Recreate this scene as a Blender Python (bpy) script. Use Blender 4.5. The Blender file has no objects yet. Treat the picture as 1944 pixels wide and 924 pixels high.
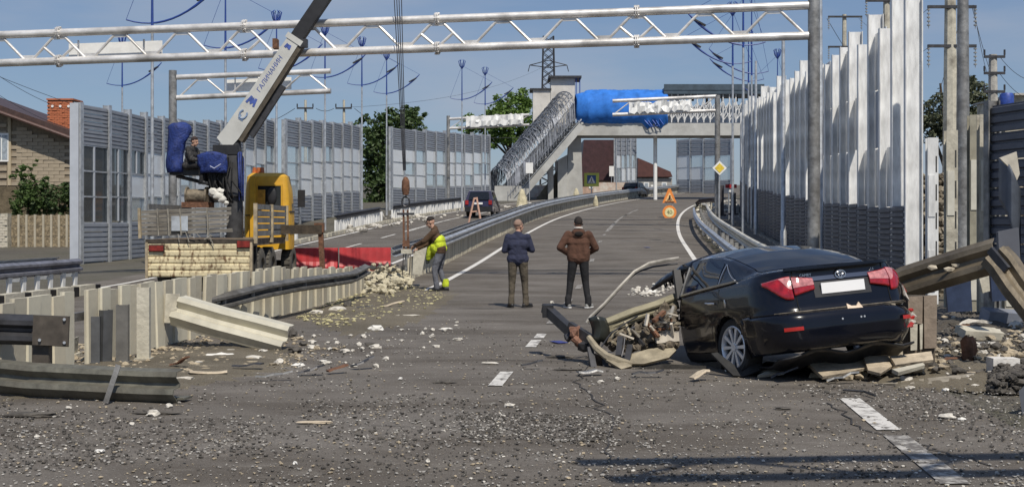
import bpy, bmesh, math, random
import numpy as np
from mathutils import Vector, Matrix, Euler
R = math.radians
scene = bpy.context.scene
COL = scene.collection
rng = random.Random(7)
# ------------------------------------------------------------------ camera
F, CH = 2300.0, 1.7                      # focal length in photo pixels (1944 wide), eye height
cam_d = bpy.data.cameras.new("camera"); cam = bpy.data.objects.new("camera", cam_d); COL.objects.link(cam)
cam.location = (0, 0, CH); cam.rotation_euler = (R(90), 0, 0)
cam_d.sensor_width = 36.0; cam_d.lens = F / 1944 * 36.0
cam_d.shift_y = -39.0 / 1944; cam_d.clip_end = 6000; cam_d.clip_start = 0.1
scene.camera = cam
# ------------------------------------------------------------------ light
SUN_EL, SUN_AZ = R(53), math.atan2(0.33, -0.94)      # compass style: from +Y clockwise
w = bpy.data.worlds.new("World"); scene.world = w; w.use_nodes = True
nt = w.node_tree; nt.nodes.clear()
wo = nt.nodes.new("ShaderNodeOutputWorld"); bg = nt.nodes.new("ShaderNodeBackground")
sky = nt.nodes.new("ShaderNodeTexSky"); sky.sky_type = 'NISHITA'; sky.sun_disc = False
sky.sun_elevation = SUN_EL; sky.sun_rotation = SUN_AZ
sky.air_density = 1.15; sky.dust_density = 0.25; sky.ozone_density = 5.0; sky.altitude = 50
bg.inputs[1].default_value = 0.088
# thin high cloud, everywhere in the sky
tc = nt.nodes.new("ShaderNodeTexCoord"); mp = nt.nodes.new("ShaderNodeMapping"); mp.inputs['Scale'].default_value = (1.0, 1.0, 4.5)
nz = nt.nodes.new("ShaderNodeTexNoise"); nz.inputs['Scale'].default_value = 3.2; nz.inputs['Detail'].default_value = 6; nz.inputs['Roughness'].default_value = 0.52
rp = nt.nodes.new("ShaderNodeValToRGB"); rp.color_ramp.elements[0].position = 0.46; rp.color_ramp.elements[1].position = 0.74
rp.color_ramp.elements[1].color = (0.72, 0.72, 0.72, 1)
mx = nt.nodes.new("ShaderNodeMix"); mx.data_type = 'RGBA'; mx.inputs[7].default_value = (4.4, 4.9, 5.9, 1)
nt.links.new(tc.outputs['Generated'], mp.inputs[0]); nt.links.new(mp.outputs[0], nz.inputs['Vector'])
nt.links.new(nz.outputs['Fac'], rp.inputs[0]); nt.links.new(rp.outputs[0], mx.inputs[0])
fl = nt.nodes.new('ShaderNodeMix'); fl.data_type = 'RGBA'; fl.inputs[0].default_value = .55; fl.inputs[7].default_value = (1.95, 2.75, 4.7, 1)
nt.links.new(sky.outputs[0], fl.inputs[6]); nt.links.new(fl.outputs[2], mx.inputs[6]); nt.links.new(mx.outputs[2], bg.inputs[0]); nt.links.new(bg.outputs[0], wo.inputs[0])
sl = bpy.data.lights.new("sun", 'SUN'); sl.energy = 4.2; sl.angle = R(0.5); sl.color = (1.0, 0.93, 0.82)
sun = bpy.data.objects.new("sun", sl); COL.objects.link(sun)
to_sun = Vector((math.sin(SUN_AZ) * math.cos(SUN_EL), math.cos(SUN_AZ) * math.cos(SUN_EL), math.sin(SUN_EL)))
sun.rotation_euler = to_sun.to_track_quat('Z', 'Y').to_euler(); sun.location = (30, -40, 60)
scene.view_settings.view_transform = 'Standard'; scene.view_settings.look = 'None'
scene.view_settings.exposure = 0.0; scene.view_settings.gamma = 1.0
scene.cycles.max_bounces = 6; scene.cycles.transparent_max_bounces = 12
# ------------------------------------------------------------------ place: heights and the road's line
_ys = np.arange(-60, 500, 0.5)
_zz = np.interp(_ys, [-60, 31, 39.7, 47.7, 58, 72, 85, 120, 160, 220, 300, 500], [0, 0, .30, .68, 1.15, 1.90, 2.5, 4.05, 5.9, 8.6, 11.0, 11.5])
_k = np.ones(13) / 13
_zz = np.convolve(np.pad(_zz, 6, mode='edge'), _k, mode='valid')
def zp(y): return float(np.interp(y, _ys, _zz))
def cx(y): return -1.41 + .099 * y + (max(0.0, y - 50) ** 2) / 840.0
def sst(a, b, x):
    u = min(1, max(0, (x - a) / (b - a))); return u * u * (3 - 2 * u)
def gz(x, y):
    t = x - cx(y)
    return zp(y) * (1 - 0.65 * sst(-14.0, -17.5, t) * (1 - sst(50, 75, y)))
def RP(y, t, dz=0.0):
    return Vector((cx(y) + t, y, zp(y) + dz))
def at(px, py, Y): return Vector(((px - 972) / F * Y, Y, CH - (py - 423) / F * Y))
def gp(px, Y, dz=0.0):
    x = (px - 972) / F * Y
    return Vector((x, Y, gz(x, Y) + dz))
def gpy(px, py, dz=0.0):                   # ground point seen at a pixel (near, flat part)
    Y = CH * F / (py - 423)
    return gp(px, Y, dz)
# ------------------------------------------------------------------ materials
MATS = {}
def M(name, col, rough=.7, metal=0.0, var=.25, scale=6.0, bump=0.0, bscale=None, col2=None, stain=0.0, coat=0.0, spec=.5, trans=0.0, detail=6.0, stretch=None, thr=(.35, .65)):
    if name in MATS: return MATS[name]
    m = bpy.data.materials.new(name); m.use_nodes = True; MATS[name] = m
    n, l = m.node_tree.nodes, m.node_tree.links
    b = n["Principled BSDF"]
    b.inputs['Roughness'].default_value = rough; b.inputs['Metallic'].default_value = metal
    b.inputs['Coat Weight'].default_value = coat; b.inputs['Specular IOR Level'].default_value = spec
    b.inputs['Coat Roughness'].default_value = .03
    tcn = n.new("ShaderNodeTexCoord"); vec = tcn.outputs['Object']
    if stretch:
        mpn = n.new("ShaderNodeMapping"); mpn.inputs['Scale'].default_value = stretch
        l.new(vec, mpn.inputs[0]); vec = mpn.outputs[0]
    ns = n.new("ShaderNodeTexNoise"); ns.inputs['Scale'].default_value = scale; ns.inputs['Detail'].default_value = detail; ns.inputs['Roughness'].default_value = .62
    l.new(vec, ns.inputs['Vector'])
    rmp = n.new("ShaderNodeMapRange"); rmp.inputs[1].default_value = thr[0]; rmp.inputs[2].default_value = thr[1]
    l.new(ns.outputs['Fac'], rmp.inputs[0])
    mixn = n.new("ShaderNodeMix"); mixn.data_type = 'RGBA'
    c = Vector(col[:3])
    c2 = Vector(col2) if col2 else c * (1 + var)
    c1 = c if col2 else c * (1 - var)
    mixn.inputs[6].default_value = (*c1, 1); mixn.inputs[7].default_value = (*c2, 1)
    l.new(rmp.outputs[0], mixn.inputs[0])
    out = mixn.outputs[2]
    if stain > 0:
        n2 = n.new("ShaderNodeTexNoise"); n2.inputs['Scale'].default_value = scale * .23; n2.inputs['Detail'].default_value = 8
        l.new(tcn.outputs['Object'], n2.inputs['Vector'])
        r2 = n.new("ShaderNodeMapRange"); r2.inputs[1].default_value = .48; r2.inputs[2].default_value = .68; r2.inputs[4].default_value = stain
        l.new(n2.outputs['Fac'], r2.inputs[0])
        m2 = n.new("ShaderNodeMix"); m2.data_type = 'RGBA'; m2.inputs[7].default_value = (.07, .055, .04, 1)
        l.new(r2.outputs[0], m2.inputs[0]); l.new(out, m2.inputs[6]); out = m2.outputs[2]
    l.new(out, b.inputs['Base Color'])
    if bump > 0:
        nb = n.new("ShaderNodeTexNoise"); nb.inputs['Scale'].default_value = bscale or scale * 3; nb.inputs['Detail'].default_value = 5
        l.new(vec, nb.inputs['Vector'])
        bp = n.new("ShaderNodeBump"); bp.inputs['Strength'].default_value = bump; bp.inputs['Distance'].default_value = .05
        l.new(nb.outputs['Fac'], bp.inputs['Height']); l.new(bp.outputs[0], b.inputs['Normal'])
    if trans > 0:
        tr = n.new("ShaderNodeBsdfTranslucent"); l.new(out, tr.inputs[0])
        ms = n.new("ShaderNodeMixShader"); ms.inputs[0].default_value = trans
        o = n["Material Output"]; l.new(b.outputs[0], ms.inputs[1]); l.new(tr.outputs[0], ms.inputs[2]); l.new(ms.outputs[0], o.inputs[0])
    return m
def glassmat(name, tint, alpha, rough=.05):
    m = bpy.data.materials.new(name); m.use_nodes = True; n, l = m.node_tree.nodes, m.node_tree.links
    b = n["Principled BSDF"]; b.inputs['Base Color'].default_value = (*tint, 1); b.inputs['Roughness'].default_value = rough
    t = n.new("ShaderNodeBsdfTransparent"); t.inputs[0].default_value = (.93, .96, .97, 1)
    ms = n.new("ShaderNodeMixShader"); ms.inputs[0].default_value = alpha
    l.new(t.outputs[0], ms.inputs[1]); l.new(b.outputs[0], ms.inputs[2]); l.new(ms.outputs[0], n["Material Output"].inputs[0])
    return m
galv = M("galvanised", (.52, .54, .56), .42, .55, .22, 5, .1, stain=.25)
galv_white = M("bright galvanised", (.78, .78, .765), .45, .2, .2, 5, .12, stain=.2, stretch=(1, 1, .25))
galv_old = M("old galvanised", (.27, .27, .265), .5, .4, .4, 4, .2, stain=.5)
truss_m = M("truss galvanised", (.74, .72, .69), .38, .35, .2, 4, .08, stain=.5, stretch=(.6, 1, 1))
grey_panel = M("grey sheet", (.25, .27, .305), .55, .1, .1, 2)
dark_panel = M("slate sheet", (.11, .117, .14), .5, .1, .14, 2)
light_panel = M("pale grey sheet", (.46, .49, .54), .5, .1, .08, 2)
white_sheet = M("white sheet", (.77, .775, .77), .45, 0, .18, 2.2, trans=.35, stretch=(1, 1, .22), stain=.15)
pane_m = glassmat("clear pane", (.62, .68, .72), .30)
pane_white = glassmat("dusty pane", (.80, .83, .86), .72, .3)
pane_dark = glassmat("smoked pane", (.06, .07, .08), .55)
concrete = M("concrete", (.40, .385, .35), .9, 0, .18, 4, .3, stain=.3)
cream = M("cream concrete", (.50, .47, .385), .85, 0, .14, 7, .2, stain=.6)
pale_stone = M("pale rubble", (.55, .52, .46), .9, 0, .18, 9, .3)
grey_stone = M("grey rubble", (.30, .285, .26), .9, 0, .3, 9, .4)
dark_stone = M("dark rubble", (.082, .074, .064), .9, 0, .4, 9, .4)
wood_old = M("weathered board", (.25, .205, .15), .9, 0, .35, 3, .3, stretch=(1, 1, 1), stain=.4)
plank_m = M("raw plank", (.50, .42, .31), .85, 0, .3, 5, .4, stain=.5)
rust = M("rust", (.17, .085, .05), .85, .2, .4, 8, .4)
cream_paint = M("chipped cream paint", (.70, .62, .42), .6, 0, .08, 3, .2, stain=.75)
yellow = M("cab yellow", (.70, .39, .03), .45, 0, .1, 4, stain=.18)
black = M("black plastic", (.018, .018, .02), .5, 0, .3, 5)
rubber = M("rubber", (.022, .022, .022), .85, 0, .3, 9, .2)
dark_metal = M("dark steel", (.06, .06, .065), .5, .5, .3, 6)
white_paint = M("white enamel", (.78, .78, .76), .4, 0, .06, 4)
boom_m = M("boom enamel", (.52, .52, .49), .4, .0, .1, 2, stain=.15)
blue_tarp = M("blue tarp", (.012, .075, .36), .5, 0, .25, 3, .3)
blue_canvas = M("navy canvas", (.015, .035, .17), .7, 0, .35, 8, .5)
blue_paint = M("blue enamel", (.02, .055, .25), .45, 0, .1, 3)
red_plastic = M("red plastic", (.40, .024, .028), .5, 0, .18, 3)
orange = M("orange board", (.76, .25, .05), .6, 0, .1, 6)
brick_roof = M("brown roof sheet", (.062, .035, .028), .5, 0, .25, 5)
# ------------------------------------------------------------------ mesh helpers
class MB:
    def __init__(s): s.v = []; s.f = []
    def add(s, vs, fs):
        o = len(s.v); s.v += [tuple(v) for v in vs]; s.f += [tuple(i + o for i in f) for f in fs]; return s
    def box(s, c, size, rot=None):
        hx, hy, hz = size[0] / 2, size[1] / 2, size[2] / 2
        vs = [Vector((x, y, z)) for x in (-hx, hx) for y in (-hy, hy) for z in (-hz, hz)]
        if rot is not None: vs = [rot @ v for v in vs]
        c = Vector(c)
        return s.add([v + c for v in vs], [(0, 1, 3, 2), (4, 6, 7, 5), (0, 4, 5, 1), (2, 3, 7, 6), (0, 2, 6, 4), (1, 5, 7, 3)])
    def bx(s, x0, x1, y0, y1, z0, z1): return s.box(((x0 + x1) / 2, (y0 + y1) / 2, (z0 + z1) / 2), (x1 - x0, y1 - y0, z1 - z0))
    def beam(s, p0, p1, w, h, up=(0, 0, 1)):           # rectangular bar between two points
        p0, p1 = Vector(p0), Vector(p1); d = p1 - p0; L = d.length; d.normalize()
        u = Vector(up); r = d.cross(u)
        if r.length < 1e-4: r = d.cross(Vector((1, 0, 0)))
        r.normalize(); u = r.cross(d)
        vs = [p + r * a * w / 2 + u * b * h / 2 for p in (p0, p1) for a, b in ((-1, -1), (1, -1), (1, 1), (-1, 1))]
        return s.add(vs, [(0, 3, 2, 1), (4, 5, 6, 7)] + [(i, (i + 1) % 4, 4 + (i + 1) % 4, 4 + i) for i in range(4)])
    def cyl(s, p0, p1, r0, r1=None, n=10, cap=True):
        return s.tube([p0, p1], [r0, r0 if r1 is None else r1], n, cap)
    def tube(s, pts, r, n=8, cap=True):
        pts = [Vector(p) for p in pts]; m = len(pts)
        rs = r if isinstance(r, (list, tuple)) else [r] * m
        vs = []; ref = None
        for i, p in enumerate(pts):
            d = (pts[min(i + 1, m - 1)] - pts[max(i - 1, 0)])
            d = d.normalized() if d.length > 1e-9 else Vector((0, 0, 1))
            if ref is None: ref = Vector((0, 0, 1)) if abs(d.z) < .95 else Vector((1, 0, 0))
            a = d.cross(ref); a = a.normalized() if a.length > 1e-6 else d.orthogonal().normalized()
            b = a.cross(d); ref = b
            vs += [p + (a * math.cos(2 * math.pi * k / n) + b * math.sin(2 * math.pi * k / n)) * rs[i] for k in range(n)]
        fs = [(i * n + k, i * n + (k + 1) % n, (i + 1) * n + (k + 1) % n, (i + 1) * n + k) for i in range(m - 1) for k in range(n)]
        if cap: fs += [tuple(range(n))[::-1], tuple(range((m - 1) * n, m * n))]
        return s.add(vs, fs)
    def prism(s, poly, ext):                            # closed 3-D polygon extruded by a vector
        n = len(poly); ext = Vector(ext); poly = [Vector(p) for p in poly]
        return s.add(poly + [p + ext for p in poly], [tuple(range(n))[::-1], tuple(range(n, 2 * n))] + [(i, (i + 1) % n, n + (i + 1) % n, n + i) for i in range(n)])
    def sweep(s, prof, pts, up=(0, 0, 1), closed=True, sides=None):   # profile (right, up) swept along points
        pts = [Vector(p) for p in pts]; m = len(pts); n = len(prof); vs = []
        for i, p in enumerate(pts):
            d = (pts[min(i + 1, m - 1)] - pts[max(i - 1, 0)]).normalized()
            u0 = Vector(up[i]) if isinstance(up, list) else Vector(up)
            r = d.cross(u0).normalized(); u = r.cross(d)
            vs += [p + r * a + u * b for a, b in prof]
        fs = [(i * n + k, i * n + (k + 1) % n, (i + 1) * n + (k + 1) % n, (i + 1) * n + k) for i in range(m - 1) for k in range(n if closed else n - 1)]
        if closed: fs += [tuple(range(n)), tuple(range((m - 1) * n, m * n))[::-1]]
        return s.add(vs, fs)
    def blob(s, c, r, jit=.25, sub=1, sq=(1, 1, 1), rot=0.0, rg=rng):
        V, Fc = ICO[sub]; c = Vector(c); ca, sa = math.cos(rot), math.sin(rot); vs = []
        for v in V:
            k = r * (1 + rg.uniform(-jit, jit)); x, y, z = v[0] * k * sq[0], v[1] * k * sq[1], v[2] * k * sq[2]
            vs.append((c.x + x * ca - y * sa, c.y + x * sa + y * ca, c.z + z))
        return s.add(vs, Fc)
    def ellipsoid(s, c, rad, n=12, m=8, rot=None):
        c = Vector(c); vs = []; fs = []
        for i in range(m + 1):
            th = math.pi * i / m
            for k in range(n):
                ph = 2 * math.pi * k / n
                p = Vector((rad[0] * math.sin(th) * math.cos(ph), rad[1] * math.sin(th) * math.sin(ph), rad[2] * math.cos(th)))
                vs.append(c + (rot @ p if rot is not None else p))
        for i in range(m):
            for k in range(n): fs.append((i * n + k, (i + 1) * n + k, (i + 1) * n + (k + 1) % n, i * n + (k + 1) % n))
        return s.add(vs, fs)
    def lathe(s, prof, c=(0, 0, 0), axis='z', n=20):   # prof: (radius, height)
        c = Vector(c); vs = []; m = len(prof)
        for r, h in prof:
            for k in range(n):
                a = 2 * math.pi * k / n; x, y = r * math.cos(a), r * math.sin(a)
                vs.append(c + (Vector((x, y, h)) if axis == 'z' else Vector((x, h, y)) if axis == 'y' else Vector((h, x, y))))
        fs = [(i * n + k, i * n + (k + 1) % n, (i + 1) * n + (k + 1) % n, (i + 1) * n + k) for i in range(m - 1) for k in range(n)]
        return s.add(vs, fs)
    def grid(s, P):                                     # P[i][j] points
        a, b = len(P), len(P[0])
        return s.add([p for row in P for p in row], [(i * b + j, i * b + j + 1, (i + 1) * b + j + 1, (i + 1) * b + j) for i in range(a - 1) for j in range(b - 1)])
    def cap(s, p0, r0, p1, r1, n=10):                   # tapered capsule
        p0, p1 = Vector(p0), Vector(p1); d = p1 - p0; L = d.length
        d = d.normalized() if L > 1e-6 else Vector((0, 0, 1))
        pts, rs = [], []
        for t in (-1, -.87, -.5): pts.append(p0 + d * r0 * t); rs.append(max(r0 * math.sqrt(max(0, 1 - t * t)), r0 * .05))
        pts += [p0, p1]; rs += [r0, r1]
        for t in (.5, .87, 1): pts.append(p1 + d * r1 * t); rs.append(max(r1 * math.sqrt(max(0, 1 - t * t)), r1 * .05))
        return s.tube(pts, rs, n)
    def mesh(s, name, mat, smooth=False, fix=True):
        me = bpy.data.meshes.new(name); me.from_pydata(s.v, [], s.f)
        if mat: me.materials.append(mat)
        if fix:
            bm = bmesh.new(); bm.from_mesh(me); bmesh.ops.recalc_face_normals(bm, faces=bm.faces); bm.to_mesh(me); bm.free()
        if smooth:
            me.polygons.foreach_set('use_smooth', [True] * len(me.polygons))
            try: me.set_sharp_from_angle(angle=R(40))
            except Exception: pass
        me.update(); return me
    def build(s, name, mat, parent=None, smooth=False, world=True, fix=True):
        if parent is not None and world:
            off = Vector((0, 0, 0)); p = parent
            while p is not None: off += p.location; p = p.parent
            s.v = [(x - off.x, y - off.y, z - off.z) for x, y, z in s.v]
        o = bpy.data.objects.new(name, s.mesh(name, mat, smooth, fix)); COL.objects.link(o); o.parent = parent
        return o
def _ico(sub):
    bm = bmesh.new(); bmesh.ops.create_icosphere(bm, subdivisions=sub, radius=1)
    bm.verts.ensure_lookup_table(); r = ([tuple(v.co) for v in bm.verts], [tuple(v.index for v in f.verts) for f in bm.faces]); bm.free(); return r
ICO = {1: _ico(1), 2: _ico(2), 3: _ico(3)}
def tag(o, label=None, cat=None, group=None, kind=None):
    if label: o['label'] = label
    if cat: o['category'] = cat
    if group: o['group'] = group
    if kind: o['kind'] = kind
    return o
def thing(name, label, cat, loc=(0, 0, 0), group=None):
    o = bpy.data.objects.new(name, None); COL.objects.link(o); o.location = Vector(loc); o.empty_display_size = .2
    return tag(o, label, cat, group)
def solo(mb, name, mat, label, cat, group=None, smooth=False, base=None):    # a thing that is one mesh, origin at its base
    vs = np.array(mb.v); b = Vector(base) if base is not None else Vector((vs[:, 0].mean(), vs[:, 1].mean(), vs[:, 2].min()))
    mb.v = [(x - b.x, y - b.y, z - b.z) for x, y, z in mb.v]
    o = mb.build(name, mat, None, smooth); o.location = b; return tag(o, label, cat, group)
def inst(me, name, parent, loc, rz=0.0, mat=None):      # another object on shared mesh data, local to its parent
    o = bpy.data.objects.new(name, me); COL.objects.link(o); o.parent = parent; o.location = loc; o.rotation_euler = (0, 0, rz); return o
def textmesh(body, size, depth=.004, shear=0.0):
    cu = bpy.data.curves.new("lettering", 'FONT'); cu.body = body; cu.size = size; cu.extrude = depth; cu.align_x = 'CENTER'; cu.align_y = 'CENTER'; cu.shear = shear
    o = bpy.data.objects.new("lettering", cu); COL.objects.link(o)
    dg = bpy.context.evaluated_depsgraph_get(); me = bpy.data.meshes.new_from_object(o.evaluated_get(dg))
    bpy.data.objects.remove(o); return me
def copy_tree(o, parent=None, depth=0):
    c = o.copy(); COL.objects.link(c); c.parent = parent
    for ch in list(o.children): copy_tree(ch, c, depth + 1)
    return c
# ------------------------------------------------------------------ ground, road, markings
def ground_material(name, base, dirt, pale, fine=60.0, dirt_lo=.42, dirt_hi=.62, bump=.35):
    m = bpy.data.materials.new(name); m.use_nodes = True; n, l = m.node_tree.nodes, m.node_tree.links
    b = n["Principled BSDF"]; b.inputs['Roughness'].default_value = .88; b.inputs['Specular IOR Level'].default_value = .35
    tcn = n.new("ShaderNodeTexCoord"); V = tcn.outputs['Object']
    def noise(sc, det=6, rough=.6, vec=V, st=None):
        if st:
            mpn = n.new("ShaderNodeMapping"); mpn.inputs['Scale'].default_value = st; l.new(vec, mpn.inputs[0]); vec = mpn.outputs[0]
        x = n.new("ShaderNodeTexNoise"); x.inputs['Scale'].default_value = sc; x.inputs['Detail'].default_value = det; x.inputs['Roughness'].default_value = rough
        l.new(vec, x.inputs['Vector']); return x.outputs['Fac']
    def rng_(x, a, c, lo=0, hi=1):
        r = n.new("ShaderNodeMapRange"); r.inputs[1].default_value = a; r.inputs[2].default_value = c; r.inputs[3].default_value = lo; r.inputs[4].default_value = hi; l.new(x, r.inputs[0]); return r.outputs[0]
    def mix(fac, a, c):
        x = n.new("ShaderNodeMix"); x.data_type = 'RGBA'; l.new(fac, x.inputs[0])
        for i, q in ((6, a), (7, c)):
            if isinstance(q, tuple): x.inputs[i].default_value = (*q, 1)
            else: l.new(q, x.inputs[i])
        return x.outputs[2]
    c = mix(rng_(noise(fine, 3, .7), .35, .65), tuple(k * .74 for k in base), tuple(k * 1.28 for k in base))
    c = mix(rng_(noise(.55, 9, .66, st=(.6, 1.5, 1)), dirt_lo, dirt_hi, 0, .85), c, dirt)
    c = mix(rng_(noise(2.3, 8, .7, st=(.7, 1.6, 1)), .56, .74, 0, .55), c, pale)
    c = mix(rng_(noise(.16, 5, .5, st=(1, 2.2, 1)), .52, .70, 0, .5), c, tuple(k * .55 for k in base))
    c = mix(rng_(noise(120, 3, .6), .60, .68, 0, .8), c, (.33, .31, .275))
    c = mix(rng_(noise(75, 3, .6), .62, .70, 0, .7), c, (.035, .031, .027))
    l.new(c, b.inputs['Base Color'])
    bp = n.new("ShaderNodeBump"); bp.inputs['Strength'].default_value = bump; bp.inputs['Distance'].default_value = .02
    l.new(noise(34, 8, .75), bp.inputs['Height']); l.new(bp.outputs[0], b.inputs['Normal'])
    return m
earth_m = ground_material("trodden earth", (.10, .09, .073), (.075, .072, .045), (.17, .15, .12), 20)
asphalt_m = ground_material("dusty asphalt", (.150, .134, .116), (.078, .065, .051), (.240, .218, .186), 70, .40, .60)
path_m = ground_material("footway asphalt", (.13, .125, .12), (.15, .13, .10), (.2, .19, .17), 60)
def axis(segs):
    out = []
    for a, b, st in segs:
        k = max(1, round((b - a) / st)); out += [a + (b - a) * i / k for i in range(k)]
    return out + [segs[-1][1]]
xs = axis([(-3000, -400, 400), (-400, -60, 40), (-60, 60, 1.5), (60, 400, 40), (400, 3000, 400)])
ys = axis([(-60, -5, 10), (-5, 60, 1.0), (60, 240, 4), (240, 500, 20), (500, 4500, 500)])
mb = MB(); mb.grid([[(x, y, gz(x, y) - .03) for x in xs] for y in ys])
g = mb.build("ground", earth_m, smooth=True); tag(g, kind='structure')
def strip(name, t0, t1, y0, y1, dz, mat, st=1.0, nt_=2, kind='structure'):
    yy = axis([(y0, min(y1, 60), st), (min(y1, 60), y1, 3.0)]) if y1 > 60 else axis([(y0, y1, st)])
    f0 = t0 if callable(t0) else (lambda y: t0); f1 = t1 if callable(t1) else (lambda y: t1)
    m_ = MB(); m_.grid([[RP(y, f0(y) + (f1(y) - f0(y)) * i / (nt_ - 1), dz) for i in range(nt_)] for y in yy])
    o = m_.build(name, mat, smooth=True); tag(o, kind=kind); return o
strip("road", -13.3, 4.6, -40, 260, -.006, asphalt_m, 1.0, 12)
strip("path", 5.0, 7.45, 24, 120, .05, path_m, 1.0, 4)
worn = M("worn road paint", (.135, .124, .112), .8, 0, .1, 7, col2=(.60, .58, .54), detail=9, thr=(.36, .50))
worn2 = M("very worn road paint", (.135, .124, .112), .8, 0, .1, 9, col2=(.50, .48, .44), detail=9, thr=(.46, .66))
good = M("road paint", (.42, .40, .37), .75, 0, .1, 5, col2=(.66, .64, .60), detail=8, thr=(.3, .5))
def mark(name, t, y0, y1, wd, mat, dz=.004):
    return strip(name, t - wd / 2, t + wd / 2, y0, y1, dz, mat, .5)
mark("road_marking", -3.75, 29.5, 150, .17, good)
mark("road_marking", 3.6, 42, 110, .17, good)
for y0, y1, t in ((12.65, 13.85, -.02), (16.6, 17.6, .02), (17.9, 18.6, .03)): mark("road_marking", t, y0, y1, .15, worn)
for k in range(14): mark("road_marking", .03, 20.4 + k * 5.2, 21.8 + k * 5.2, .14, worn2)
for y0, y1, m_ in ((9.95, 11.75, worn), (7.9, 9.7, worn2), (5.5, 7.2, worn2)): mark("road_marking", 3.52, y0, y1, .2, m_)
mark("road_marking", -6.6, 26, 150, .15, good)
for k in range(16): mark("road_marking", -10, 34 + 7 * k, 37 + 7 * k, .14, worn)
mark("road_marking", -12.3, 24, 150, .15, good)
for Y, t0, t1, wd in ((37.6, -3.6, 3.4, .28), (72, -3.6, 3.2, .6), (24.1, -2.5, 2.9, .03)):   # tarred joints across the road
    m_ = MB(); m_.grid([[RP(y, t0 + (t1 - t0) * i / 30, .003) + Vector((0, rng.uniform(-.04, .04), 0)) for i in range(31)] for y in (Y - wd / 2, Y + wd / 2)])
    tag(m_.build("road_joint", M("joint tar", (.035, .034, .034), .8, 0, .3, 6)), kind='structure')

crack_m = M("crack fill", (.030, .028, .027), .85, 0, .3, 6)
def ribbon(name, pts, wd, mat, wob=.05, dz=.002, seed=1):
    rg_ = random.Random(seed); fine = []
    for a, b in zip(pts[:-1], pts[1:]):
        for k in range(12): fine.append((a[0] + (b[0] - a[0]) * k / 12 + rg_.gauss(0, wob), a[1] + (b[1] - a[1]) * k / 12))
    m_ = MB(); m_.grid([[Vector((x + s * wd * rg_.uniform(.5, 1.1), y + s * wd * .4, gz(x, y) + dz)) for s in (-.5, .5)] for x, y in fine]); tag(m_.build(name, mat, smooth=True), kind='structure')
ribbon('road_crack', [(-3, 9.5), (-1.2, 10.2), (.8, 9.9), (2.4, 10.6)], .02, crack_m, .03, seed=1)
ribbon('road_crack', [(.6, 8.0), (.9, 10.5), (.7, 13.0), (1.2, 16.5)], .02, crack_m, .03, seed=2)
ribbon('road_crack', [(-2.4, 14.6), (-.4, 15.1), (1.4, 14.8)], .035, crack_m, .03, seed=3)
ribbon('road_crack', [(3.4, 8.5), (2.9, 10.0), (3.0, 11.6)], .025, crack_m, .03, seed=5)
# ------------------------------------------------------------------ noise barriers
_pc = {}
def hpost_mesh(h, wd=.2, d=.26, mat=galv):
    key = ('post', round(h, 2), wd, d, mat.name)
    if key not in _pc:
        b = MB()
        for s in (-1, 1): b.bx(-wd / 2, wd / 2, s * d / 2 - .012, s * d / 2 + .012, -.4, h)
        b.bx(-.012, .012, -d / 2 + .012, d / 2 - .012, -.4, h - .005)
        _pc[key] = b.mesh("post", mat)
    return _pc[key]
def cassette_mesh(L, h, ribs, mat, d=.1):
    key = ('cas', round(L, 2), round(h, 2), ribs, mat.name, d)
    if key not in _pc:
        p = h / ribs; fr = []
        for k in range(ribs):
            z = k * p; fr += [(d / 2, z + .01), (d / 2, z + .66 * p), (d / 2 - .04, z + .74 * p), (d / 2 - .04, z + p - .01)]
        prof = fr + [(-y, z) for y, z in fr[::-1]]
        b = MB(); b.prism([(0, y, z) for y, z in prof], (L, 0, 0)); _pc[key] = b.mesh("panel", mat)
    return _pc[key]
def pane_mesh(L, h, mat, d=.02, frame=None):
    key = ('pane', round(L, 2), round(h, 2), mat.name)
    if key not in _pc:
        b = MB(); b.bx(0, L, -d / 2, d / 2, .02, h - .02); _pc[key] = b.mesh("pane", mat)
    return _pc[key]
def rail_mesh(L, mat):
    key = ('rail', round(L, 2), mat.name)
    if key not in _pc:
        b = MB(); b.bx(0, L, -.035, .035, -.03, .03); _pc[key] = b.mesh("frame", mat)
    return _pc[key]
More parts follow.
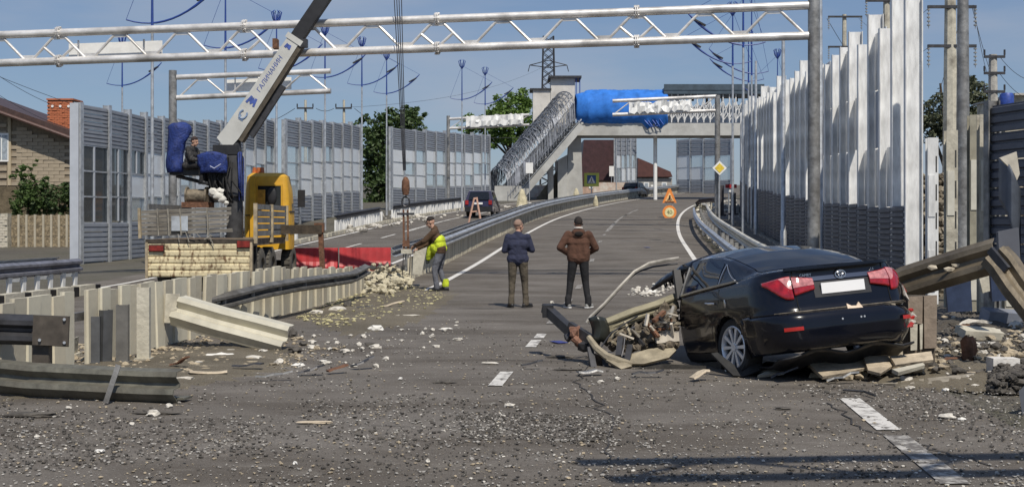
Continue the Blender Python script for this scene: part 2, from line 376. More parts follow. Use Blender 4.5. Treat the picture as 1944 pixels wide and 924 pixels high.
def barrier(label, pts, rows, post_mat, group='noise barriers along the road', jag=.06, post_w=.2, post_d=.26, skip=(), first_mat=None, seed=1, base_fn=None):
    rg = random.Random(seed)
    p0 = pts[0]; z0 = gz(*p0) if base_fn is None else base_fn(*p0)
    root = thing('noise_barrier', label, 'noise barrier', (p0[0], p0[1], z0), group)
    H = sum(r[1] * r[2] for r in rows)
    for i, (x, y) in enumerate(pts):
        z = gz(x, y) if base_fn is None else base_fn(x, y)
        a = math.atan2(pts[min(i + 1, len(pts) - 1)][1] - pts[max(i - 1, 0)][1], pts[min(i + 1, len(pts) - 1)][0] - pts[max(i - 1, 0)][0])
        hh = H + .1 + round(rg.uniform(-jag, jag * 2) / .04) * .04
        o = inst(hpost_mesh(hh, post_w, post_d, post_mat), 'post', root, Vector((x, y, z)) - root.location, a)
        if i == len(pts) - 1: break
        x2, y2 = pts[i + 1]; a = math.atan2(y2 - y, x2 - x); L = math.hypot(x2 - x, y2 - y) - .06
        L = round(L / .05) * .05
        zb = max(z, (gz(x2, y2) if base_fn is None else base_fn(x2, y2))) + rg.uniform(-.03, .05)
        off = Vector((.03 * math.cos(a), .03 * math.sin(a), 0)); zz = zb
        for ri, (kind, h, n, mat, ribs) in enumerate(rows):
            for k in range(n):
                mm = mat
                if isinstance(mat, (list, tuple)): mm = mat[rg.randrange(len(mat))]
                loc = Vector((x, y, zz)) + off - root.location
                if (i, ri, k) not in skip and not (('any', ri) in skip and rg.random() < .12):
                    if kind == 'deep': inst(cassette_mesh(L + .04, h, ribs, mm, .44), 'panel', root, loc, a)
                    elif kind == 'panel': inst(cassette_mesh(L, h, ribs, mm), 'panel', root, loc, a)
                    else:
                        inst(pane_mesh(L, h, mm), 'pane', root, loc, a)
                        if ribs: inst(rail_mesh(L, galv), 'frame', root, loc + Vector((0, 0, h)), a)
                zz += h
    return root
def walk(pxY, pitch):                      # plan points every `pitch` metres along a polyline given as (photo px, depth)
    P = [Vector(((px - 972) / F * Y, Y)) for px, Y in pxY]
    out = [P[0]]; seg = 0; cur = P[0]; need = pitch
    while seg < len(P) - 1:
        d = (P[seg + 1] - cur).length
        if d < need: need -= d; cur = P[seg + 1]; seg += 1
        else: cur = cur + (P[seg + 1] - cur).normalized() * need; out.append(cur); need = pitch
    return [(p.x, p.y) for p in out]
left_rows = [('panel', .375, 4, grey_panel, 2), ('pane', .96, 3, [pane_white, pane_white, pane_m], 1), ('panel', .30, 5, grey_panel, 2)]
left_rows_near = [('panel', .375, 4, [grey_panel, light_panel], 2), ('pane', .96, 3, [pane_dark, pane_m], 1), ('panel', .30, 5, grey_panel, 2)]
A0 = walk([(150, 45), (196, 46.6), (233, 48.3), (259, 50.1), (530, 72)], 1.99)
barrier('long grey noise barrier with glazed middle behind the crane truck', A0, left_rows, galv, seed=3, skip=((0, 1, 0), (0, 1, 1), (0, 1, 2), (1, 1, 0), (1, 1, 1), (1, 1, 2), (2, 1, 2)))
# the wide end plate of that barrier is a part of it
rA = [o for o in bpy.data.objects if o.name.startswith('noise_barrier')][0]
x0, y0 = A0[0]
MB().bx(x0 - .30, x0 + .02, y0 - .12, y0 + .1, gz(x0, y0) - .1, gz(x0, y0) + 5.95).build('end_plate', light_panel, rA)
for i in (0, 1, 2):
    (xa, ya), (xb, yb) = A0[i], A0[i + 1]; a = math.atan2(yb - ya, xb - xa); L = 1.95
    for k in range(3):
        if i == 2 and k < 2: continue
        zz_ = max(gz(xa, ya), gz(xb, yb)) + 1.5 + .96 * k
        inst(pane_mesh(L, .96, pane_dark), 'pane', rA, Vector((xa, ya, zz_)) - rA.location, a)
        inst(rail_mesh(L, galv), 'frame', rA, Vector((xa, ya, zz_ + .96)) - rA.location, a)
        b = MB(); b.bx(-.04, .04, -.05, .05, .02, .93)
        inst(b.mesh('frame', light_panel), 'frame', rA, Vector(((xa + xb) / 2, (ya + yb) / 2, zz_)) - rA.location, a)
barrier('grey noise barrier standing between the yellow cab and the tree gap', walk([(540, 68), (562, 69.6), (585, 71.4), (692, 83)], 1.99), left_rows, galv, seed=5)
barrier('grey noise barrier with dark panes right beyond the tree gap', walk([(742, 88), (762, 89.6), (782, 91.3), (801, 93.1), (938, 108)], 1.99), left_rows, galv, seed=6)
# right side: tall bright posts, pale sheets above slate panels
rpts = []
y = 27.3
while y < 96: rpts.append((cx(y) + 7.75, y)); y += 1.42
right_rows = [('deep', .52, 4, dark_panel, 4), ('pane', 1.5, 3, [white_sheet, galv_white, galv, white_sheet, galv_white, light_panel], 0)]
rR = barrier('tall white noise barrier with slate lower panels along the right footway', rpts, right_rows, galv_white, jag=.22, post_w=.20, post_d=.36, seed=11,
        skip=((0, 1, 0), (0, 1, 1), (0, 1, 2), (1, 1, 2), (1, 1, 1), (4, 1, 2), (6, 1, 2), ('any', 1)))
far_rows = [('panel', .4, 4, grey_panel, 1), ('pane', 1.45, 2, [pane_m, pane_white], 1), ('panel', .5, 4, grey_panel, 1)]
barrier('pale grey noise barrier seen under the footbridge on the right', walk([(1286, 150), (1402, 141)], 2.4), far_rows, galv, seed=21, jag=.02, base_fn=lambda x, y: zp(y))
barrier('narrow grey noise barrier under the footbridge beside the dark roof', walk([(1168, 134), (1214, 140)], 1.4), far_rows, galv, seed=22, jag=.02, base_fn=lambda x, y: zp(y))
# ------------------------------------------------------------------ sign gantries
def gantry(label, post_xy, post_top, A_t, A_b, B_t, B_b, r=.115, half=.88, module=6, board=None, post_r=.15, crumple=False, flanges=True, seed=1):
    rg = random.Random(seed)
    px_, py_ = post_xy; zb = gz(px_, py_)
    root = thing('sign_gantry', label, 'gantry', (px_, py_, zb), 'sign gantries over the road')
    pm = galv_old if r > .1 else galv
    MB().cyl((px_, py_, zb - .3), (px_, py_, post_top), post_r, post_r * .92, 16).build('post', galv_old, root, True)
    MB().cyl((px_, py_, zb - .02), (px_, py_, zb + .05), post_r * 1.9, n=16).build('base_plate', galv_old, root)
    A_t, A_b, B_t, B_b = map(Vector, (A_t, A_b, B_t, B_b))
    MB().cyl(A_t, B_t, r, n=14).build('top_chord', truss_m, root, True)
    MB().cyl(A_b, B_b, r, n=14).build('bottom_chord', truss_m, root, True)
    L = (B_b - A_b).length; n = max(2, round(L / half)); d = (B_b - A_b).normalized(); nrm = Vector((-d.y, d.x, 0)).normalized()
    T = lambda k: A_t.lerp(B_t, k / n); Bm = lambda k: A_b.lerp(B_b, k / n)
    up = Vector((0, 0, 1))
    for k in range(n):
        p, q = (Bm(k), T(k + 1)) if k % 2 == 0 else (T(k), Bm(k + 1))
        s = 1 if k % 2 == 0 else -1
        p = p + up * (.8 * r * s) + d * .14; q = q - up * (.8 * r * s) - d * .14
        MB().cyl(p, q, r * .36, n=8).build('strut', truss_m, root, True)
        if k > 0:
            c = (Bm(k) + up * r * 1.15) if k % 2 == 0 else (T(k) - up * r * 1.15)
            b = MB(); b.beam(c - d * .2, c + d * .2, .03, r * 1.1); b.build('gusset', truss_m, root)
    if flanges:
        for k in range(1, n):
            if k % module == 3 % module:
                for c in (T(k), Bm(k)):
                    b = MB()
                    for s in (-1, 1): b.cyl(c + d * (s * .025 - .015), c + d * (s * .025 + .015), r * 1.62, n=14)
                    for j in range(8):
                        a = j * math.pi / 4; o_ = nrm * math.cos(a) * r * 1.4 + up * math.sin(a) * r * 1.4
                        b.cyl(c + o_ - d * .07, c + o_ + d * .07, .02, n=6)
                    b.build('flange', truss_m, root)
                mid = (T(k) + Bm(k)) / 2; src = T(k) if k % 2 == 0 else Bm(k)
                for s in (-1, 1):
                    MB().cyl(src + (mid - src) * .28 + d * s * .1, mid + d * s * .43, r * .36, n=8).build('strut', truss_m, root, True)
    if board:
        c0, c1, zlo, zhi, off = board
        b = MB(); P = []
        m = 24 if crumple else 2
        p0 = A_b.lerp(B_b, c0); p1 = A_b.lerp(B_b, c1)
        for yo in (off, off + .05):
            P.append([[p0.lerp(p1, i / (m - 1)) * 1.0 + nrm * (yo + (rg.uniform(-.09, .09) if crumple else 0)) + Vector((0, 0, (z - p0.z) + (rg.uniform(-.10, .07) if crumple else 0))) for z in (zlo, (zlo + zhi) / 2, zhi)] for i in range(m)])
        b.grid(P[0]); b.grid(P[1])
        b.build('sign_board', white_paint, root)
        for f_ in (.15, .85):
            c = p0.lerp(p1, f_); MB().beam(c + nrm * off * .5 + Vector((0, 0, zlo - c.z - .05)), c + nrm * off * .5 + Vector((0, 0, zhi - c.z + .05)), .06, .04).build('bracket', truss_m, root)
    return root
gantry('largest steel tube gantry spanning the whole road in front', (7.80, 31.3), 7.9, at(-60, 69, 33.8), at(-60, 122, 33.8), (7.66, 31.3, 7.31), (7.66, 31.3, 6.53), r=.108, post_r=.165, board=(.117, .235, 6.33, 6.72, .5))
gantry('half gantry with a blank white board above the crane truck', at(328, 423, 46)[:2], at(0, 134, 46).z, at(336, 147, 46), at(336, 186, 46), at(628, 135, 45.5), at(628, 173, 45.5), r=.1, half=1.0, module=99, post_r=.16, board=(.31, .73, at(0, 174, 46).z, at(0, 151, 46).z, .3), flanges=False)
gantry('half gantry with a torn white board beside the stair', at(851, 423, 90)[:2], at(0, 220, 90).z, at(853, 226, 90), at(853, 244, 90), at(1005, 218, 89), at(1005, 237, 89), r=.1, half=1.1, module=99, post_r=.14, board=(.22, .93, at(0, 241, 90).z, at(0, 222, 90).z, -.25), crumple=True, flanges=False, seed=4)
gantry('half gantry with a torn white board in front of the blue tarp', at(1362, 423, 62)[:2], at(0, 181, 62).z, at(1163, 192, 62.6), at(1163, 218, 62.6), at(1360, 183, 62), at(1360, 210, 62), r=.095, half=1.0, module=99, post_r=.15, board=(.16, .75, at(0, 214, 62).z, at(0, 194, 62).z, -.25), crumple=True, flanges=False, seed=5)
# ------------------------------------------------------------------ street lamps with blue arcs
def solve_y(py, zrel):
    lo, hi = 20, 200
    for _ in range(60):
        m = (lo + hi) / 2
        if CH + (423 - py) / F * m - zp(m) < zrel: lo = m
        else: hi = m
    return lo
def lamp(px, Y, side, label, h=10.5, arc=7.9, plain_top=False, r=.055):
    b = gp(px, Y); x, y, z = b
    root = thing('street_lamp', label, 'street lamp', b, 'street lamps with blue curved arms')
    MB().tube([(x, y, z - .3), (x, y, z + 1.2), (x, y, z + arc - .1)], [r * 1.5, r * 1.15, r * .8], 10).build('pole', galv, root, True)
    MB().tube([(x, y, z + arc - .1), (x, y, z + h)], [r * .85, r * .45], 8).build('mast', blue_paint, root, True)
    pts = []
    for k in range(13):
        u = -0.85 + (2.15 + .85) * k / 12
        pts.append((x + side * u, y, z + arc + .235 * (u + .15) ** 2))
    MB().tube(pts, [.022] * 4 + [.035] * 5 + [.045] * 3 + [.02], 8).build('arm', blue_paint, root, True)
    e = Vector(pts[-2]); MB().beam(e - Vector((side * .45, 0, .24)), e + Vector((side * .05, 0, .03)), .16, .06).build('lamp_head', dark_metal, root)
    for e in (pts[0], pts[-1]): MB().cyl(e, (x, y, z + h - .2), .008, n=4).build('stay', blue_paint, root)
    bb = MB()
    for k in range(6):                                    # crown finial
        a = k * math.pi / 3; c, s_ = math.cos(a), math.sin(a)
        bb.tube([(x, y, z + h - .45), (x + c * .16, y + s_ * .16, z + h - .2), (x + c * .24, y + s_ * .24, z + h + .12), (x + c * .12, y + s_ * .12, z + h + .22)], [.02, .03, .028, .012], 5)
    bb.build('finial', blue_paint, root)
    return root
lamp(289, 39.5, 1, 'street lamp standing behind the white blank board on the left')
lamp(428, 47.5, 1, 'street lamp seen just left of the raised crane boom')
lamp(525, 56.7, 1, 'street lamp whose crown shows above the big gantry by the boom')
lamp(617, 63.2, 1, 'street lamp at the right end of the half gantry on the left')
lamp(687, 70.5, 1, 'street lamp at the edge of the middle noise barrier')
lamp(734, 79.0, 1, 'street lamp in the gap with the big dark tree')
lamp(877, 86.0, 1, 'street lamp left of the stair, the nearer of two there')
lamp(921, 92.0, 1, 'street lamp left of the stair, closest to the green tree')
lamp(232, 66.0, 1, 'street lamp rising behind the long barrier near the chimney')
lamp(1170, 128, 1, 'distant street lamp peeping above the blue tarp, taller one', r=.06)
lamp(1197, 136, 1, 'distant street lamp peeping above the blue tarp, shorter one', r=.06)
lamp(1391, 55, -1, 'street lamp with its crown between the chords of the big gantry')
lamp(1411, 46.6, -1, 'street lamp with the highest arm left of the white barrier')
lamp(1427, 61, -1, 'street lamp with the lowest long arm left of the white barrier', h=12.5)
lamp(1421, 67, -1, 'street lamp with its crown below the big gantry near the white barrier')
lamp(1476, 78, -1, 'street lamp crown showing just above the white barrier top', arc=7.0)
# plain galvanised masts of the right side
def mast(px, Y, top, r, label, tint=galv):
    b = gp(px, Y); z1 = at(0, top, Y).z
    m_ = MB(); m_.tube([b - Vector((0, 0, .2)), b + Vector((0, 0, .9)), b + Vector((0, 0, .95)), (b.x, b.y, z1)], [r * 1.35, r * 1.3, r, r * .7], 12)
    return solo(m_, 'steel_mast', tint, label, 'mast', 'plain steel masts by the right barrier', True, base=b)
mast(1557, 33.5, -60, .085, 'slim steel mast close to the right of the gantry post')
mast(1487, 44, 62, .09, 'slim steel mast halfway along the white barrier')
mast(1699, 29.3, -70, .11, 'steel mast among the last posts of the white barrier')
mast(1828, 26.5, -80, .16, 'thick grey steel mast in front of the dark tree', galv_old)
mast(1435, 57, 116, .08, 'slim steel mast at the far end of the white barrier')
# ------------------------------------------------------------------ power poles
def power_pole(px, Y, top, arms, label, r=.16, arm_w=1.3, hang=True, tint=concrete, zb=None):
    b = gp(px, Y) if zb is None else Vector(((px - 972) / F * Y, Y, zb)); z1 = at(0, top, Y).z
    root = thing('power_pole', label, 'power pole', b, 'power poles and their cross arms')
    MB().tube([b, (b.x, b.y, z1)], [r * 1.25, r * .7], 8).build('pole', tint, root, False)
    for a in arms:
        za = at(0, a, Y).z
        MB().bx(b.x - arm_w, b.x + arm_w, b.y - .24, b.y - .14, za - .06, za + .06).build('cross_arm', dark_metal, root)
        for s in (-1, 1):
            m_ = MB(); n = 5
            for k in range(n):
                zc = za + (-.14 - k * .16 if hang else .08 + k * .05)
                m_.cyl((b.x + s * arm_w * .96, b.y - .19, zc), (b.x + s * arm_w * .96, b.y - .19, zc + .05), .07 if hang else .05, n=8)
            m_.cyl((b.x + s * arm_w * .96, b.y - .19, za), (b.x + s * arm_w * .96, b.y - .19, za - .9 if hang else za + .35), .015, n=5)
            m_.build('insulator', M("insulator glaze", (.30, .30, .29), .3) if hang else dark_metal, root)
    return root
power_pole(1804, 50, -70, (15, 89), 'tallest white concrete power pole with two long cross arms', arm_w=1.0, r=.3, tint=cream)
power_pole(1683, 66, -20, (3,), 'white power pole rising behind the bright barrier end', arm_w=1.2, r=.25, tint=cream)
power_pole(1603, 82, 28, (33, 90), 'smaller white power pole behind the middle of the bright barrier', arm_w=1.15, r=.2, tint=cream)
power_pole(1885, 58, 104, (109, 140, 175), 'concrete pole with three short dark cross arms by the blue tank', arm_w=.5, r=.28, hang=False)
power_pole(580, 92, 190, (206,), 'white power pole behind the gap, the nearer to the boom', arm_w=.62, r=.13, hang=False, tint=cream)
power_pole(653, 93, 190, (206,), 'white power pole behind the middle noise barrier', arm_w=.62, r=.13, hang=False, tint=cream)
def wire(p, q, sag, label, r=.013):
    p, q = Vector(p), Vector(q); pts = []
    for k in range(15):
        u = k / 14; v = p.lerp(q, u); v.z -= sag * 4 * u * (1 - u); pts.append(v)
    m_ = MB(); m_.tube(pts, r, 4); o = m_.build('overhead_wire', dark_metal); tag(o, label, 'wire', 'overhead power lines'); return o
for a_, b_, s_, lb in (((-40, 118, 52), (150, 215, 64), .3, 'upper thin wire slanting down towards the chimney'), ((-40, 130, 52), (420, 262, 92), .6, 'second thin wire slanting down behind the chimney'),
        ((-40, 155, 52), (120, 240, 64), .2, 'lowest thin wire slanting down onto the brown roof'),
        ((1828, 20, 50), (1700, 400, 120), 1, 'wire falling left from the lower arm of the tallest pole'), ((1846, 16, 50), (1905, 190, 90), .6, 'wire falling right from the upper arm of the tallest pole'),
        ((1848, 10, 50), (1880, 150, 90), .6, 'inner wire falling right from the tallest pole'), ((1763, 16, 50), (1630, 35, 82), .9, 'wire joining the tallest pole to the pole behind the barrier'),
        ((1763, 90, 50), (1634, 92, 82), .9, 'lower wire joining the tallest pole to the pole behind the barrier'), ((1570, 36, 82), (1720, 240, 140), .8, 'wire drooping behind the white barrier tops'),
        ((1898, 108, 58), (1990, 150, 58), .5, 'wire leaving the three armed pole to the right'), ((1898, 140, 58), (1990, 190, 58), .5, 'lower wire leaving the three armed pole to the right'),
        ((560, 206, 92), (470, 246, 92), .2, 'wire reaching left from the pole by the boom'), ((600, 206, 92), (634, 206, 93), .2, 'short wire between the two white poles'),
        ((673, 206, 93), (730, 235, 95), .2, 'wire reaching right from the pole behind the middle barrier'),
        ((1090, 256, 117), (905, 262, 117), .1, 'pale cable stretched across the foot of the stair'), ((640, 205, 150), (1030, 128, 300), 2, 'long faint wire running to the lattice tower')):
    wire(at(*a_), at(*b_), s_, lb, .012 if a_[2] < 70 else .02)
# lattice pylon far behind the stair
def pylon(px, Y, top, base):
    b = Vector(((px - 972) / F * Y, Y, base)); zt = at(0, top, Y).z; h = zt - base
    root = thing('lattice_pylon', 'dark steel lattice pylon rising behind the stair head', 'pylon', b)
    wd = lambda u: 2.0 * (1 - u) + 1.25 * u
    for sx in (-1, 1):
        for sy in (-1, 1): MB().cyl((b.x + sx * wd(0), b.y + sy * wd(0), base), (b.x + sx * wd(1), b.y + sy * wd(1), zt), .22, n=6).build('leg', dark_metal, root)
    m_ = MB(); m2 = MB(); n = 18
    for k in range(n):
        u0, u1 = k / n, (k + 1) / n; z0_, z1_ = base + h * u0, base + h * u1
        for sy in (-1, 1):
            for s in (-1, 1): (m_ if sy > 0 else m2).cyl((b.x - s * wd(u0), b.y + sy * wd(u0), z0_), (b.x + s * wd(u1), b.y + sy * wd(u1), z1_), .09, n=4)
    m_.build('bracing', dark_metal, root); m2.build('bracing', dark_metal, root)
    za = at(0, 124, Y).z
    for s in (-1, 1):
        m_ = MB(); m_.cyl((b.x, b.y, za + 1.2), (b.x + s * 4.6, b.y, za), .12, n=5); m_.cyl((b.x, b.y, za - .6), (b.x + s * 4.6, b.y, za), .12, n=5)
        m_.cyl((b.x + s * 4.6, b.y, za), (b.x + s * 5.0, b.y, za - 1.6), .1, n=5); m_.build('cross_arm', dark_metal, root)
pylon(1041, 300, 70, 11)
# ------------------------------------------------------------------ footbridge
YB = 118.0
def fb():
    zg = zp(YB); S = F / YB
    X = lambda px: (px - 972) / S
    Z = lambda py: CH + (423 - py) / S
    root = thing('footbridge', 'enclosed footbridge with torn blue tarp and wrecked stair over the road', 'footbridge', (X(1245), YB, zg))
    cb = M("bridge concrete", (.44, .44, .42), .85, 0, .1, 1.5, .15, stain=.25)
    # deck girders
    MB().bx(X(1090), X(1442), YB - 2.0, YB - 1.6, Z(260), Z(237)).build('girder', cb, root)
    MB().bx(X(1090), X(1442), YB + 1.6, YB + 2.0, Z(260), Z(237)).build('girder', cb, root)
    MB().bx(X(1090), X(1442), YB - 1.59, YB + 1.59, Z(246), Z(240)).build('deck', cb, root)
    MB().bx(X(1255), X(1455), YB - 2.2, YB + 2.2, Z(183), Z(172)).build('roof', M("gallery roof", (.05, .075, .10), .5, 0, .2, 2), root)
    MB().bx(X(1255), X(1442), YB - 2.25, YB - 2.21, Z(176), Z(165)).build('roof_edge', M("gallery roof", (.05, .075, .10)), root)
    steel = M("gallery steel", (.66, .66, .65), .5, .1, .2, 3)
    # gallery side lattice: posts and crossed bars
    k = 0
    for px in range(1258, 1440, 12):
        MB().beam((X(px), YB - 1.95, Z(236)), (X(px), YB - 1.95, Z(183)), .1, .1).build('lattice_post', steel, root)
        if px < 1430:
            m_ = MB()
            for a, b in ((232, 196), (214, 198), (196, 232), (232, 216)):
                m_.cyl((X(px), YB - 1.93, Z(a + rng.uniform(-3, 3))), (X(px + 12), YB - 1.93, Z(b + rng.uniform(-3, 3))), .05, n=5)
            m_.build('lattice', steel, root)
    b = MB()
    P = []
    for i in range(30):
        px = 1255 + 187 * i / 29
        P.append([Vector((X(px), YB + 1.5 + rng.uniform(-.25, .25), Z(py + rng.uniform(-4, 4)))) for py in (234, 222, 210, 199)])
    b.grid(P); b.build('torn_sheet', M("torn polycarbonate", (.68, .71, .75), .4, 0, .15, 2, trans=.3), root)
    for px in (1262, 1290, 1318, 1345, 1375, 1402, 1430): MB().beam((X(px), YB + 1.0, Z(183)), (X(px), YB + 1.0, Z(rng.uniform(190, 200))), .3, .2).build('hanger', dark_metal, root)
    # the tarp: a sagging sleeve round the gallery with folds and a torn lower hem
    b = MB(); P = []; n = 46; m = 26
    for i in range(n):
        px = 1092 + (1262 - 1092) * i / (n - 1); row = []
        for j in range(m):
            a = -1.0 + (math.pi + 1.25) * j / (m - 1)
            ry, rz_ = 2.75, 1.95
            hem = rng.uniform(-.12, .12) + .25 * math.sin(i * .55) if j == 0 else 0
            f = .025 * math.sin(i * 1.15 + j * .35) + .03 * math.sin(i * 2.7 + .9 * j) + .04 * math.sin(i * .37 + j * .2)
            taper = .84 + .16 * min(1, i / 6)
            yy = YB - (ry + f) * math.cos(a) * taper
            zc = Z(209) - (.12 if i < 5 else 0)
            zz_ = zc + (rz_ + f * .6) * math.copysign(abs(math.sin(a)) ** .75, math.sin(a)) * taper + hem
            if i > n - 14 and j < 3: zz_ -= .5 * (math.sin((i - n + 14) * .5) ** 2)
            row.append(Vector((X(px) + .05 * math.sin(j), yy, zz_)))
        P.append(row)
    b.grid(P); o = b.build('tarp', M("bright blue tarp", (.035, .17, .56), .75, 0, .22, 1.2, .5, bscale=2.2, spec=.2), root, True)
    md = o.modifiers.new('thickness', 'SOLIDIFY'); md.thickness = .03
    m_ = MB()
    for k in range(5): m_.tube([(X(1215 + 6 * k), YB - 2.3, Z(228 - 2 * k)), (X(1225 + 7 * k), YB - 2.5, Z(240 + 3 * (k % 2))), (X(1232 + 3 * k), YB - 2.4, Z(246 - k))], .06, 5)
    m_.build('tarp_rag', blue_tarp, root)
    # piers
    for px0, px1, yb in ((1076, 1104, 372),):
        m_ = MB(); m_.prism([(X(px0 - 2), YB - .9, zg - .4), (X(px1 + 2), YB - .9, zg - .4), (X(px1 - 2), YB - .9, Z(262)), (X(px0 + 3), YB - .9, Z(262))], (0, 1.8, 0)); m_.build('pier', cb, root)
    MB().cyl((X(1244), YB, zg - .4), (X(1244), YB, Z(258)), .19, n=12).build('pier', white_paint, root, True)
    # right lift shaft and posts
    MB().bx(X(1414), X(1440), YB - 1.9, YB + 1.9, zg - .3, Z(262)).build('lift_shaft', M("dark shaft", (.06, .065, .075), .4, .2, .2, 2), root)
    for px in (1398, 1413): MB().beam((X(px), YB - 2.3, zg - .3), (X(px), YB - 2.3, Z(262)), .16, .16).build('post', galv, root)
    # stair: sloped stringers, treads, wrecked canopy of bent hoops and bars
    s0 = Vector((X(976), YB - 3.4, Z(388))); s1 = Vector((X(1100), YB - 3.4, Z(243)))
    depth = 5.2; WV = Vector((-.42, 1, 0))
    for yo in (0, depth):
        m_ = MB(); v = WV * yo; m_.beam(s0 + v, s1 + v, .3, .72); m_.build('stringer', cb, root)
        m_ = MB(); v = WV * yo + Vector((0, -.1, .55)); m_.beam(s0 + v, s1 + v, .1, .12); m_.build('handrail', galv, root)
    nt_ = 34
    tread = MB(); tread.prism([(-.18, .12, -.09), (.18, .12, -.09), (.18, .12, .09), (-.18, .12, .09)], WV * (depth - .24)); tme = tread.mesh('tread', cb)
    for k in range(nt_):
        p = s0.lerp(s1, (k + .5) / nt_) - root.location; inst(tme, 'tread', root, p + Vector((.1, 0, .3)))
    wreck = M("bent canopy steel", (.22, .235, .26), .5, .3, .4, 2)
    mesh_m = M("canopy bars", (.26, .275, .31), .55, .3, .45, .8)
    hoops = []
    rg = random.Random(5)
    for k in range(26):
        p = s0.lerp(s1, k / 25) + Vector((-.6, 0, .3)); m_ = MB(); pts = []
        crush = 1.0
        for j in range(11):
            a = math.pi * j / 10
            pts.append(p + WV * (depth / 2 - math.cos(a) * depth * .5) + Vector((rg.uniform(-.03, .03), 0, .4 + 2.75 * math.sin(a) ** .55 * crush + rg.uniform(-.03, .03))))
        pts = [p] + pts + [p + WV * depth]
        m_.tube(pts, .05, 5); m_.build('hoop', wreck, root); hoops.append(pts)
    for j in range(1, 12, 1):
        m_ = MB(); m_.tube([h[j] for h in hoops], .045, 5); m_.build('purlin', wreck, root)
    # shredded cladding strips hanging on the canopy and over the treads: too many to count
    m_ = MB()
    for i in range(25):
        for j in range(1, 12):
            h0, h1 = hoops[i], hoops[i + 1]
            for g in range(2):
                a0, a1 = h0[j].lerp(h1[j], g / 2), h0[j].lerp(h1[j], (g + 1) / 2); b0, b1 = h0[j + 1].lerp(h1[j + 1], g / 2), h0[j + 1].lerp(h1[j + 1], (g + 1) / 2)
                if rg.random() < .93: m_.beam(a0, b1, .045, .02)
                if rg.random() < .93: m_.beam(a1, b0, .045, .02)
                if rg.random() < .1: m_.beam(a0, b0, .3, .02)
    for q in range(220):
        k = rg.uniform(0, 25); i = int(k); j = rg.uniform(.5, 11.5); jj = int(j)
        h0, h1 = hoops[i], hoops[min(25, i + 1)]
        c = h0[jj].lerp(h1[jj], k - i).lerp(h0[min(12, jj + 1)], j - jj) + Vector((rg.uniform(-.1, .1), rg.uniform(-.3, .3), rg.uniform(-.25, .1)))
        if j < 3 and rg.random() < .45: continue
        d = Vector((rg.uniform(-.2, 1), rg.uniform(-.4, .4), rg.uniform(-.5, .8))).normalized()
        m_.beam(c - d * rg.uniform(.1, .28), c + d * rg.uniform(.1, .28), rg.uniform(.03, .07), .02)
    o = m_.build('shredded_cladding', mesh_m, root); o['kind'] = 'stuff'
    m_ = MB()
    for q in range(900):
        p = s0.lerp(s1, rg.random()) + WV * rg.uniform(.2, depth - .3) + Vector((rg.uniform(-.3, .3), 0, rg.uniform(.35, .9)))
        d = Vector((rg.uniform(-1, 1), rg.uniform(-1, 1), rg.uniform(-.3, .5))).normalized()
        m_.beam(p - d * .16, p + d * .16, .07, .03)
    o = m_.build('stair_litter', M("stair litter", (.42, .42, .42), .7, 0, .4, 2), root); o['kind'] = 'stuff'
    # landing house at the stair head
    cw = M("shaft render", (.60, .58, .54), .85, 0, .08, 2, .1, stain=.2)
    MB().bx(X(1012), X(1046), YB + .5, YB + 3.2, Z(240), Z(170)).build('wall', cw, root)
    MB().bx(X(1046), X(1092), YB + .4, YB + 3.3, Z(262), Z(148)).build('wall', cw, root)
    MB().bx(X(1041), X(1104), YB - .1, YB + 3.8, Z(148), Z(144)).build('roof_slab', dark_metal, root)
    MB().bx(X(1006), X(1047), YB + .3, YB + 3.4, Z(170), Z(167)).build('roof_slab', dark_metal, root)
    for px in (1094, 1101): MB().cyl((X(px), YB + .2, Z(200)), (X(px), YB + .2, Z(148)), .05, n=6).build('post', blue_paint, root)
    MB().bx(X(1082), X(1092), YB - .4, YB - .2, Z(240), Z(196)).build('door', blue_canvas, root)
    # concrete under the stair
    for px0, px1, pt in ((1040, 1050, 322), (1058, 1076, 305)):
        m_ = MB(); m_.prism([(X(px0), YB - 1.2, zg - .4), (X(px1), YB - 1.2, zg - .4), (X(px1), YB - 1.2, Z(pt - 10)), (X(px0), YB - 1.2, Z(pt))], (0, 2.6, 0)); m_.build('pier', cb, root)
    MB().bx(X(940), X(1000), YB - 3.4, YB + 2.2, zg - .4, Z(355)).build('stair_foot', cb, root)
    m_ = MB(); m_.prism([(X(1012), YB + 1.5, zg - .3), (X(1104), YB + 1.5, zg - .3), (X(1104), YB + 1.5, Z(300)), (X(1066), YB + 1.5, Z(312))], (0, .3, 0)); m_.build('wall', M("block wall", (.52, .48, .40), .9, 0, .12, 3, stain=.3), root)
fb()
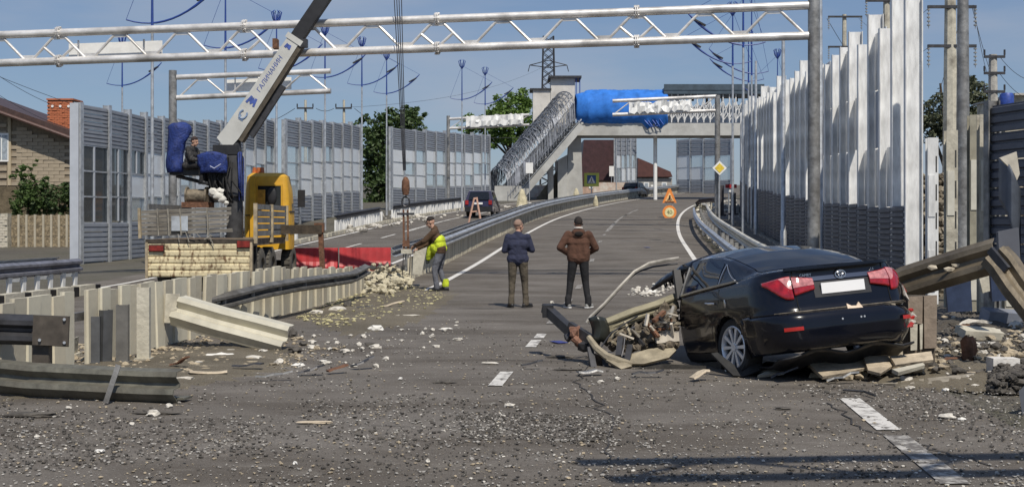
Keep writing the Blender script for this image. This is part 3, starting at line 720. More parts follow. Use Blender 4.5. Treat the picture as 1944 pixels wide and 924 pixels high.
# ------------------------------------------------------------------ houses
def brick_courses(root, x0, x1, y, z0, z1, mat, bw, bh, clip=None, seed=1, name='brick', d=.07):
    rg = random.Random(seed); n = 0
    key = ('br', bw, bh, mat.name)
    if key not in _pc:
        b = MB(); b.bx(0, bw - .02, -d, 0, 0, bh - .015); _pc[key] = b.mesh(name, mat)
    r = 0; z = z0
    while z + bh <= z1 + .001:
        x = x0 - (bw / 2 if r % 2 else 0)
        while x < x1 - bw * .4:
            if x >= x0 - .01 and x + bw <= x1 + .01 and (clip is None or clip(x + bw / 2, z + bh)):
                inst(_pc[key], name, root, Vector((x, y + rg.uniform(-.025, .025), z)) - root.location); n += 1
            x += bw
        z += bh; r += 1
    return n
YH = 70.0
def left_house():
    S = F / YH; X = lambda px: (px - 972) / S; Z = lambda py: CH + (423 - py) / S
    wall = M("beige ragged brick", (.34, .285, .21), .9, 0, .2, 3, .3, stretch=(.5, 1, 3)); wall2 = M("pale quoin", (.42, .35, .24), .9, 0, .1, 3)
    zb = .35; root = thing('brick_house', 'beige stone house with brown sloping roof and orange chimney', 'house', (X(60), YH, zb))
    roofl = lambda x: Z(212) - (x - X(0)) * (Z(212) - Z(262)) / (X(138) - X(0))
    m_ = MB(); m_.prism([(X(-160), YH, zb - .3), (X(142), YH, zb - .3), (X(142), YH, roofl(X(142)) - .1), (X(-160), YH, roofl(X(-160)) - .1)], (0, 7, 0)); m_.build('wall', M("house mortar", (.22, .18, .13), .95, 0, .2, 5), root)
    brick_courses(root, X(22), X(142), YH, Z(352), Z(222), wall, .62, .21, clip=lambda x, z: z < roofl(x) - .35, seed=3, name='stone')
    brick_courses(root, X(-6), X(18), YH, Z(352), Z(225), wall, .62, .21, clip=lambda x, z: z < roofl(x) - .35 and not (x < X(20) and Z(308) < z < Z(252)), seed=4, name='stone')
    m_ = MB(); m_.bx(X(16), X(22), YH - .12, YH + .1, Z(352), Z(222)); m_.build('corner_strip', wall2, root)
    m_ = MB(); m_.bx(X(-30), X(142), YH - .1, YH + .05, zb, Z(354)); m_.build('plinth', M("dark plinth stone", (.12, .095, .06), .95, 0, .3, 4, .5), root)
    f = MB(); f.bx(X(-8), X(18), YH - .14, YH - .02, Z(307), Z(253)); fr = f.build('window', white_paint, root)
    MB().bx(X(-6), X(4), YH - .16, YH - .141, Z(303), Z(257)).build('pane', M("house glass", (.30, .34, .38), .1), fr)
    MB().bx(X(6), X(16), YH - .16, YH - .141, Z(303), Z(257)).build('pane', M("house glass", (.30, .34, .38), .1), fr)
    # roof slab with gutter
    sl = [(X(-200), YH - .9, roofl(X(-200)) + .05), (X(150), YH - .9, roofl(X(150)) + .05), (X(150), YH - .9, roofl(X(150)) + .42), (X(-200), YH - .9, roofl(X(-200)) + .42)]
    m_ = MB(); m_.prism(sl, (0, 9, 0)); m_.build('roof', brick_roof, root)
    m_ = MB(); m_.tube([Vector((X(-200), YH - 1.0, roofl(X(-200)) + .02)), Vector((X(150), YH - 1.0, roofl(X(150)) + .02))], .1, 8); m_.build('gutter', M("gutter brown", (.10, .055, .045), .4), root, True)
    ch = M("orange brick", (.42, .135, .062), .85, 0, .15, 4); mor = M("chimney mortar", (.27, .16, .11), .95)
    m_ = MB(); m_.bx(X(78), X(127), YH + 1, YH + 2.4, Z(240), Z(187)); c = m_.build('chimney', mor, root)
    brick_courses(c if False else root, X(78) - .02, X(127), YH + 1, Z(262), Z(188), ch, .3, .105, seed=9, clip=lambda x, z: z > roofl(x) + .4, d=.04)
    MB().bx(X(76.5), X(128.5), YH + .9, YH + 2.5, Z(187), Z(184)).build('chimney_cap', ch, root)
    for px in (88, 103, 119): MB().cyl((X(px), YH + .9, Z(199)), (X(px), YH + 1.0, Z(199)), .075, n=10).build('vent', white_paint, root)
left_house()
def concrete_fence():
    Y = 58.0; S = F / Y; X = lambda px: (px - 972) / S; Z = lambda py: CH + (423 - py) / S
    zb = Z(489); root = thing('concrete_fence', 'rough panel fence with thin pale posts in front of the shrubs', 'fence', (X(70), Y, zb))
    pan = M("fence stone relief", (.235, .19, .125), .95, 0, .4, 9, .9, bscale=14); pst = M("fence post concrete", (.40, .36, .28), .9, 0, .1, 5)
    xs_ = [22, 36.5, 51.5, 67.5, 83.5, 98.5, 113, 128, 143, 158]
    b = MB()
    for i in range(len(xs_) - 1):
        for r in range(4):
            h = (Z(408) - zb) / 4
            m_ = MB(); P = [[Vector((X(xs_[i]) + (X(xs_[i + 1]) - X(xs_[i])) * a / 5, Y - rng.uniform(0, .05), zb + r * h + .012 + (h - .024) * c / 3)) for c in range(4)] for a in range(6)]
            m_.grid(P); m_.bx(X(xs_[i]), X(xs_[i + 1]), Y + .01, Y + .06, zb + r * h + .012, zb + (r + 1) * h - .012); m_.build('panel', pan, root)
    for x in xs_[1:]: MB().bx(X(x) - .05, X(x) + .05, Y - .1, Y + .08, zb - .2, Z(407)).build('post', pst, root)
    root2 = thing('gate_pillar', 'pale brick gate pillar at the left end of the fence', 'pillar', (X(10), Y - .2, zb))
    MB().bx(X(2) + .02, X(21) - .02, Y - .36, Y + .1, zb - .2, Z(405)).build('core', cream, root2)
    brick_courses(root2, X(2), X(21), Y - .36, zb, Z(406), M("pale pillar brick", (.50, .46, .38), .9, 0, .12, 6), .235, .13, seed=4, d=.03)
    m_ = MB(); m_.bx(X(-40), X(58), Y - 2.2, Y - 1.7, zb - .5, Z(492)); solo(m_, 'kerb_block', concrete, 'long low concrete block in front of the gate pillar', 'block')
    m_ = MB(); m_.bx(X(-30), X(2) - .05, Y - .2, Y + .1, zb - .2, Z(416)); solo(m_, 'fence_door', black, 'black gate leaf left of the pale brick pillar', 'gate')
concrete_fence()
def far_house(label, px0, px1, top, base, Y, wallm, roofm, ridge, over=.6, win=()):
    S = F / Y; X = lambda px: (px - 972) / S; Z = lambda py: CH + (423 - py) / S
    root = thing('far_house', label, 'house', (X((px0 + px1) / 2), Y, Z(base)))
    MB().bx(X(px0), X(px1), Y, Y + 6, Z(base) - 1, Z(top)).build('wall', wallm, root)
    m_ = MB(); m_.prism([(X(a), Y - .5, Z(b)) for a, b in ridge], (0, 7, 0)); m_.build('roof', roofm, root)
    for a, b, c, d in win:
        f = MB(); f.bx(X(a), X(b), Y - .06, Y - .01, Z(d), Z(c)); fo = f.build('window', white_paint, root)
        MB().bx(X(a) + .12, X(b) - .12, Y - .08, Y - .061, Z(d) + .12, Z(c) - .12).build('pane', M("house glass", (.30, .34, .38), .1), fo)
far_house('dark red roofed house filling the space under the footbridge', 1104, 1172, 342, 366, 138, M("pinkish plaster", (.40, .28, .22), .9, 0, .25, 2), M("wine red roof", (.055, .024, .026), .5, 0, .25, 2, .3),
          [(1100, 343), (1176, 343), (1168, 266), (1108, 266)], win=((1118, 1127, 347, 358), (1140, 1150, 347, 358)))
far_house('low house with sloping brown roof seen beyond the bridge posts', 1212, 1276, 338, 366, 175, M("grey plaster", (.30, .29, .27), .9, 0, .25, 2), M("brown red roof", (.09, .035, .028), .5, 0, .2, 2),
          [(1210, 336), (1276, 336), (1272, 326), (1210, 300)], win=((1222, 1232, 346, 357), (1256, 1266, 346, 357)))
# ------------------------------------------------------------------ trees and shrubs
leaf_mats = [M("leaf dark", (.055, .092, .026), .6, 0, .3, 2, trans=.2), M("leaf mid", (.075, .125, .032), .6, 0, .3, 2, trans=.25), M("leaf bright", (.12, .20, .04), .6, 0, .3, 2, trans=.3), M("leaf grey", (.095, .108, .06), .6, 0, .3, 2, trans=.2)]
bark = M("bark", (.085, .065, .045), .95, 0, .3, 9, .5)
def tree(name, label, cat, base, lobes, n, leaf, mat, trunk_r=.15, group=None, seed=1, limbs=True):
    rg = random.Random(seed); base = Vector(base)
    root = thing(name, label, cat, base, group)
    V, Fc = [], []
    tot = sum(l[1][0] * l[1][1] * l[1][2] for l in lobes) ** 1
    for c, r in lobes:
        c = Vector(c); k = max(12, int(n * r[0] * r[1] * r[2] / tot))
        clumps = []
        for q in range(max(6, k // 26)):
            while True:
                u = Vector((rg.uniform(-1, 1), rg.uniform(-1, 1), rg.uniform(-1, 1)))
                if .25 < u.length < 1: break
            clumps.append((Vector((c.x + u.x * r[0], c.y + u.y * r[1], c.z + u.z * r[2])), rg.uniform(.16, .34) * min(r)))
        for q in range(k):
            cc, cr = clumps[rg.randrange(len(clumps))]
            p = cc + Vector((rg.gauss(0, .6), rg.gauss(0, .6), rg.gauss(0, .5))) * cr
            s = leaf * rg.uniform(.6, 1.3); a = Vector((rg.gauss(0, 1), rg.gauss(0, 1), rg.gauss(0, .6))).normalized(); b = a.cross(Vector((rg.gauss(0, 1), rg.gauss(0, 1), rg.gauss(0, 1)))).normalized()
            i = len(V); V += [p - a * s, p + b * s * .5, p + a * s, p - b * s * .5]; Fc.append((i, i + 1, i + 2, i + 3))
    m_ = MB(); m_.v = [tuple(v) for v in V]; m_.f = Fc
    m_.build('crown', mat, root, fix=False)
    top = max(l[0][2] for l in lobes)
    m_ = MB(); m_.tube([base - Vector((0, 0, .3)), base + Vector((.05, 0, (top - base.z) * .4)), Vector((lobes[0][0][0], lobes[0][0][1], top))], [trunk_r, trunk_r * .75, trunk_r * .25], 8)
    if limbs:
        for c, r in lobes:
            st = base + Vector((0, 0, (top - base.z) * rg.uniform(.25, .5))); m_.tube([st, st.lerp(Vector(c), .6) + Vector((0, 0, .2)), Vector(c)], [trunk_r * .5, trunk_r * .32, trunk_r * .12], 6)
    m_.build('trunk', bark, root, True)
    return root
def lobe(px, py, Y, rx, rz, ry=None):
    S = F / Y; p = at(px, py, Y); return (tuple(p), (rx / S, (ry or rx) / S, rz / S))
tree('broadleaf_tree', 'big dark tree filling the gap between two noise barriers', 'tree', gp(725, 112), [lobe(722, 300, 112, 44, 62), lobe(760, 240, 113, 45, 36), lobe(700, 245, 113, 26, 24), lobe(778, 222, 113, 32, 22), lobe(735, 360, 111, 42, 42), lobe(716, 390, 110, 30, 25)], 9000, .24, leaf_mats[0], .3, seed=2)
tree('broadleaf_tree', 'bright green tree behind the stair and torn board', 'tree', gp(965, 135), [lobe(965, 205, 135, 38, 30), lobe(990, 190, 136, 28, 22), lobe(938, 222, 136, 28, 22), lobe(975, 240, 135, 50, 35), lobe(900, 236, 136, 34, 20), lobe(945, 265, 135, 30, 20)], 6500, .24, leaf_mats[2], .3, seed=3)
tree('broadleaf_tree', 'dark dense tree behind the thick grey mast on the right', 'tree', gp(1800, 72), [lobe(1785, 215, 72, 36, 36), lobe(1850, 195, 73, 42, 44), lobe(1765, 245, 72, 26, 24), lobe(1875, 240, 73, 36, 40), lobe(1820, 250, 72, 55, 30), lobe(1835, 162, 73, 22, 16)], 9000, .13, leaf_mats[3], .25, seed=4)
tree('garden_shrub', 'tall leafy shrub with upright shoots in front of the beige house', 'shrub', at(52, 420, 62), [lobe(55, 375, 62, 30, 38), lobe(38, 330, 62, 14, 30), lobe(62, 320, 62, 9, 26), lobe(78, 345, 62, 12, 26), lobe(45, 395, 62, 24, 16)], 2600, .11, leaf_mats[1], .06, seed=5)
tree('garden_shrub', 'rounded dark shrub beside the grey barrier end', 'shrub', at(115, 420, 62), [lobe(110, 380, 62, 32, 30), lobe(130, 375, 62, 20, 32), lobe(90, 395, 62, 26, 16)], 2200, .11, leaf_mats[0], .06, seed=6)
# ------------------------------------------------------------------ guard rails and median
def wprof(h=.31, d=.085, t=.014, s=1):
    f = [(0, .5), (d * .3, .43), (d, .33), (d, .18), (d * .18, .05), (d * .18, -.05), (d, -.18), (d, -.33), (d * .3, -.43), (0, -.5)]
    f = [(a, b * h) for a, b in f]; p = f + [(a - t, b) for a, b in f[::-1]]
    return [(s * a, b) for a, b in p]
def cpost(mb, p, h, wd=.1, d=.08, rot=0.0, lean=(0, 0)):           # folded C section post
    t = .012; prof = [(-wd / 2, -d / 2), (wd / 2, -d / 2), (wd / 2, d / 2), (wd / 2 - t, d / 2), (wd / 2 - t, -d / 2 + t), (-wd / 2 + t, -d / 2 + t), (-wd / 2 + t, d / 2), (-wd / 2, d / 2)]
    c, s = math.cos(rot), math.sin(rot); p = Vector(p)
    mb.prism([(p.x + x * c - y * s, p.y + x * s + y * c, p.z) for x, y in prof], (lean[0] * h, lean[1] * h, h))
slat_mats = [M('cream slat', (.56, .51, .39), .7, 0, .07, 4, .04, stain=.4), M('cream slat, dirty', (.47, .43, .335), .7, 0, .09, 4, .04, stain=.55), M('cream slat, pale', (.60, .56, .44), .7, 0, .06, 4, .04, stain=.3)]
def slat_mesh(wd, h, mat):
    key = ('slat', wd, h, mat.name)
    if key not in _pc:
        b = MB(); d = .035
        b.prism([(-wd / 2, 0, 0), (wd / 2, 0, 0), (wd / 2 + .01, .03, 0), (wd / 2, .055, 0), (-wd / 2, .055, 0), (-wd / 2 - .01, .03, 0)], (0, 0, h))
        b.cyl((0, -.004, h * .86), (0, .002, h * .86), .011, n=6)
        _pc[key] = b.mesh("slat", mat)
    return _pc[key]
b0 = RP(13, -5.1)
med = thing('median_barrier', 'nearer median of cream upright slats broken off beside the worker', 'median barrier', b0, 'median barriers between the carriageways')
rg = random.Random(17); y = 12.2; k = 0
while y < 29.2:
    h = .88 - .22 * sst(22, 29, y); gone = (14.05 < y < 14.3) or (13.1 < y < 13.3)
    if not gone:
        o = inst(slat_mesh(.258, round(h * 20) / 20, slat_mats[rg.randrange(3)]), 'slat', med, RP(y, -5.12 + (.035 if k % 2 else 0) + rg.uniform(-.01, .01), rg.uniform(-.03, .015)) - b0)
        o.rotation_euler = (rg.gauss(0, .015), rg.gauss(0, .012), math.atan2(1, .099) + math.pi + rg.gauss(0, .03))
    y += .295; k += 1
MB().sweep([(-.03, -.05), (.03, -.05), (.03, .05), (-.03, .05)], [RP(q, -5.22, .58 - .2 * sst(22, 29, q)) for q in np.arange(12.2, 29, 1.0)]).build('back_rail', galv_old, med)
# the bent rail in front of it
pts = [at(372, 583, 18.3), at(430, 570, 19.2), at(500, 552, 20.5), at(560, 541, 22.2), at(620, 533, 24.2), at(668, 526, 26.0), at(694, 512, 27.2)]
rb = thing('bent_guard_rail', 'long dented guard rail leaning on the cream slats', 'guard rail', pts[0])
MB().sweep(wprof(.26, .12, .02), pts).build('beam', M('dark bent rail', (.15, .145, .135), .55, .35, .35, 5, .2, stain=.5), rb, True)
MB().sweep([(.005, -.12), (.012, -.12), (.012, .12), (.005, .12)], pts).build('recess_shade', black, rb)  # black strip standing in for the shadow inside the rail's recess
for u in (.8, 1.6, 2.4, 3.2, 4.2, 5.2):
    i = int(u); p = pts[i].lerp(pts[i + 1], u - i); MB().box(p + Vector((.06, 0, 0)), (.05, .05, .2)).build('spacer', galv_old, rb)
# torn pale rail lying against the slats
pts = [at(338, 588, 16.75), at(352, 592, 16.7), at(420, 612, 16.55), at(490, 630, 16.4), at(546, 645, 16.3)]
fr = thing('fallen_guard_rail', 'cream guard rail torn loose and slanting down to the asphalt', 'guard rail', pts[-1])
upv = Vector((.12, .45, .88)).normalized()
MB().sweep(wprof(.46, .12, .016), pts, up=upv).build('beam', M("ivory rail", (.56, .53, .43), .5, .1, .1, 4, stain=.35), fr, True)
MB().box(at(327, 585, 16.75), (.19, .05, .40), Euler((0, .05, .2)).to_matrix()).build('end_plate', cream, fr)
# fallen beam at lower left
pts = [gpy(-90, 742) + Vector((0, .1, .19)), gpy(60, 752) + Vector((0, 0, .17)), gpy(200, 758) + Vector((0, 0, .16)), gpy(280, 760) + Vector((0, 0, .15)), gpy(345, 762) + Vector((0, -.05, .16))]
lb_ = thing('fallen_guard_rail', 'weathered grey guard rail lying on its edge at lower left', 'guard rail', pts[2])
rail_old = M("mossy rail", (.15, .145, .118), .65, .25, .3, 5, .15, stain=.55)
MB().sweep(wprof(.33, .10, .016), pts, up=Vector((.0, .35, .94)).normalized()).build('beam', rail_old, lb_, True)
c = gpy(222, 762) + Vector((0, -.05, .18)); MB().beam(c + Vector((-.06, -.09, -.17)), c + Vector((.04, -.03, .18)), .05, .012, up=(0, 1, 0)).build('strap', galv_old, lb_)
MB().beam(pts[3] + Vector((-.3, .12, -.13)), pts[4] + Vector((.05, .1, -.13)), .16, .02).build('lower_lip', rail_old, lb_)
# the stub of dark rail with its post
st = thing('guard_rail_stub', 'broken dark guard rail end on a square post at the left edge', 'guard rail', gp(80, 12.35))
p = [at(-60, 622, 12.3), at(60, 626, 12.35), at(131, 629, 12.35)]
MB().sweep(wprof(.31, .10, .02), p).build('beam', dark_metal, st, True)
MB().box(at(97, 627, 12.24), (.36, .03, .30), Euler((0, .04, 0)).to_matrix()).build('splice_plate', M("stained steel", (.10, .085, .07), .6, .4, .3, 7, stain=.3), st)
m_ = MB(); cpost(m_, gp(80, 12.35) - Vector((0, 0, .1)), .70, .17, .1); m_.build('post', M("stained steel", (.10, .085, .07)), st)
for a, b in ((122, 606), (122, 650), (75, 645)): MB().cyl(at(a, b, 12.20), at(a, b, 12.23), .016, n=6).build('bolt', galv, st)
def post_stub(px, py, top, wd, mat, label, lean=(0, 0), rot=.1):
    b = gpy(px, py); h = at(0, top, b.y).z - b.z
    m_ = MB(); cpost(m_, b - Vector((0, 0, .08)), h + .08, wd, wd * .75, rot, lean); m_.box(b + Vector((0, 0, .01)), (wd * 1.3, wd * 1.2, .05)); return solo(m_, 'post_stub', mat, label, 'post', 'bare rail posts left standing', base=b)
post_stub(178, 692, 600, .15, M("blue grey post", (.10, .104, .11), .6, .3, .2, 6, stain=.3), 'blue grey post stub nearest the fallen rail, left of the pair', rot=.2)
post_stub(199, 690, 588, .13, M("blue grey post", (.10, .104, .11)), 'dark post stub leaning behind the blue grey one', (.02, 0), .9)
post_stub(233, 690, 578, .14, M("mid grey post", (.16, .155, .145), .6, .3, .2, 6, stain=.2), 'single mid grey post stub with a dark foot')
post_stub(273, 684, 545, .15, cream, 'tall cream post stub with a flared foot')
post_stub(118, 676, 640, .3, cream, 'short broken cream post stub behind the dark post', (.1, 0))
# far median
b0 = RP(34, -4.9)
fm = thing('median_barrier', 'farther median with paired rails curving up to the bridge', 'median barrier', b0, 'median barriers between the carriageways')
y = 34.0; k = 0; far = MB()
def dirang(y): d = RP(y + .5, 0) - RP(y - .5, 0); return math.atan2(d.y, d.x)
while y < 158:
    h = .66
    if k < 112:
        o = inst(slat_mesh(.21, .65, slat_mats[rg.randrange(3)]), 'slat', fm, RP(y, -4.86 + rg.uniform(-.01, .01), rg.uniform(-.05, .0)) - b0)
        o.rotation_euler = (0, rg.gauss(0, .02), dirang(y) + math.pi)
    else:
        p = RP(y, -4.86); a = dirang(y); far.box(p + Vector((0, 0, .3)), (.2, .05, .66), Euler((0, 0, a)).to_matrix())
    y += .25 if y < 62 else .42; k += 1
o = far.build('far_slats', cream, fm); o['kind'] = 'stuff'
ys_ = [34 + 1.5 * q for q in range(84)]
MB().sweep(wprof(.31, .09), [RP(q, -4.72, .78) for q in ys_]).build('near_rail', galv, fm, True)
MB().sweep(wprof(.31, .09, s=-1)[::-1], [RP(q, -5.25, .80) for q in ys_]).build('far_rail', galv, fm, True)
MB().sweep([(-.06, -.025), (.06, -.025), (.06, .025), (-.06, .025)], [RP(q, -4.98, .93) for q in ys_]).build('top_strip', galv_old, fm)
pm = MB(); pm.bx(-.06, .06, -.05, .05, -.2, .92); pme = pm.mesh('post', galv_old)
for q in range(62): inst(pme, 'post', fm, RP(34.5 + 2 * q, -5.0) - b0, dirang(34.5 + 2 * q))
# right guard rail with its looped end
b0 = RP(30, 4.7)
gr = thing('guard_rail', 'double guard rail along the footway ending in a pale rounded loop', 'guard rail', b0)
ys_ = [26 + 1.0 * q for q in range(47)]
MB().sweep(wprof(.33, .09, s=-1)[::-1], [RP(q, 4.55, .58) for q in ys_]).build('road_rail', galv, gr, True)
loop = [RP(q, 5.3, .66) for q in ys_] + [RP(72.8, 5.15, .68), RP(73.3, 4.95, .69), RP(73.3, 4.72, .68), RP(72.7, 4.58, .66)]
MB().sweep(wprof(.33, .09), loop).build('path_rail', M("pale rail", (.62, .60, .53), .5, .2, .1, 4, stain=.2), gr, True)
MB().tube([p + Vector((0, 0, .16)) for p in loop], .085, 8).build('rounded_top', M("pale rail", (.62, .60, .53)), gr, True)
pm = MB(); pm.bx(-.06, .06, -.05, .05, -.2, .7); pme = pm.mesh('post', galv_old)
for q in range(24): inst(pme, 'post', gr, RP(26.5 + 2 * q, 4.9) - b0)
def second_rail():
    b = RP(62, 5.4); r_ = thing('short_guard_rail', 'short stub of guard rail on white rubble past the looped rail end', 'guard rail', b)
    pts = [at(1322, 388, 73), at(1330, 381, 72), at(1350, 379, 70), at(1366, 379, 68)]
    MB().sweep(wprof(.3, .08), pts).build('beam', dark_metal, r_, True)
    for p in pts[1:]: MB().box(p - Vector((0, 0, .3)), (.1, .08, .5)).build('post', cream, r_)
second_rail()
# near-left edge rail: dark beam, white brackets, kerb blocks
def left_edge_rail():
    tl = lambda y: -12.05
    b = RP(24, -12); b.z = gz(b.x, b.y)
    r_ = thing('edge_guard_rail', 'dark blue grey guard rail on white brackets at far left', 'guard rail', b)
    Pq = lambda y, dt, dz: Vector((cx(y) - 12.05 + dt - .0 * (y - 24), y, gz(cx(y) - 12.05, y) + dz))
    yq = [21.5 + .5 * q for q in range(17)]
    MB().sweep(wprof(.34, .10), [Pq(q, 0, .66) for q in yq]).build('beam', M("slate rail", (.20, .205, .24), .5, .35, .25, 5, stain=.3), r_, True)
    MB().sweep(wprof(.34, .10, s=-1)[::-1], [Pq(q, -.45, .70) for q in yq]).build('rear_beam', galv, r_, True)
    br = MB(); br.prism([(-.045, -.03, 0), (.045, -.03, 0), (.085, -.03, .46), (-.085, -.03, .46)], (0, .06, 0)); bme = br.mesh('bracket', white_paint)
    for q in np.arange(21.8, 29.6, .62): inst(bme, 'bracket', r_, Pq(q, .02, .06) - b, math.pi / 2 - .1)
    for q in np.arange(22, 29.6, 1.24): MB().box(Pq(q, -.2, .45), (.36, .08, .12)).build('tie', galv, r_)
    kb = MB(); kb.bx(-.40, .40, -.11, .11, 0, .24); kme = kb.mesh('kerb_block', cream); kd = MB(); kd.bx(-.14, .14, -.10, .10, 0, .22); kdm = kd.mesh('kerb_gap', black)
    kr = thing('striped_kerb', 'raised white kerb with black gaps below the slate guard rail', 'kerb', Pq(24, .55, 0))
    for q in np.arange(21.8, 29.6, 1.12):
        inst(kme, 'kerb_block', kr, Pq(q, .55, 0) - kr.location, math.pi / 2 - .1); inst(kdm, 'kerb_gap', kr, Pq(q + .56, .55, 0) - kr.location, math.pi / 2 - .1)
left_edge_rail()
# far-left edge: stone kerb, rail and rubble
def far_left_rail(y0, y1, label):
    b = RP(y0, -13.4); r_ = thing('edge_guard_rail', label, 'guard rail', b)
    yq = np.arange(y0, y1, 1.0)
    MB().sweep(wprof(.31, .09), [RP(q, -13.4, .72) for q in yq]).build('beam', dark_metal, r_, True)
    m_ = MB(); m_.bx(-.09, .09, -.05, .05, 0, .58); me_ = m_.mesh('slat', white_paint)
    for q in np.arange(y0, y1 - .5, .36): inst(me_, 'slat', r_, RP(q, -13.4 + rng.uniform(-.04, .04)) - b, math.pi / 2 - .1 + rng.uniform(-.2, .2))
far_left_rail(44, 54, 'edge rail on white slats behind the outrigger leg')
far_left_rail(60, 70, 'edge rail on white slats left of the dark parked car')
far_left_rail(72, 92, 'edge rail on white slats passing behind the dark parked car')
m_ = MB()
for q in np.arange(38, 96, .5):
    p = RP(q, -12.75); m_.box(p + Vector((rng.uniform(-.04, .04), 0, .05)), (.22, .46, .2), Euler((0, 0, -.1 + rng.uniform(-.08, .08))).to_matrix())
tag(m_.build('kerb', cream), kind='structure')
m_ = MB()
for q in np.arange(34, 80, .6): m_.box(RP(q, 7.35) + Vector((rng.uniform(-.05, .05), 0, .05)), (.2, .5, .14), Euler((0, 0, -.1 + rng.uniform(-.15, .15))).to_matrix())
tag(m_.build('kerb', concrete), kind='structure')
# red water filled barrier
def red_barrier(x0, x1, y, yaw, label):
    L = x1 - x0; b = Vector(((x0 + x1) / 2, y, gz((x0 + x1) / 2, y)))
    m_ = MB(); prof = [(-.24, 0), (-.24, .14), (-.15, .30), (-.09, .72), (.09, .72), (.15, .30), (.24, .14), (.24, 0)]
    n = 14; P = []
    for i in range(n + 1):
        u = -L / 2 + L * i / n; k = .93 if i % 2 else 1.0
        P.append([Vector((u, a * k, c)) for a, c in prof])
    m_.grid(P)
    for e in (P[0], P[-1]): m_.add(e, [tuple(range(len(e)))])
    o = m_.build('plastic_barrier', red_plastic, world=False); o.location = b; o.rotation_euler = (0, 0, yaw); tag(o, label, 'plastic barrier', 'red plastic road barriers')
red_barrier(-6.85, -5.35, 37.2, .06, 'left one of the red plastic barriers, cut by the outrigger leg')
red_barrier(-5.32, -3.75, 37.4, .12, 'right one of the red plastic barriers, ending by the rubble')
# ------------------------------------------------------------------ signs
def disc(mb, c, r, d, n=24): c = Vector(c); mb.cyl(c, c + Vector((0, d, 0)), r, n=n)
def sign_cross():
    Y = 121.0; S = F / Y; b = gp(1123, Y); b.z = zp(Y); r_ = thing('crossing_sign', 'pedestrian crossing sign on a bright yellow green panel', 'sign', b)
    c = at(1123, 341, Y); yg = M("fluorescent yellow", (.62, .66, .12), .5, 0, .05, 3)
    MB().bx(c.x - .74, c.x + .74, Y - .03, Y + .02, c.z - .68, c.z + .66).build('panel', yg, r_)
    MB().bx(c.x - .44, c.x + .44, Y - .045, Y - .031, c.z - .40, c.z + .44).build('blue_square', M("sign blue", (.04, .10, .28), .4), r_)
    m_ = MB(); m_.prism([(c.x - .38, Y - .06, c.z - .34), (c.x + .38, Y - .06, c.z - .34), (c.x, Y - .06, c.z + .36)], (0, .012, 0)); m_.build('white_triangle', white_paint, r_)
    m_ = MB(); m_.ellipsoid((c.x + .01, Y - .066, c.z + .10), (.045, .01, .05)); m_.beam((c.x, Y - .066, c.z + .06), (c.x - .01, Y - .066, c.z - .12), .07, .01, up=(0, 1, 0))
    m_.beam((c.x - .01, Y - .066, c.z - .1), (c.x - .12, Y - .066, c.z - .31), .05, .01, up=(0, 1, 0)); m_.beam((c.x, Y - .066, c.z - .1), (c.x + .11, Y - .066, c.z - .31), .05, .01, up=(0, 1, 0))
    m_.build('walking_figure', black, r_)
    MB().cyl((c.x, Y + .05, b.z - .2), (c.x, Y + .05, c.z + .6), .05, n=8).build('pole', galv, r_)
sign_cross()
def sign_main():
    Y = 61.6; c = at(1366, 319, Y); b = gp(1366, Y); b.z = zp(Y); r_ = thing('priority_sign', 'yellow and white diamond sign on a thin pole by the gantry post', 'sign', b)
    def dia(s, y, nm, mt, d): m_ = MB(); m_.prism([(c.x - s, y, c.z), (c.x, y, c.z - s), (c.x + s, y, c.z), (c.x, y, c.z + s)], (0, d, 0)); m_.build(nm, mt, r_)
    dia(.37, Y - .02, 'white_board', white_paint, .03); dia(.25, Y - .035, 'yellow_field', M("sign yellow", (.70, .52, .06), .45), .012)
    MB().cyl((c.x, Y + .05, b.z - .2), (c.x, Y + .05, c.z + .5), .04, n=8).build('pole', galv, r_)
sign_main()
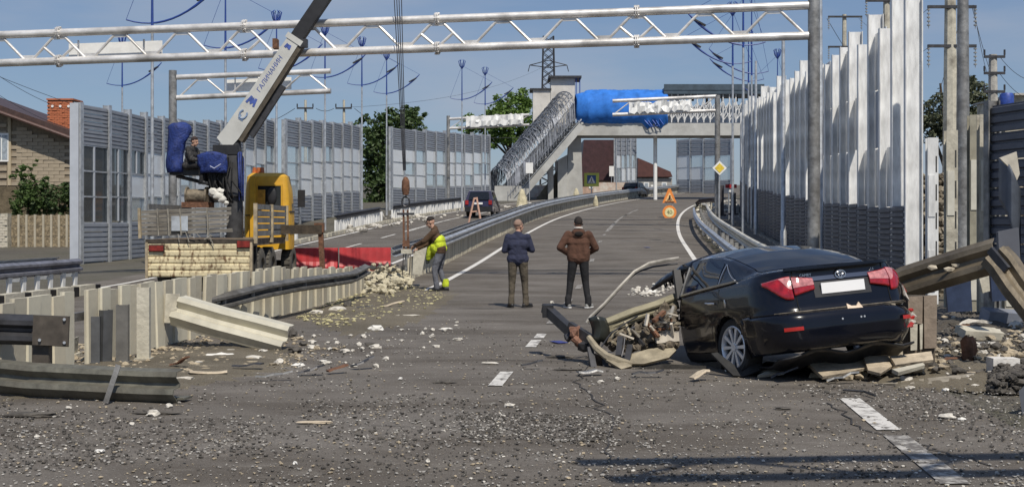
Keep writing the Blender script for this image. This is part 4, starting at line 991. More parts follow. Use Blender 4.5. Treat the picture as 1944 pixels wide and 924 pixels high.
def sign_works():
    Y = 74.5; b = gp(1270, Y); b.z = zp(Y); S = F / Y; r_ = thing('roadworks_sign', 'orange triangle roadworks sign with a round 40 sign below it', 'sign', b)
    c = at(1271, 374, Y); X = lambda d: c.x + d
    m_ = MB(); m_.prism([(X(-.44), Y, c.z - .36), (X(.44), Y, c.z - .36), (X(.07), Y, c.z + .52), (X(-.07), Y, c.z + .52)], (0, .03, 0)); m_.build('orange_triangle', orange, r_)
    m_ = MB(); m_.prism([(X(-.27), Y - .012, c.z - .24), (X(.27), Y - .012, c.z - .24), (X(0), Y - .012, c.z + .28)], (0, .01, 0)); m_.build('inner_triangle', M("faded orange", (.80, .50, .22), .6), r_)
    m_ = MB(); m_.ellipsoid((X(.02), Y - .02, c.z + .06), (.055, .01, .06)); m_.beam((X(.02), Y - .02, c.z + .02), (X(-.03), Y - .02, c.z - .12), .09, .012, up=(0, 1, 0)); m_.beam((X(-.02), Y - .02, c.z - .1), (X(-.12), Y - .02, c.z - .22), .06, .012, up=(0, 1, 0)); m_.beam((X(-.01), Y - .02, c.z - .1), (X(.06), Y - .02, c.z - .22), .06, .012, up=(0, 1, 0)); m_.beam((X(.03), Y - .02, c.z - .02), (X(.16), Y - .02, c.z - .2), .03, .012, up=(0, 1, 0)); m_.build('digging_figure', black, r_)
    MB().bx(X(-.30), X(.30), Y - .015, Y - .002, c.z - .345, c.z - .27).build('lower_band', rust, r_)
    d = at(1271, 403, Y); m_ = MB(); disc(m_, (d.x, Y, d.z), .43, .03, 28); m_.build('orange_disc', orange, r_)
    m_ = MB(); disc(m_, (d.x, Y - .012, d.z), .29, .01, 24); m_.build('cream_disc', M("cream sign", (.72, .66, .36), .5), r_)
    me_ = textmesh("40", .34, .004); me_.materials.append(M("sign olive", (.10, .13, .06), .5)); o = inst(me_, 'lettering', r_, Vector((d.x, Y - .02, d.z)) - b); o.rotation_euler = (R(90), 0, 0)
    for s in (-1, 1): MB().cyl((X(s * .3), Y + .06, b.z - .05), (X(s * .12), Y + .05, c.z + .2), .025, n=6).build('leg', galv, r_)
sign_works()
def sign_blank(px, py, Y, wd, h, label, base=None):
    c = at(px, py, Y); b = Vector((c.x, Y, zp(Y) if base is None else base)); r_ = thing('blank_sign', label, 'sign', b)
    MB().bx(c.x - wd / 2, c.x + wd / 2, Y - .03, Y, c.z - h / 2, c.z + h / 2).build('board', white_paint, r_)
    MB().cyl((c.x, Y + .05, b.z - .2), (c.x, Y + .05, c.z + h / 2), .04, n=8).build('pole', galv, r_)
sign_blank(1005, 319, 113.5, .68, 1.0, 'small blank white board in front of the stair')
sign_blank(1241, 355, 150, .7, .55, 'tiny white board beyond the median under the bridge')
sign_blank(1384, 361, 70, .22, .22, 'tiny white plate near the end of the white barrier')
sign_blank(1161, 325, 130, .5, 1.1, 'narrow white board in front of the dark red house')
MB_ = MB(); MB_.bx(at(1377, 0, 70).x, at(1398, 0, 70).x, 69.9, 70.0, at(0, 357, 70).z, at(0, 350, 70).z); solo(MB_, 'crossbar', red_plastic, 'short dark red crossbar by the tiny white plate', 'crossbar')
for i, (px, tp, bt, Y, lb) in enumerate(((1369, 352, 410, 66, 'dark upright board left of the tiny white plate'), (1392, 366, 408, 66.5, 'dark upright board right of the tiny white plate'))):
    m_ = MB(); b = at(px, bt, Y); m_.box(b + Vector((0, 0, (at(0, tp, Y).z - b.z) / 2)), (.28, .12, at(0, tp, Y).z - b.z)); m_.box(b + Vector((0, 0, .05)), (.5, .4, .1)); solo(m_, 'dark_post', M("dark post", (.05, .045, .05), .7), lb, 'post')
# wooden trestle
def trestle():
    Y = 68.0; b = gp(905, Y); b.z = zp(Y); r_ = thing('trestle', 'pinkish wooden trestle standing in front of the dark car', 'trestle', b)
    wm = M("pink timber", (.52, .32, .24), .8, 0, .15, 4); top = at(903, 376, Y)
    for x in (889, 913):
        for s in (-.25, .25): MB().beam(at(x, 426 if x < 900 else 422, Y) + Vector((0, s, 0)), top + Vector(((x - 903) * .006, s * .2, 0)), .09, .06).build('leg', wm, r_)
    MB().beam(at(895, 402, Y), at(911, 400, Y), .05, .08).build('brace', wm, r_)
    MB().beam(at(899, 377, Y), at(907, 376, Y), .14, .1).build('top_bar', wm, r_)
trestle()
# cars seen far off: rear view
def far_car(px, Y, yaw, colm, label, tall=1.62, sx=1.0):
    b = gp(px, Y); b.z = zp(Y); r_ = thing('parked_car', label, 'car', b); r_.rotation_euler = (0, 0, yaw)
    L, W_ = 4.3 * sx, 1.72 * sx; h = tall
    prof = [(-.5, .30), (-.51, .62), (-.49, .95), (-.43, .98 * h / 1.0 * .62), (-.36, h * .97), (-.30, h), (.02, h), (.18, .95), (.44, .88), (.5, .7), (.5, .32)]
    m_ = MB(); P = []
    for x, z in prof:
        wi = W_ / 2 * (1 if z < 1.0 else 1 - .22 * (z - 1.0) / .6); P.append([Vector((sgn * wi, x * L, z)) for sgn in (-1, -.9, .9, 1)])
    m_.grid(P); a = [p[0] for p in P]; c = [p[-1] for p in P]; m_.add(a, [tuple(range(len(a)))]); m_.add(c, [tuple(range(len(c)))])
    body = m_.build('body', colm, r_, world=False)
    gl = M("car glass", (.012, .014, .018), .06)
    zt = h * .94; yb = -.445 * L
    m_ = MB(); m_.prism([(-W_ * .38, -.478 * L - .02, 1.02), (W_ * .38, -.478 * L - .02, 1.02), (W_ * .33, -.385 * L, zt), (-W_ * .33, -.385 * L, zt)], (0, .03, 0)); m_.build('rear_window', gl, r_, world=False)
    for s in (-1, 1):
        m_ = MB(); m_.prism([(s * W_ * .495, -.33 * L, 1.0), (s * W_ * .495, .12 * L, 1.0), (s * W_ * .425, 0, zt), (s * W_ * .425, -.28 * L, zt)], (s * .012, 0, 0)); m_.build('side_window', gl, r_, world=False)
        MB().box((s * W_ * .42, -.515 * L, .86), (.2, .05, .26)).build('tail_light', M("dull red lamp", (.30, .02, .02), .3), r_, world=False)
        for yy in (-.3, .31):
            m_ = MB(); m_.lathe([(.0, -.1), (.2, -.1), (.31, -.09), (.33, -.05), (.33, .05), (.31, .09), (.2, .1), (0, .1)], (s * (W_ / 2 - .1), yy * L, .33), 'x', 18); m_.build('wheel', rubber, r_, True, world=False)
    MB().box((0, -.515 * L, .46), (W_ * .96, .12, .3)).build('bumper', black, r_, world=False)
    MB().box((0, -.528 * L, .80), (.52, .02, .12)).build('number_plate', white_paint, r_, world=False)
far_car(917, 76, -.10, M("midnight paint", (.02, .018, .05), .25, 0, .1, 3, coat=.6), 'dark blue car parked on the far carriageway behind the trestle')
far_car(1207, 128, -.4, M("black far paint", (.014, .014, .018), .3, 0, .1, 3, coat=.5), 'black car parked beyond the median under the bridge', 1.5)

# cantilever gantry standing over the camera: only its shadow reaches the picture
gantry('half gantry over the nearest lanes whose chords shade the road below', (6.3, 3.7), 7.9, (2.3, 3.4, 7.35), (2.3, 3.4, 6.55), (6.2, 3.7, 7.35), (6.2, 3.7, 6.55), r=.1, half=1.0, module=99, post_r=.15, flanges=False)
# ------------------------------------------------------------------ crane truck
def truck():
    YT = 29.5; S = F / YT
    gz_ = zp(31)
    xl, xr_ = (278 - 972) / S, (479 - 972) / S; xc = (xl + xr_) / 2
    r_ = thing('crane_truck', 'worn flatbed truck with cream tailgate, yellow cab and raised loader crane', 'truck', (xc, YT, gz_))
    Z = lambda py, Y=YT: CH + (423 - py) / (F / Y)
    X = lambda px, Y=YT: (px - 972) / (F / Y)
    ch = M("chassis grime", (.055, .045, .035), .85, .1, .4, 6, .3)
    for s in (-.42, .42): MB().bx(xc + s - .05, xc + s + .05, YT + .1, YT + 6.8, .72, .98).build('chassis_rail', ch, r_)
    MB().bx(xl, xr_, YT + .06, YT + 4.3, 1.14, 1.30).build('bed_floor', M("bed timber", (.16, .12, .08), .9, 0, .4, 4, .3), r_)
    # hanging tailgate of corrugated cream sheet
    n = 5; z0, z1 = Z(526), Z(462); tg = None
    P = []; m = 41
    for i in range(m):
        z = z0 + (z1 - z0) * i / (m - 1); u = (i / (m - 1) * n) % 1.0
        d = .026 * sst(0, .2, u) * (1 - sst(.8, 1.0, u))
        P.append([Vector((xl + (xr_ - xl) * k / 12, YT - .01 - d + .008 * math.sin(k * 1.7 + i * .15), z + .004 * math.sin(k * .9))) for k in range(13)])
    b = MB(); b.grid(P); b.bx(xl, xr_, YT, YT + .03, z0, z1)
    tg = b.build('tailgate', M('rusted cream tailgate', (.66, .57, .36), .75, .0, .12, 4.5, .3, col2=(.15, .085, .04), thr=(.50, .64), detail=12, stretch=(2.0, 1, 1.0), stain=.5), r_)
    for x in (xl + .02, xr_ - .02): MB().bx(x - .03, x + .03, YT - .07, YT + .05, z0 - .02, z1 + .03).build('edge_frame', M("tan chipped frame", (.40, .33, .22), .8, 0, .3, 6, stain=.6), tg)
    MB().bx(xl - .02, xr_ + .02, YT - .03, YT + .1, z1 + .004, z1 + .10).build('hinge_beam', ch, r_)
    for a, b_ in ((285, 312), (452, 476)):
        l = MB(); l.bx(X(a), X(b_), YT - .11, YT - .06, Z(476 if a < 300 else 469), Z(466 if a < 300 else 457)); o = l.build('tail_light', M("truck lamp", (.20, .022, .015), .4, 0, .35, 10), r_)
        MB().bx(X(a) - .02, X(b_) + .02, YT - .059, YT - .04, Z(478 if a < 300 else 471), Z(464 if a < 300 else 455)).build('housing', ch, o)
    # splintered upper board, lifted and leaning
    bw = M("grey splintered board", (.20, .185, .16), .9, 0, .35, 4, .4, stretch=(.4, 1, 3), stain=.5)
    bt = thing_part = None
    up = MB(); tl, tr = Vector((X(268), YT + .02, 0)), Vector((X(437), YT + .1, 0))
    rows = 6
    for k in range(rows):
        f = k / rows; zl = Z(447) + (Z(398) - Z(447)) * f; zr2 = Z(440) + (Z(391) - Z(440)) * f; hh = (Z(398) - Z(447)) / rows * .80
        rag = rng.uniform(-.18, .12) if k < 4 else 0
        MB().prism([(tl.x, tl.y, zl), (tr.x + rag, tr.y, zr2), (tr.x + rag * .6, tr.y, zr2 + hh), (tl.x, tl.y, zl + hh)], (0, .04, 0)).build('board', bw, r_)
    fm_ = M("tan chipped frame", (.40, .33, .22))
    MB().beam((tl.x - .02, YT - .02, Z(452)), (tl.x - .04, YT - .02, Z(395)), .09, .06).build('board_post', fm_, r_)
    for px in (302, 322, 345, 396): MB().beam((X(px), YT - .03, Z(447)), (X(px) - .03, YT - .03, Z(396)), .06, .03).build('board_batten', M("batten grey", (.26, .24, .20), .85, 0, .3, 7, stain=.5), r_)
    MB().box((X(342), YT - .045, Z(424)), (.40, .012, .36)).build('pale_patch', M("pale blue patch", (.42, .46, .50), .7, 0, .2, 5, stain=.3), r_)
    rag_ = MB()
    for k in range(9):
        p = Vector((X(rng.uniform(340, 420)), YT - .05 - rng.uniform(0, .05), Z(rng.uniform(436, 452))))
        rag_.tube([p, p + Vector((rng.uniform(-.15, .15), -.03, rng.uniform(-.06, .02))), p + Vector((rng.uniform(-.2, .2), -.02, rng.uniform(-.28, -.05)))], .012, 4)
    o = rag_.build('frayed_strands', M("pale rag", (.30, .28, .24), .9), r_); o['kind'] = 'stuff'
    # right side board seen along the bed
    for k in range(5):
        z = 1.36 + k * .165; MB().beam((xr_ + .03, YT + .15, z + .08), (xr_ + .03, YT + 4.2, z + .08), .04, .135).build('side_board', M("grey side board", (.17, .17, .165), .8, 0, .3, 4, stain=.3), r_)
    for y in (.12, 2.1, 4.2): MB().bx(xr_ + .01, xr_ + .1, YT + y - .04, YT + y + .04, 1.2, 2.18).build('stake', fm_, r_)
    for k in range(5):
        z = 1.36 + k * .165; MB().beam((xl - .03, YT + .25, z + .08), (xl - .03, YT + 4.2, z + .08), .04, .135).build('side_board', M("grey side board", (.17, .17, .165)), r_)
    # wheels: two rear axles with twin tyres, front axle
    tyre = MB(); tyre.lathe([(.28, -.15), (.44, -.15), (.50, -.12), (.515, -.05), (.515, .05), (.50, .12), (.44, .15), (.28, .15), (.26, .05), (.26, -.05), (.28, -.15)], (0, 0, 0), 'x', 26)
    for k in range(26):
        a = 2 * math.pi * k / 26; tyre.box((0, .515 * math.cos(a), .515 * math.sin(a)), (.24, .05, .03), Euler((a - math.pi / 2, 0, 0)).to_matrix())
    tme = tyre.mesh('tyre', M("dusty tyre", (.085, .078, .065), .9, 0, .3, 6, .2), True)
    hub = MB(); hub.lathe([(0, -.02), (.10, -.02), (.12, -.06), (.26, -.08), (.27, .1), (.0, .1)], (0, 0, 0), 'x', 20); hme = hub.mesh('rim', M("rim grey", (.22, .21, .19), .7, .3, .2, 6))
    for y in (1.15, 2.5, 5.5):
        for s in (-1, 1):
            for off in ((0.0, .34) if y < 5 else (0.0,)):
                x = xc + s * (1.27 - .17 - off + (.06 if s > 0 else 0)); wh = inst(tme, 'wheel', r_, Vector((x, YT + y, gz_ + .515)) - r_.location); rm = inst(hme, 'rim', wh, (0, 0, 0)); rm.rotation_euler = (0, 0, 0 if s < 0 else math.pi)
        MB().cyl((xc - 1.1, YT + y, gz_ + .515), (xc + 1.1, YT + y, gz_ + .515), .09, n=8).build('axle', ch, r_)
    MB().bx(xr_ - .45, xr_ + .02, YT + .45, YT + .48, .5, 1.15).build('mud_flap', rubber, r_)
    # cab
    cy0, cy1 = YT + 4.75, YT + 5.6; cl, cr_ = xc + .02, xr_ + .02
    zr3 = Z(328, 34.3); cb = MB()
    def ring(a, b_, z, y0, y1, rr=.14):
        pts = []
        for cx_, cy_, a0 in ((b_ - rr, y0 + rr, -90), (b_ - rr, y1 - rr, 0), (a + rr, y1 - rr, 90), (a + rr, y0 + rr, 180)):
            for q in range(5): an = R(a0 + 22.5 * q); pts.append(Vector((cx_ + rr * math.cos(an), cy_ + rr * math.sin(an), z)))
        return pts
    rings = [ring(cl, cr_, .95, cy0, cy1 + .12), ring(cl, cr_, 1.9, cy0, cy1 + .12), ring(cl + .03, cr_ - .03, 2.6, cy0 + .03, cy1), ring(cl + .06, cr_ - .08, zr3 - .10, cy0 + .06, cy1 - .15), ring(cl + .16, cr_ - .2, zr3, cy0 + .16, cy1 - .3)]
    n = len(rings[0]); cb.add([p for rg_ in rings for p in rg_], [(i * n + k, i * n + (k + 1) % n, (i + 1) * n + (k + 1) % n, (i + 1) * n + k) for i in range(4) for k in range(n)] + [tuple(range(4 * n, 5 * n))])
    cab = cb.build('cab', yellow, r_, True)
    wg = M("cab glass", (.02, .022, .022), .08)
    MB().bx(X(489, 34.2), X(533, 34.2), cy0 - .012, cy0 + .02, Z(392, 34.2), Z(352, 34.2)).build('rear_window', wg, cab)
    for a, b_, c, d in ((486, 489, 350, 394), (533, 536, 350, 394), (489, 533, 350, 352.6)): MB().bx(X(a, 34.2), X(b_, 34.2), cy0 - .03, cy0 + .01, Z(d, 34.2), Z(c, 34.2)).build('window_frame', yellow, cab)
    MB().bx(X(487, 34.2), X(503, 34.2), cy0 - .022, cy0 - .013, Z(394, 34.2), Z(360, 34.2)).build('seat_back', M("amber shade", (.48, .25, .03), .7), cab)
    hb = MB(); hb.ellipsoid((X(516, 34.2), cy0 - .03, Z(372, 34.2)), (.14, .05, .26)); hb.build('headrest', black, cab, True)
    MB().prism([(cr_ + .004, cy0 + .5, 2.0), (cr_ + .004, cy1, 2.0), (cr_ - .06, cy1 - .3, 2.85), (cr_ - .06, cy0 + .5, 2.85)], (-.03, 0, 0)).build('side_window', wg, cab)
    MB().bx(cl + .1, cr_ - .1, cy1 + .05, cy1 + .14, 1.9, 2.7).build('windscreen', wg, cab)
    for z_ in (1.42, 2.02): MB().bx(cr_ - .02, cr_ + .012, cy0 + .1, cy1, z_ - .02, z_ + .02).build('door_seam', black, cab)
    MB().bx(cl + .05, cr_ - .05, cy0 - .014, cy0 + .01, 1.9, 1.93).build('panel_seam', ch, cab)
    for s, x in ((1, cr_ + .22),): MB().box((x, cy1 - .1, 2.4), (.2, .1, .5)).build('wing_mirror', black, cab)
    MB().bx(X(474, 34), X(484, 34), cy0 - .2, cy0 - .1, 1.3, Z(335, 34)).build('cab_guard', yellow, r_)
    for px in (478, 486, 493): MB().cyl((X(px, 34.2), cy0 + .3, zr3 - .02), (X(px, 34.2), cy0 + .3, zr3 + .16), .07, .05, 10).build('beacon', M("beacon orange", (.42, .12, .03), .3), cab)
    # outrigger: dark beam and rusty leg
    MB().bx(xr_ - .3, X(612, 33), 32.9, 33.15, Z(444, 33), Z(427, 33)).build('outrigger_beam', M("brown outrigger", (.06, .045, .03), .7, .2, .4, 6, .2), r_)
    b = MB(); b.beam((X(608, 33), 33.02, Z(426, 33)), (X(612, 33), 33.02, Z(512, 33)), .13, .13); b.box((X(606, 33), 33.02, Z(432, 33)), (.26, .2, .26)); b.cyl((X(612, 33), 33.02, gz_ + .02), (X(612, 33), 33.02, gz_ + .12), .2, n=12); b.build('outrigger_leg', rust, r_)
    # crane column, machinery
    YC = 32.4; XC = lambda px: X(px, YC); ZC = lambda py: Z(py, YC)
    MB().tube([(XC(446), YC, 1.25), (XC(446), YC, ZC(300)), (XC(444), YC, ZC(262))], [.22, .2, .17], 14).build('column', M("column dark", (.06, .06, .062), .55, .3, .3, 6), r_, True)
    MB().bx(XC(436), XC(458), YC - .3, YC - .1, ZC(372), ZC(296)).build('valve_plate', M("charcoal plate", (.055, .055, .058), .6, .1, .3, 3), r_)
    m_ = MB()
    for k in range(11):
        u = k / 10; px = 455 + 14 * u; m_.v += [tuple(p) for p in [Vector((XC(px), YC - .34 + .06 * math.sin(k * 2.2), ZC(296 - 12 * math.sin(u * 3) + 10 * u))), Vector((XC(px + 3 - 3 * u), YC - .3 + .08 * math.sin(k * 1.7 + 1), ZC(375 + 8 * math.sin(k))))]]
    m_.f = [(2 * i, 2 * i + 1, 2 * i + 3, 2 * i + 2) for i in range(10)]; c_ = m_.build('hanging_cloth', blue_canvas, r_, True); md = c_.modifiers.new('t', 'SOLIDIFY'); md.thickness = .02
    m_ = MB(); P = []
    for i in range(13):
        u = i / 12; row = []
        for j in range(7):
            v = j / 6; px = 386 + (440 - 386) * u + (5 if v > .5 else 0) * (1 - u); py = 297 + 33 * v + 6 * math.sin(u * 3.1) * (v - .3) - 5 * math.sin(u * math.pi)
            row.append(Vector((XC(px), YC - .55 - .16 * math.sin(u * math.pi) * (1 - v * .4) + .03 * math.sin(i * 1.9 + j), ZC(py))))
        P.append(row)
    m_.grid(P); c_ = m_.build('controls_cover', blue_canvas, r_, True); md = c_.modifiers.new('t', 'SOLIDIFY'); md.thickness = .03
    MB().tube([(XC(412), YC - .75, ZC(318)), (XC(420), YC - .76, ZC(322)), (XC(432), YC - .73, ZC(314))], .016, 5).build('cover_print', M("pale print", (.35, .38, .5), .7), r_)
    MB().bx(XC(388), XC(440), YC - .45, YC - .1, ZC(330), ZC(300)).build('control_box', black, r_)
    for a, b_, w_ in ((408, 414, .14), (422, 426, .12), (402, 404, .07), (432, 434, .07)): MB().tube([(XC(a), YC - .3, ZC(328)), (XC(b_), YC - .25, ZC(356)), (XC((a + b_) / 2 + 3), YC - .2, ZC(384))], w_ * .75, 8).build('hydraulic_leg', black, r_, True)
    for k in range(9):
        a = rng.uniform(402, 450); MB().tube([(XC(a), YC - .42, ZC(rng.uniform(290, 330))), (XC(a + rng.uniform(-10, 14)), YC - .52, ZC(rng.uniform(335, 350))), (XC(a + rng.uniform(-12, 18)), YC - .3, ZC(rng.uniform(365, 385)))], .02, 6).build('hose', rubber, r_, True)
    MB().bx(XC(408), XC(455), YC - .25, YC + .1, ZC(294), ZC(276)).build('slew_head', black, r_)
    m_ = MB(); m_.cyl((XC(362), YC - .3, ZC(373)), (XC(398), YC - .3, ZC(373)), .19, n=16); m_.cyl((XC(360), YC - .3, ZC(373)), (XC(363), YC - .3, ZC(373)), .25, n=16); m_.cyl((XC(396), YC - .3, ZC(373)), (XC(400), YC - .3, ZC(373)), .25, n=16); m_.build('winch_drum', M("greasy drum", (.17, .14, .10), .7, .2, .5, 7, .3), r_, True)
    MB().bx(XC(354), XC(405), YC - .5, YC + .1, ZC(394), ZC(384)).build('winch_base', rust, r_)
    m_ = MB()
    for p in ((416, 366, .13), (424, 372, .14), (433, 379, .11), (428, 364, .10), (440, 386, .07)): m_.blob((XC(p[0]), YC - .62, ZC(p[1])), p[2], .2, 2, (1.1, .8, .9))
    m_.build('white_sack', M("white sacking", (.62, .60, .54), .85, 0, .12, 5, .3), r_, True)
    # seat platform
    MB().bx(XC(328), XC(382), YC - .3, YC + .3, ZC(333), ZC(322)).build('seat_platform', black, r_)
    MB().tube([(XC(335), YC, ZC(334)), (XC(400), YC, ZC(350)), (XC(430), YC, ZC(340))], .05, 8).build('seat_arm', dark_metal, r_)
    m_ = MB(); P = []
    for i in range(9):
        u = i / 8; row = []
        for j in range(9):
            v = j / 8; px = 326 + (362 - 326) * u * (1 if v < .35 else .75) ; py = 236 + 92 * v + (0 if v > .1 else 6 * (2 * u - 1) ** 2)
            row.append(Vector((XC(px + 2 * math.sin(v * 6)), YC - .25 - .15 * math.sin(u * math.pi) + .04 * math.sin(j * 1.6 + i), ZC(py))))
        P.append(row)
    m_.grid(P); c_ = m_.build('seat_cover', blue_canvas, r_, True); md = c_.modifiers.new('t', 'SOLIDIFY'); md.thickness = .06
    MB().ellipsoid((XC(346), YC, ZC(247)), (.26, .3, .22)).build('seat_hood', blue_canvas, r_, True)
    # boom
    p0, p1 = at(432, 272, YC), at(560, 78, YC); d = (p1 - p0).normalized(); side = Vector((0, 1, 0)); nrm = Vector((-d.z, 0, d.x))
    B = MB(); w0, w1, dp = .66, .54, .38
    c0 = [p0 - nrm * .30, p0 + nrm * .36]; pts_lo = [p0 - d * .16 - nrm * .16, p0 - d * .02 + nrm * .28, p0 + d * .35 + nrm * .25, p1 + nrm * .18, p1 - nrm * .17, p0 + d * .3 - nrm * .22]
    B.prism([p + Vector((0, -dp / 2, 0)) for p in pts_lo], (0, dp, 0)); bo = B.build('boom', boom_m, r_)
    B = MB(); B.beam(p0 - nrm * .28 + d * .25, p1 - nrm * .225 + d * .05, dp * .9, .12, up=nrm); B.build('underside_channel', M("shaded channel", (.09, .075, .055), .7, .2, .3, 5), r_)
    B = MB(); B.beam(p0 - nrm * .42 + d * .5, p0 - nrm * .40 + d * 2.1, .16, .16, up=nrm); B.build('lift_cylinder', dark_metal, r_)
    tip = at(742, -190, YC); B = MB(); B.beam(p1 - d * .3 + nrm * .0, tip, dp * .78, .34, up=nrm); B.build('inner_boom', black, r_)
    B = MB(); B.beam(p1 - d * .05, p1 + d * .10, dp * 1.1, .48, up=nrm); B.build('boom_collar', boom_m, r_)
    MB().box(at(578, 84, YC) + Vector((0, -.1, 0)), (.2, .2, .22)).build('boom_pulley', dark_metal, r_)
    MB().cyl(at(513, 160, YC) + Vector((0, -.15, 0)), at(513, 160, YC) + Vector((0, .15, 0)), .10, n=10).build('boom_roller', dark_metal, r_)
    MB().box(at(527, 84, YC) + Vector((-.05, 0, 0)), (.12, .3, .26)).build('rope_guide', rust, r_)
    blue_print = M("blue print", (.06, .10, .34), .5)
    ang = math.atan2(d.z, d.x)
    rot = Matrix.Rotation(-ang, 3, 'Y') @ Matrix.Rotation(R(90), 3, 'X')
    def put(me_, pos):
        o = inst(me_, 'lettering', bo, Vector(pos) - r_.location); o.rotation_euler = rot.to_euler(); return o
    t = textmesh("\u0413\u0410\u041b\u0418\u0427\u0410\u041d\u0418\u041d", .175, .002, .15); t.materials.append(blue_print)
    put(t, p0.lerp(p1, .66) + nrm * .03 + Vector((0, -dp / 2 - .004, 0)))
    def logo(px, py, s, kind):
        m_ = MB()
        if kind == 0:
            m_.tube([(s * math.cos(a), s * .8 * math.sin(a), 0) for a in np.linspace(.6, 5.6, 14)], .025, 5)
            m_.beam((-s * 1.2, -s * .7, 0), (-s * 1.2, s * .4, 0), .05, .01); m_.beam((-s * 1.2, s * .4, 0), (-s * .3, s * .4, 0), .05, .01)
        else:
            m_.add([(-s, 0, 0), (0, -s * .8, 0), (s, 0, 0), (0, s * .8, 0)], [(0, 1, 2, 3)]); m_.beam((-s, -s, 0), (s, -s * .6, 0), .06, .01); m_.beam((-s, s, 0), (s, s * .6, 0), .06, .01)
        me_ = m_.mesh('emblem', M("pale blue print", (.20, .28, .42), .5) if kind == 0 else blue_print); o = inst(me_, 'emblem', bo, p0.lerp(p1, px) + nrm * .03 + Vector((0, -dp / 2 - .006, 0)) - r_.location); o.rotation_euler = rot.to_euler()
    logo(.27, 0, .12, 0); logo(.40, 0, .11, 1); logo(.93, 0, .06, 1)
    # hoist ropes and hook block
    hk = Vector(at(768, 338, 32.0)); tp = tip + d * .15
    for q in range(4):
        o_ = Vector((-.14 + .09 * q, .05 * (q % 2), 0)); MB().cyl(tp + o_, hk + Vector((.02 * q - .03, 0, .2)), .012, n=5).build('hoist_rope', dark_metal, r_)
    m_ = MB(); m_.lathe([(0, -.24), (.08, -.22), (.11, -.05), (.10, .14), (.05, .24), (0, .26)], hk + Vector((.03, 0, -.22)), 'z', 12); m_.build('hook_block', rust, r_, True)
    m_ = MB(); m_.tube([hk + Vector((.03 + .10 * math.cos(a), 0, -.62 + .13 * math.sin(a))) for a in np.linspace(0, 2 * math.pi, 13)], .025, 6); m_.build('shackle', dark_metal, r_, True)
truck()
def sling():
    Y = 31.8; b = at(770, 520, Y); r_ = thing('lifting_clamp', 'rusty lifting clamp and bar hanging from the crane hook', 'clamp', b)
    hk = at(771, 388, Y)
    for px in (766, 774): MB().beam(at(px, 398, Y), at(px + 1, 478, Y), .04, .05).build('bar', rust, r_)
    MB().box(at(770, 406, Y), (.45, .1, .06)).build('cross_plate', dark_metal, r_)
    MB().box(at(771, 462, Y), (.18, .1, .16)).build('clamp_head', rust, r_)
    MB().box(at(772, 477, Y), (.28, .14, .12)).build('clamp_jaw', cream, r_)
    for px in (766, 779): MB().cyl(at(px, 482, Y), at(px - 2, 522, Y), .012, n=5).build('chain', dark_metal, r_)
sling()
m_ = MB(); Y = 31.6; m_.prism([tuple(at(*p, Y)) for p in ((783, 520), (800, 522), (812, 462), (806, 458), (796, 466), (785, 474))], (0, .12, 0)); solo(m_, 'concrete_slab', cream, 'upright cream slab end held beside the bending worker', 'slab')
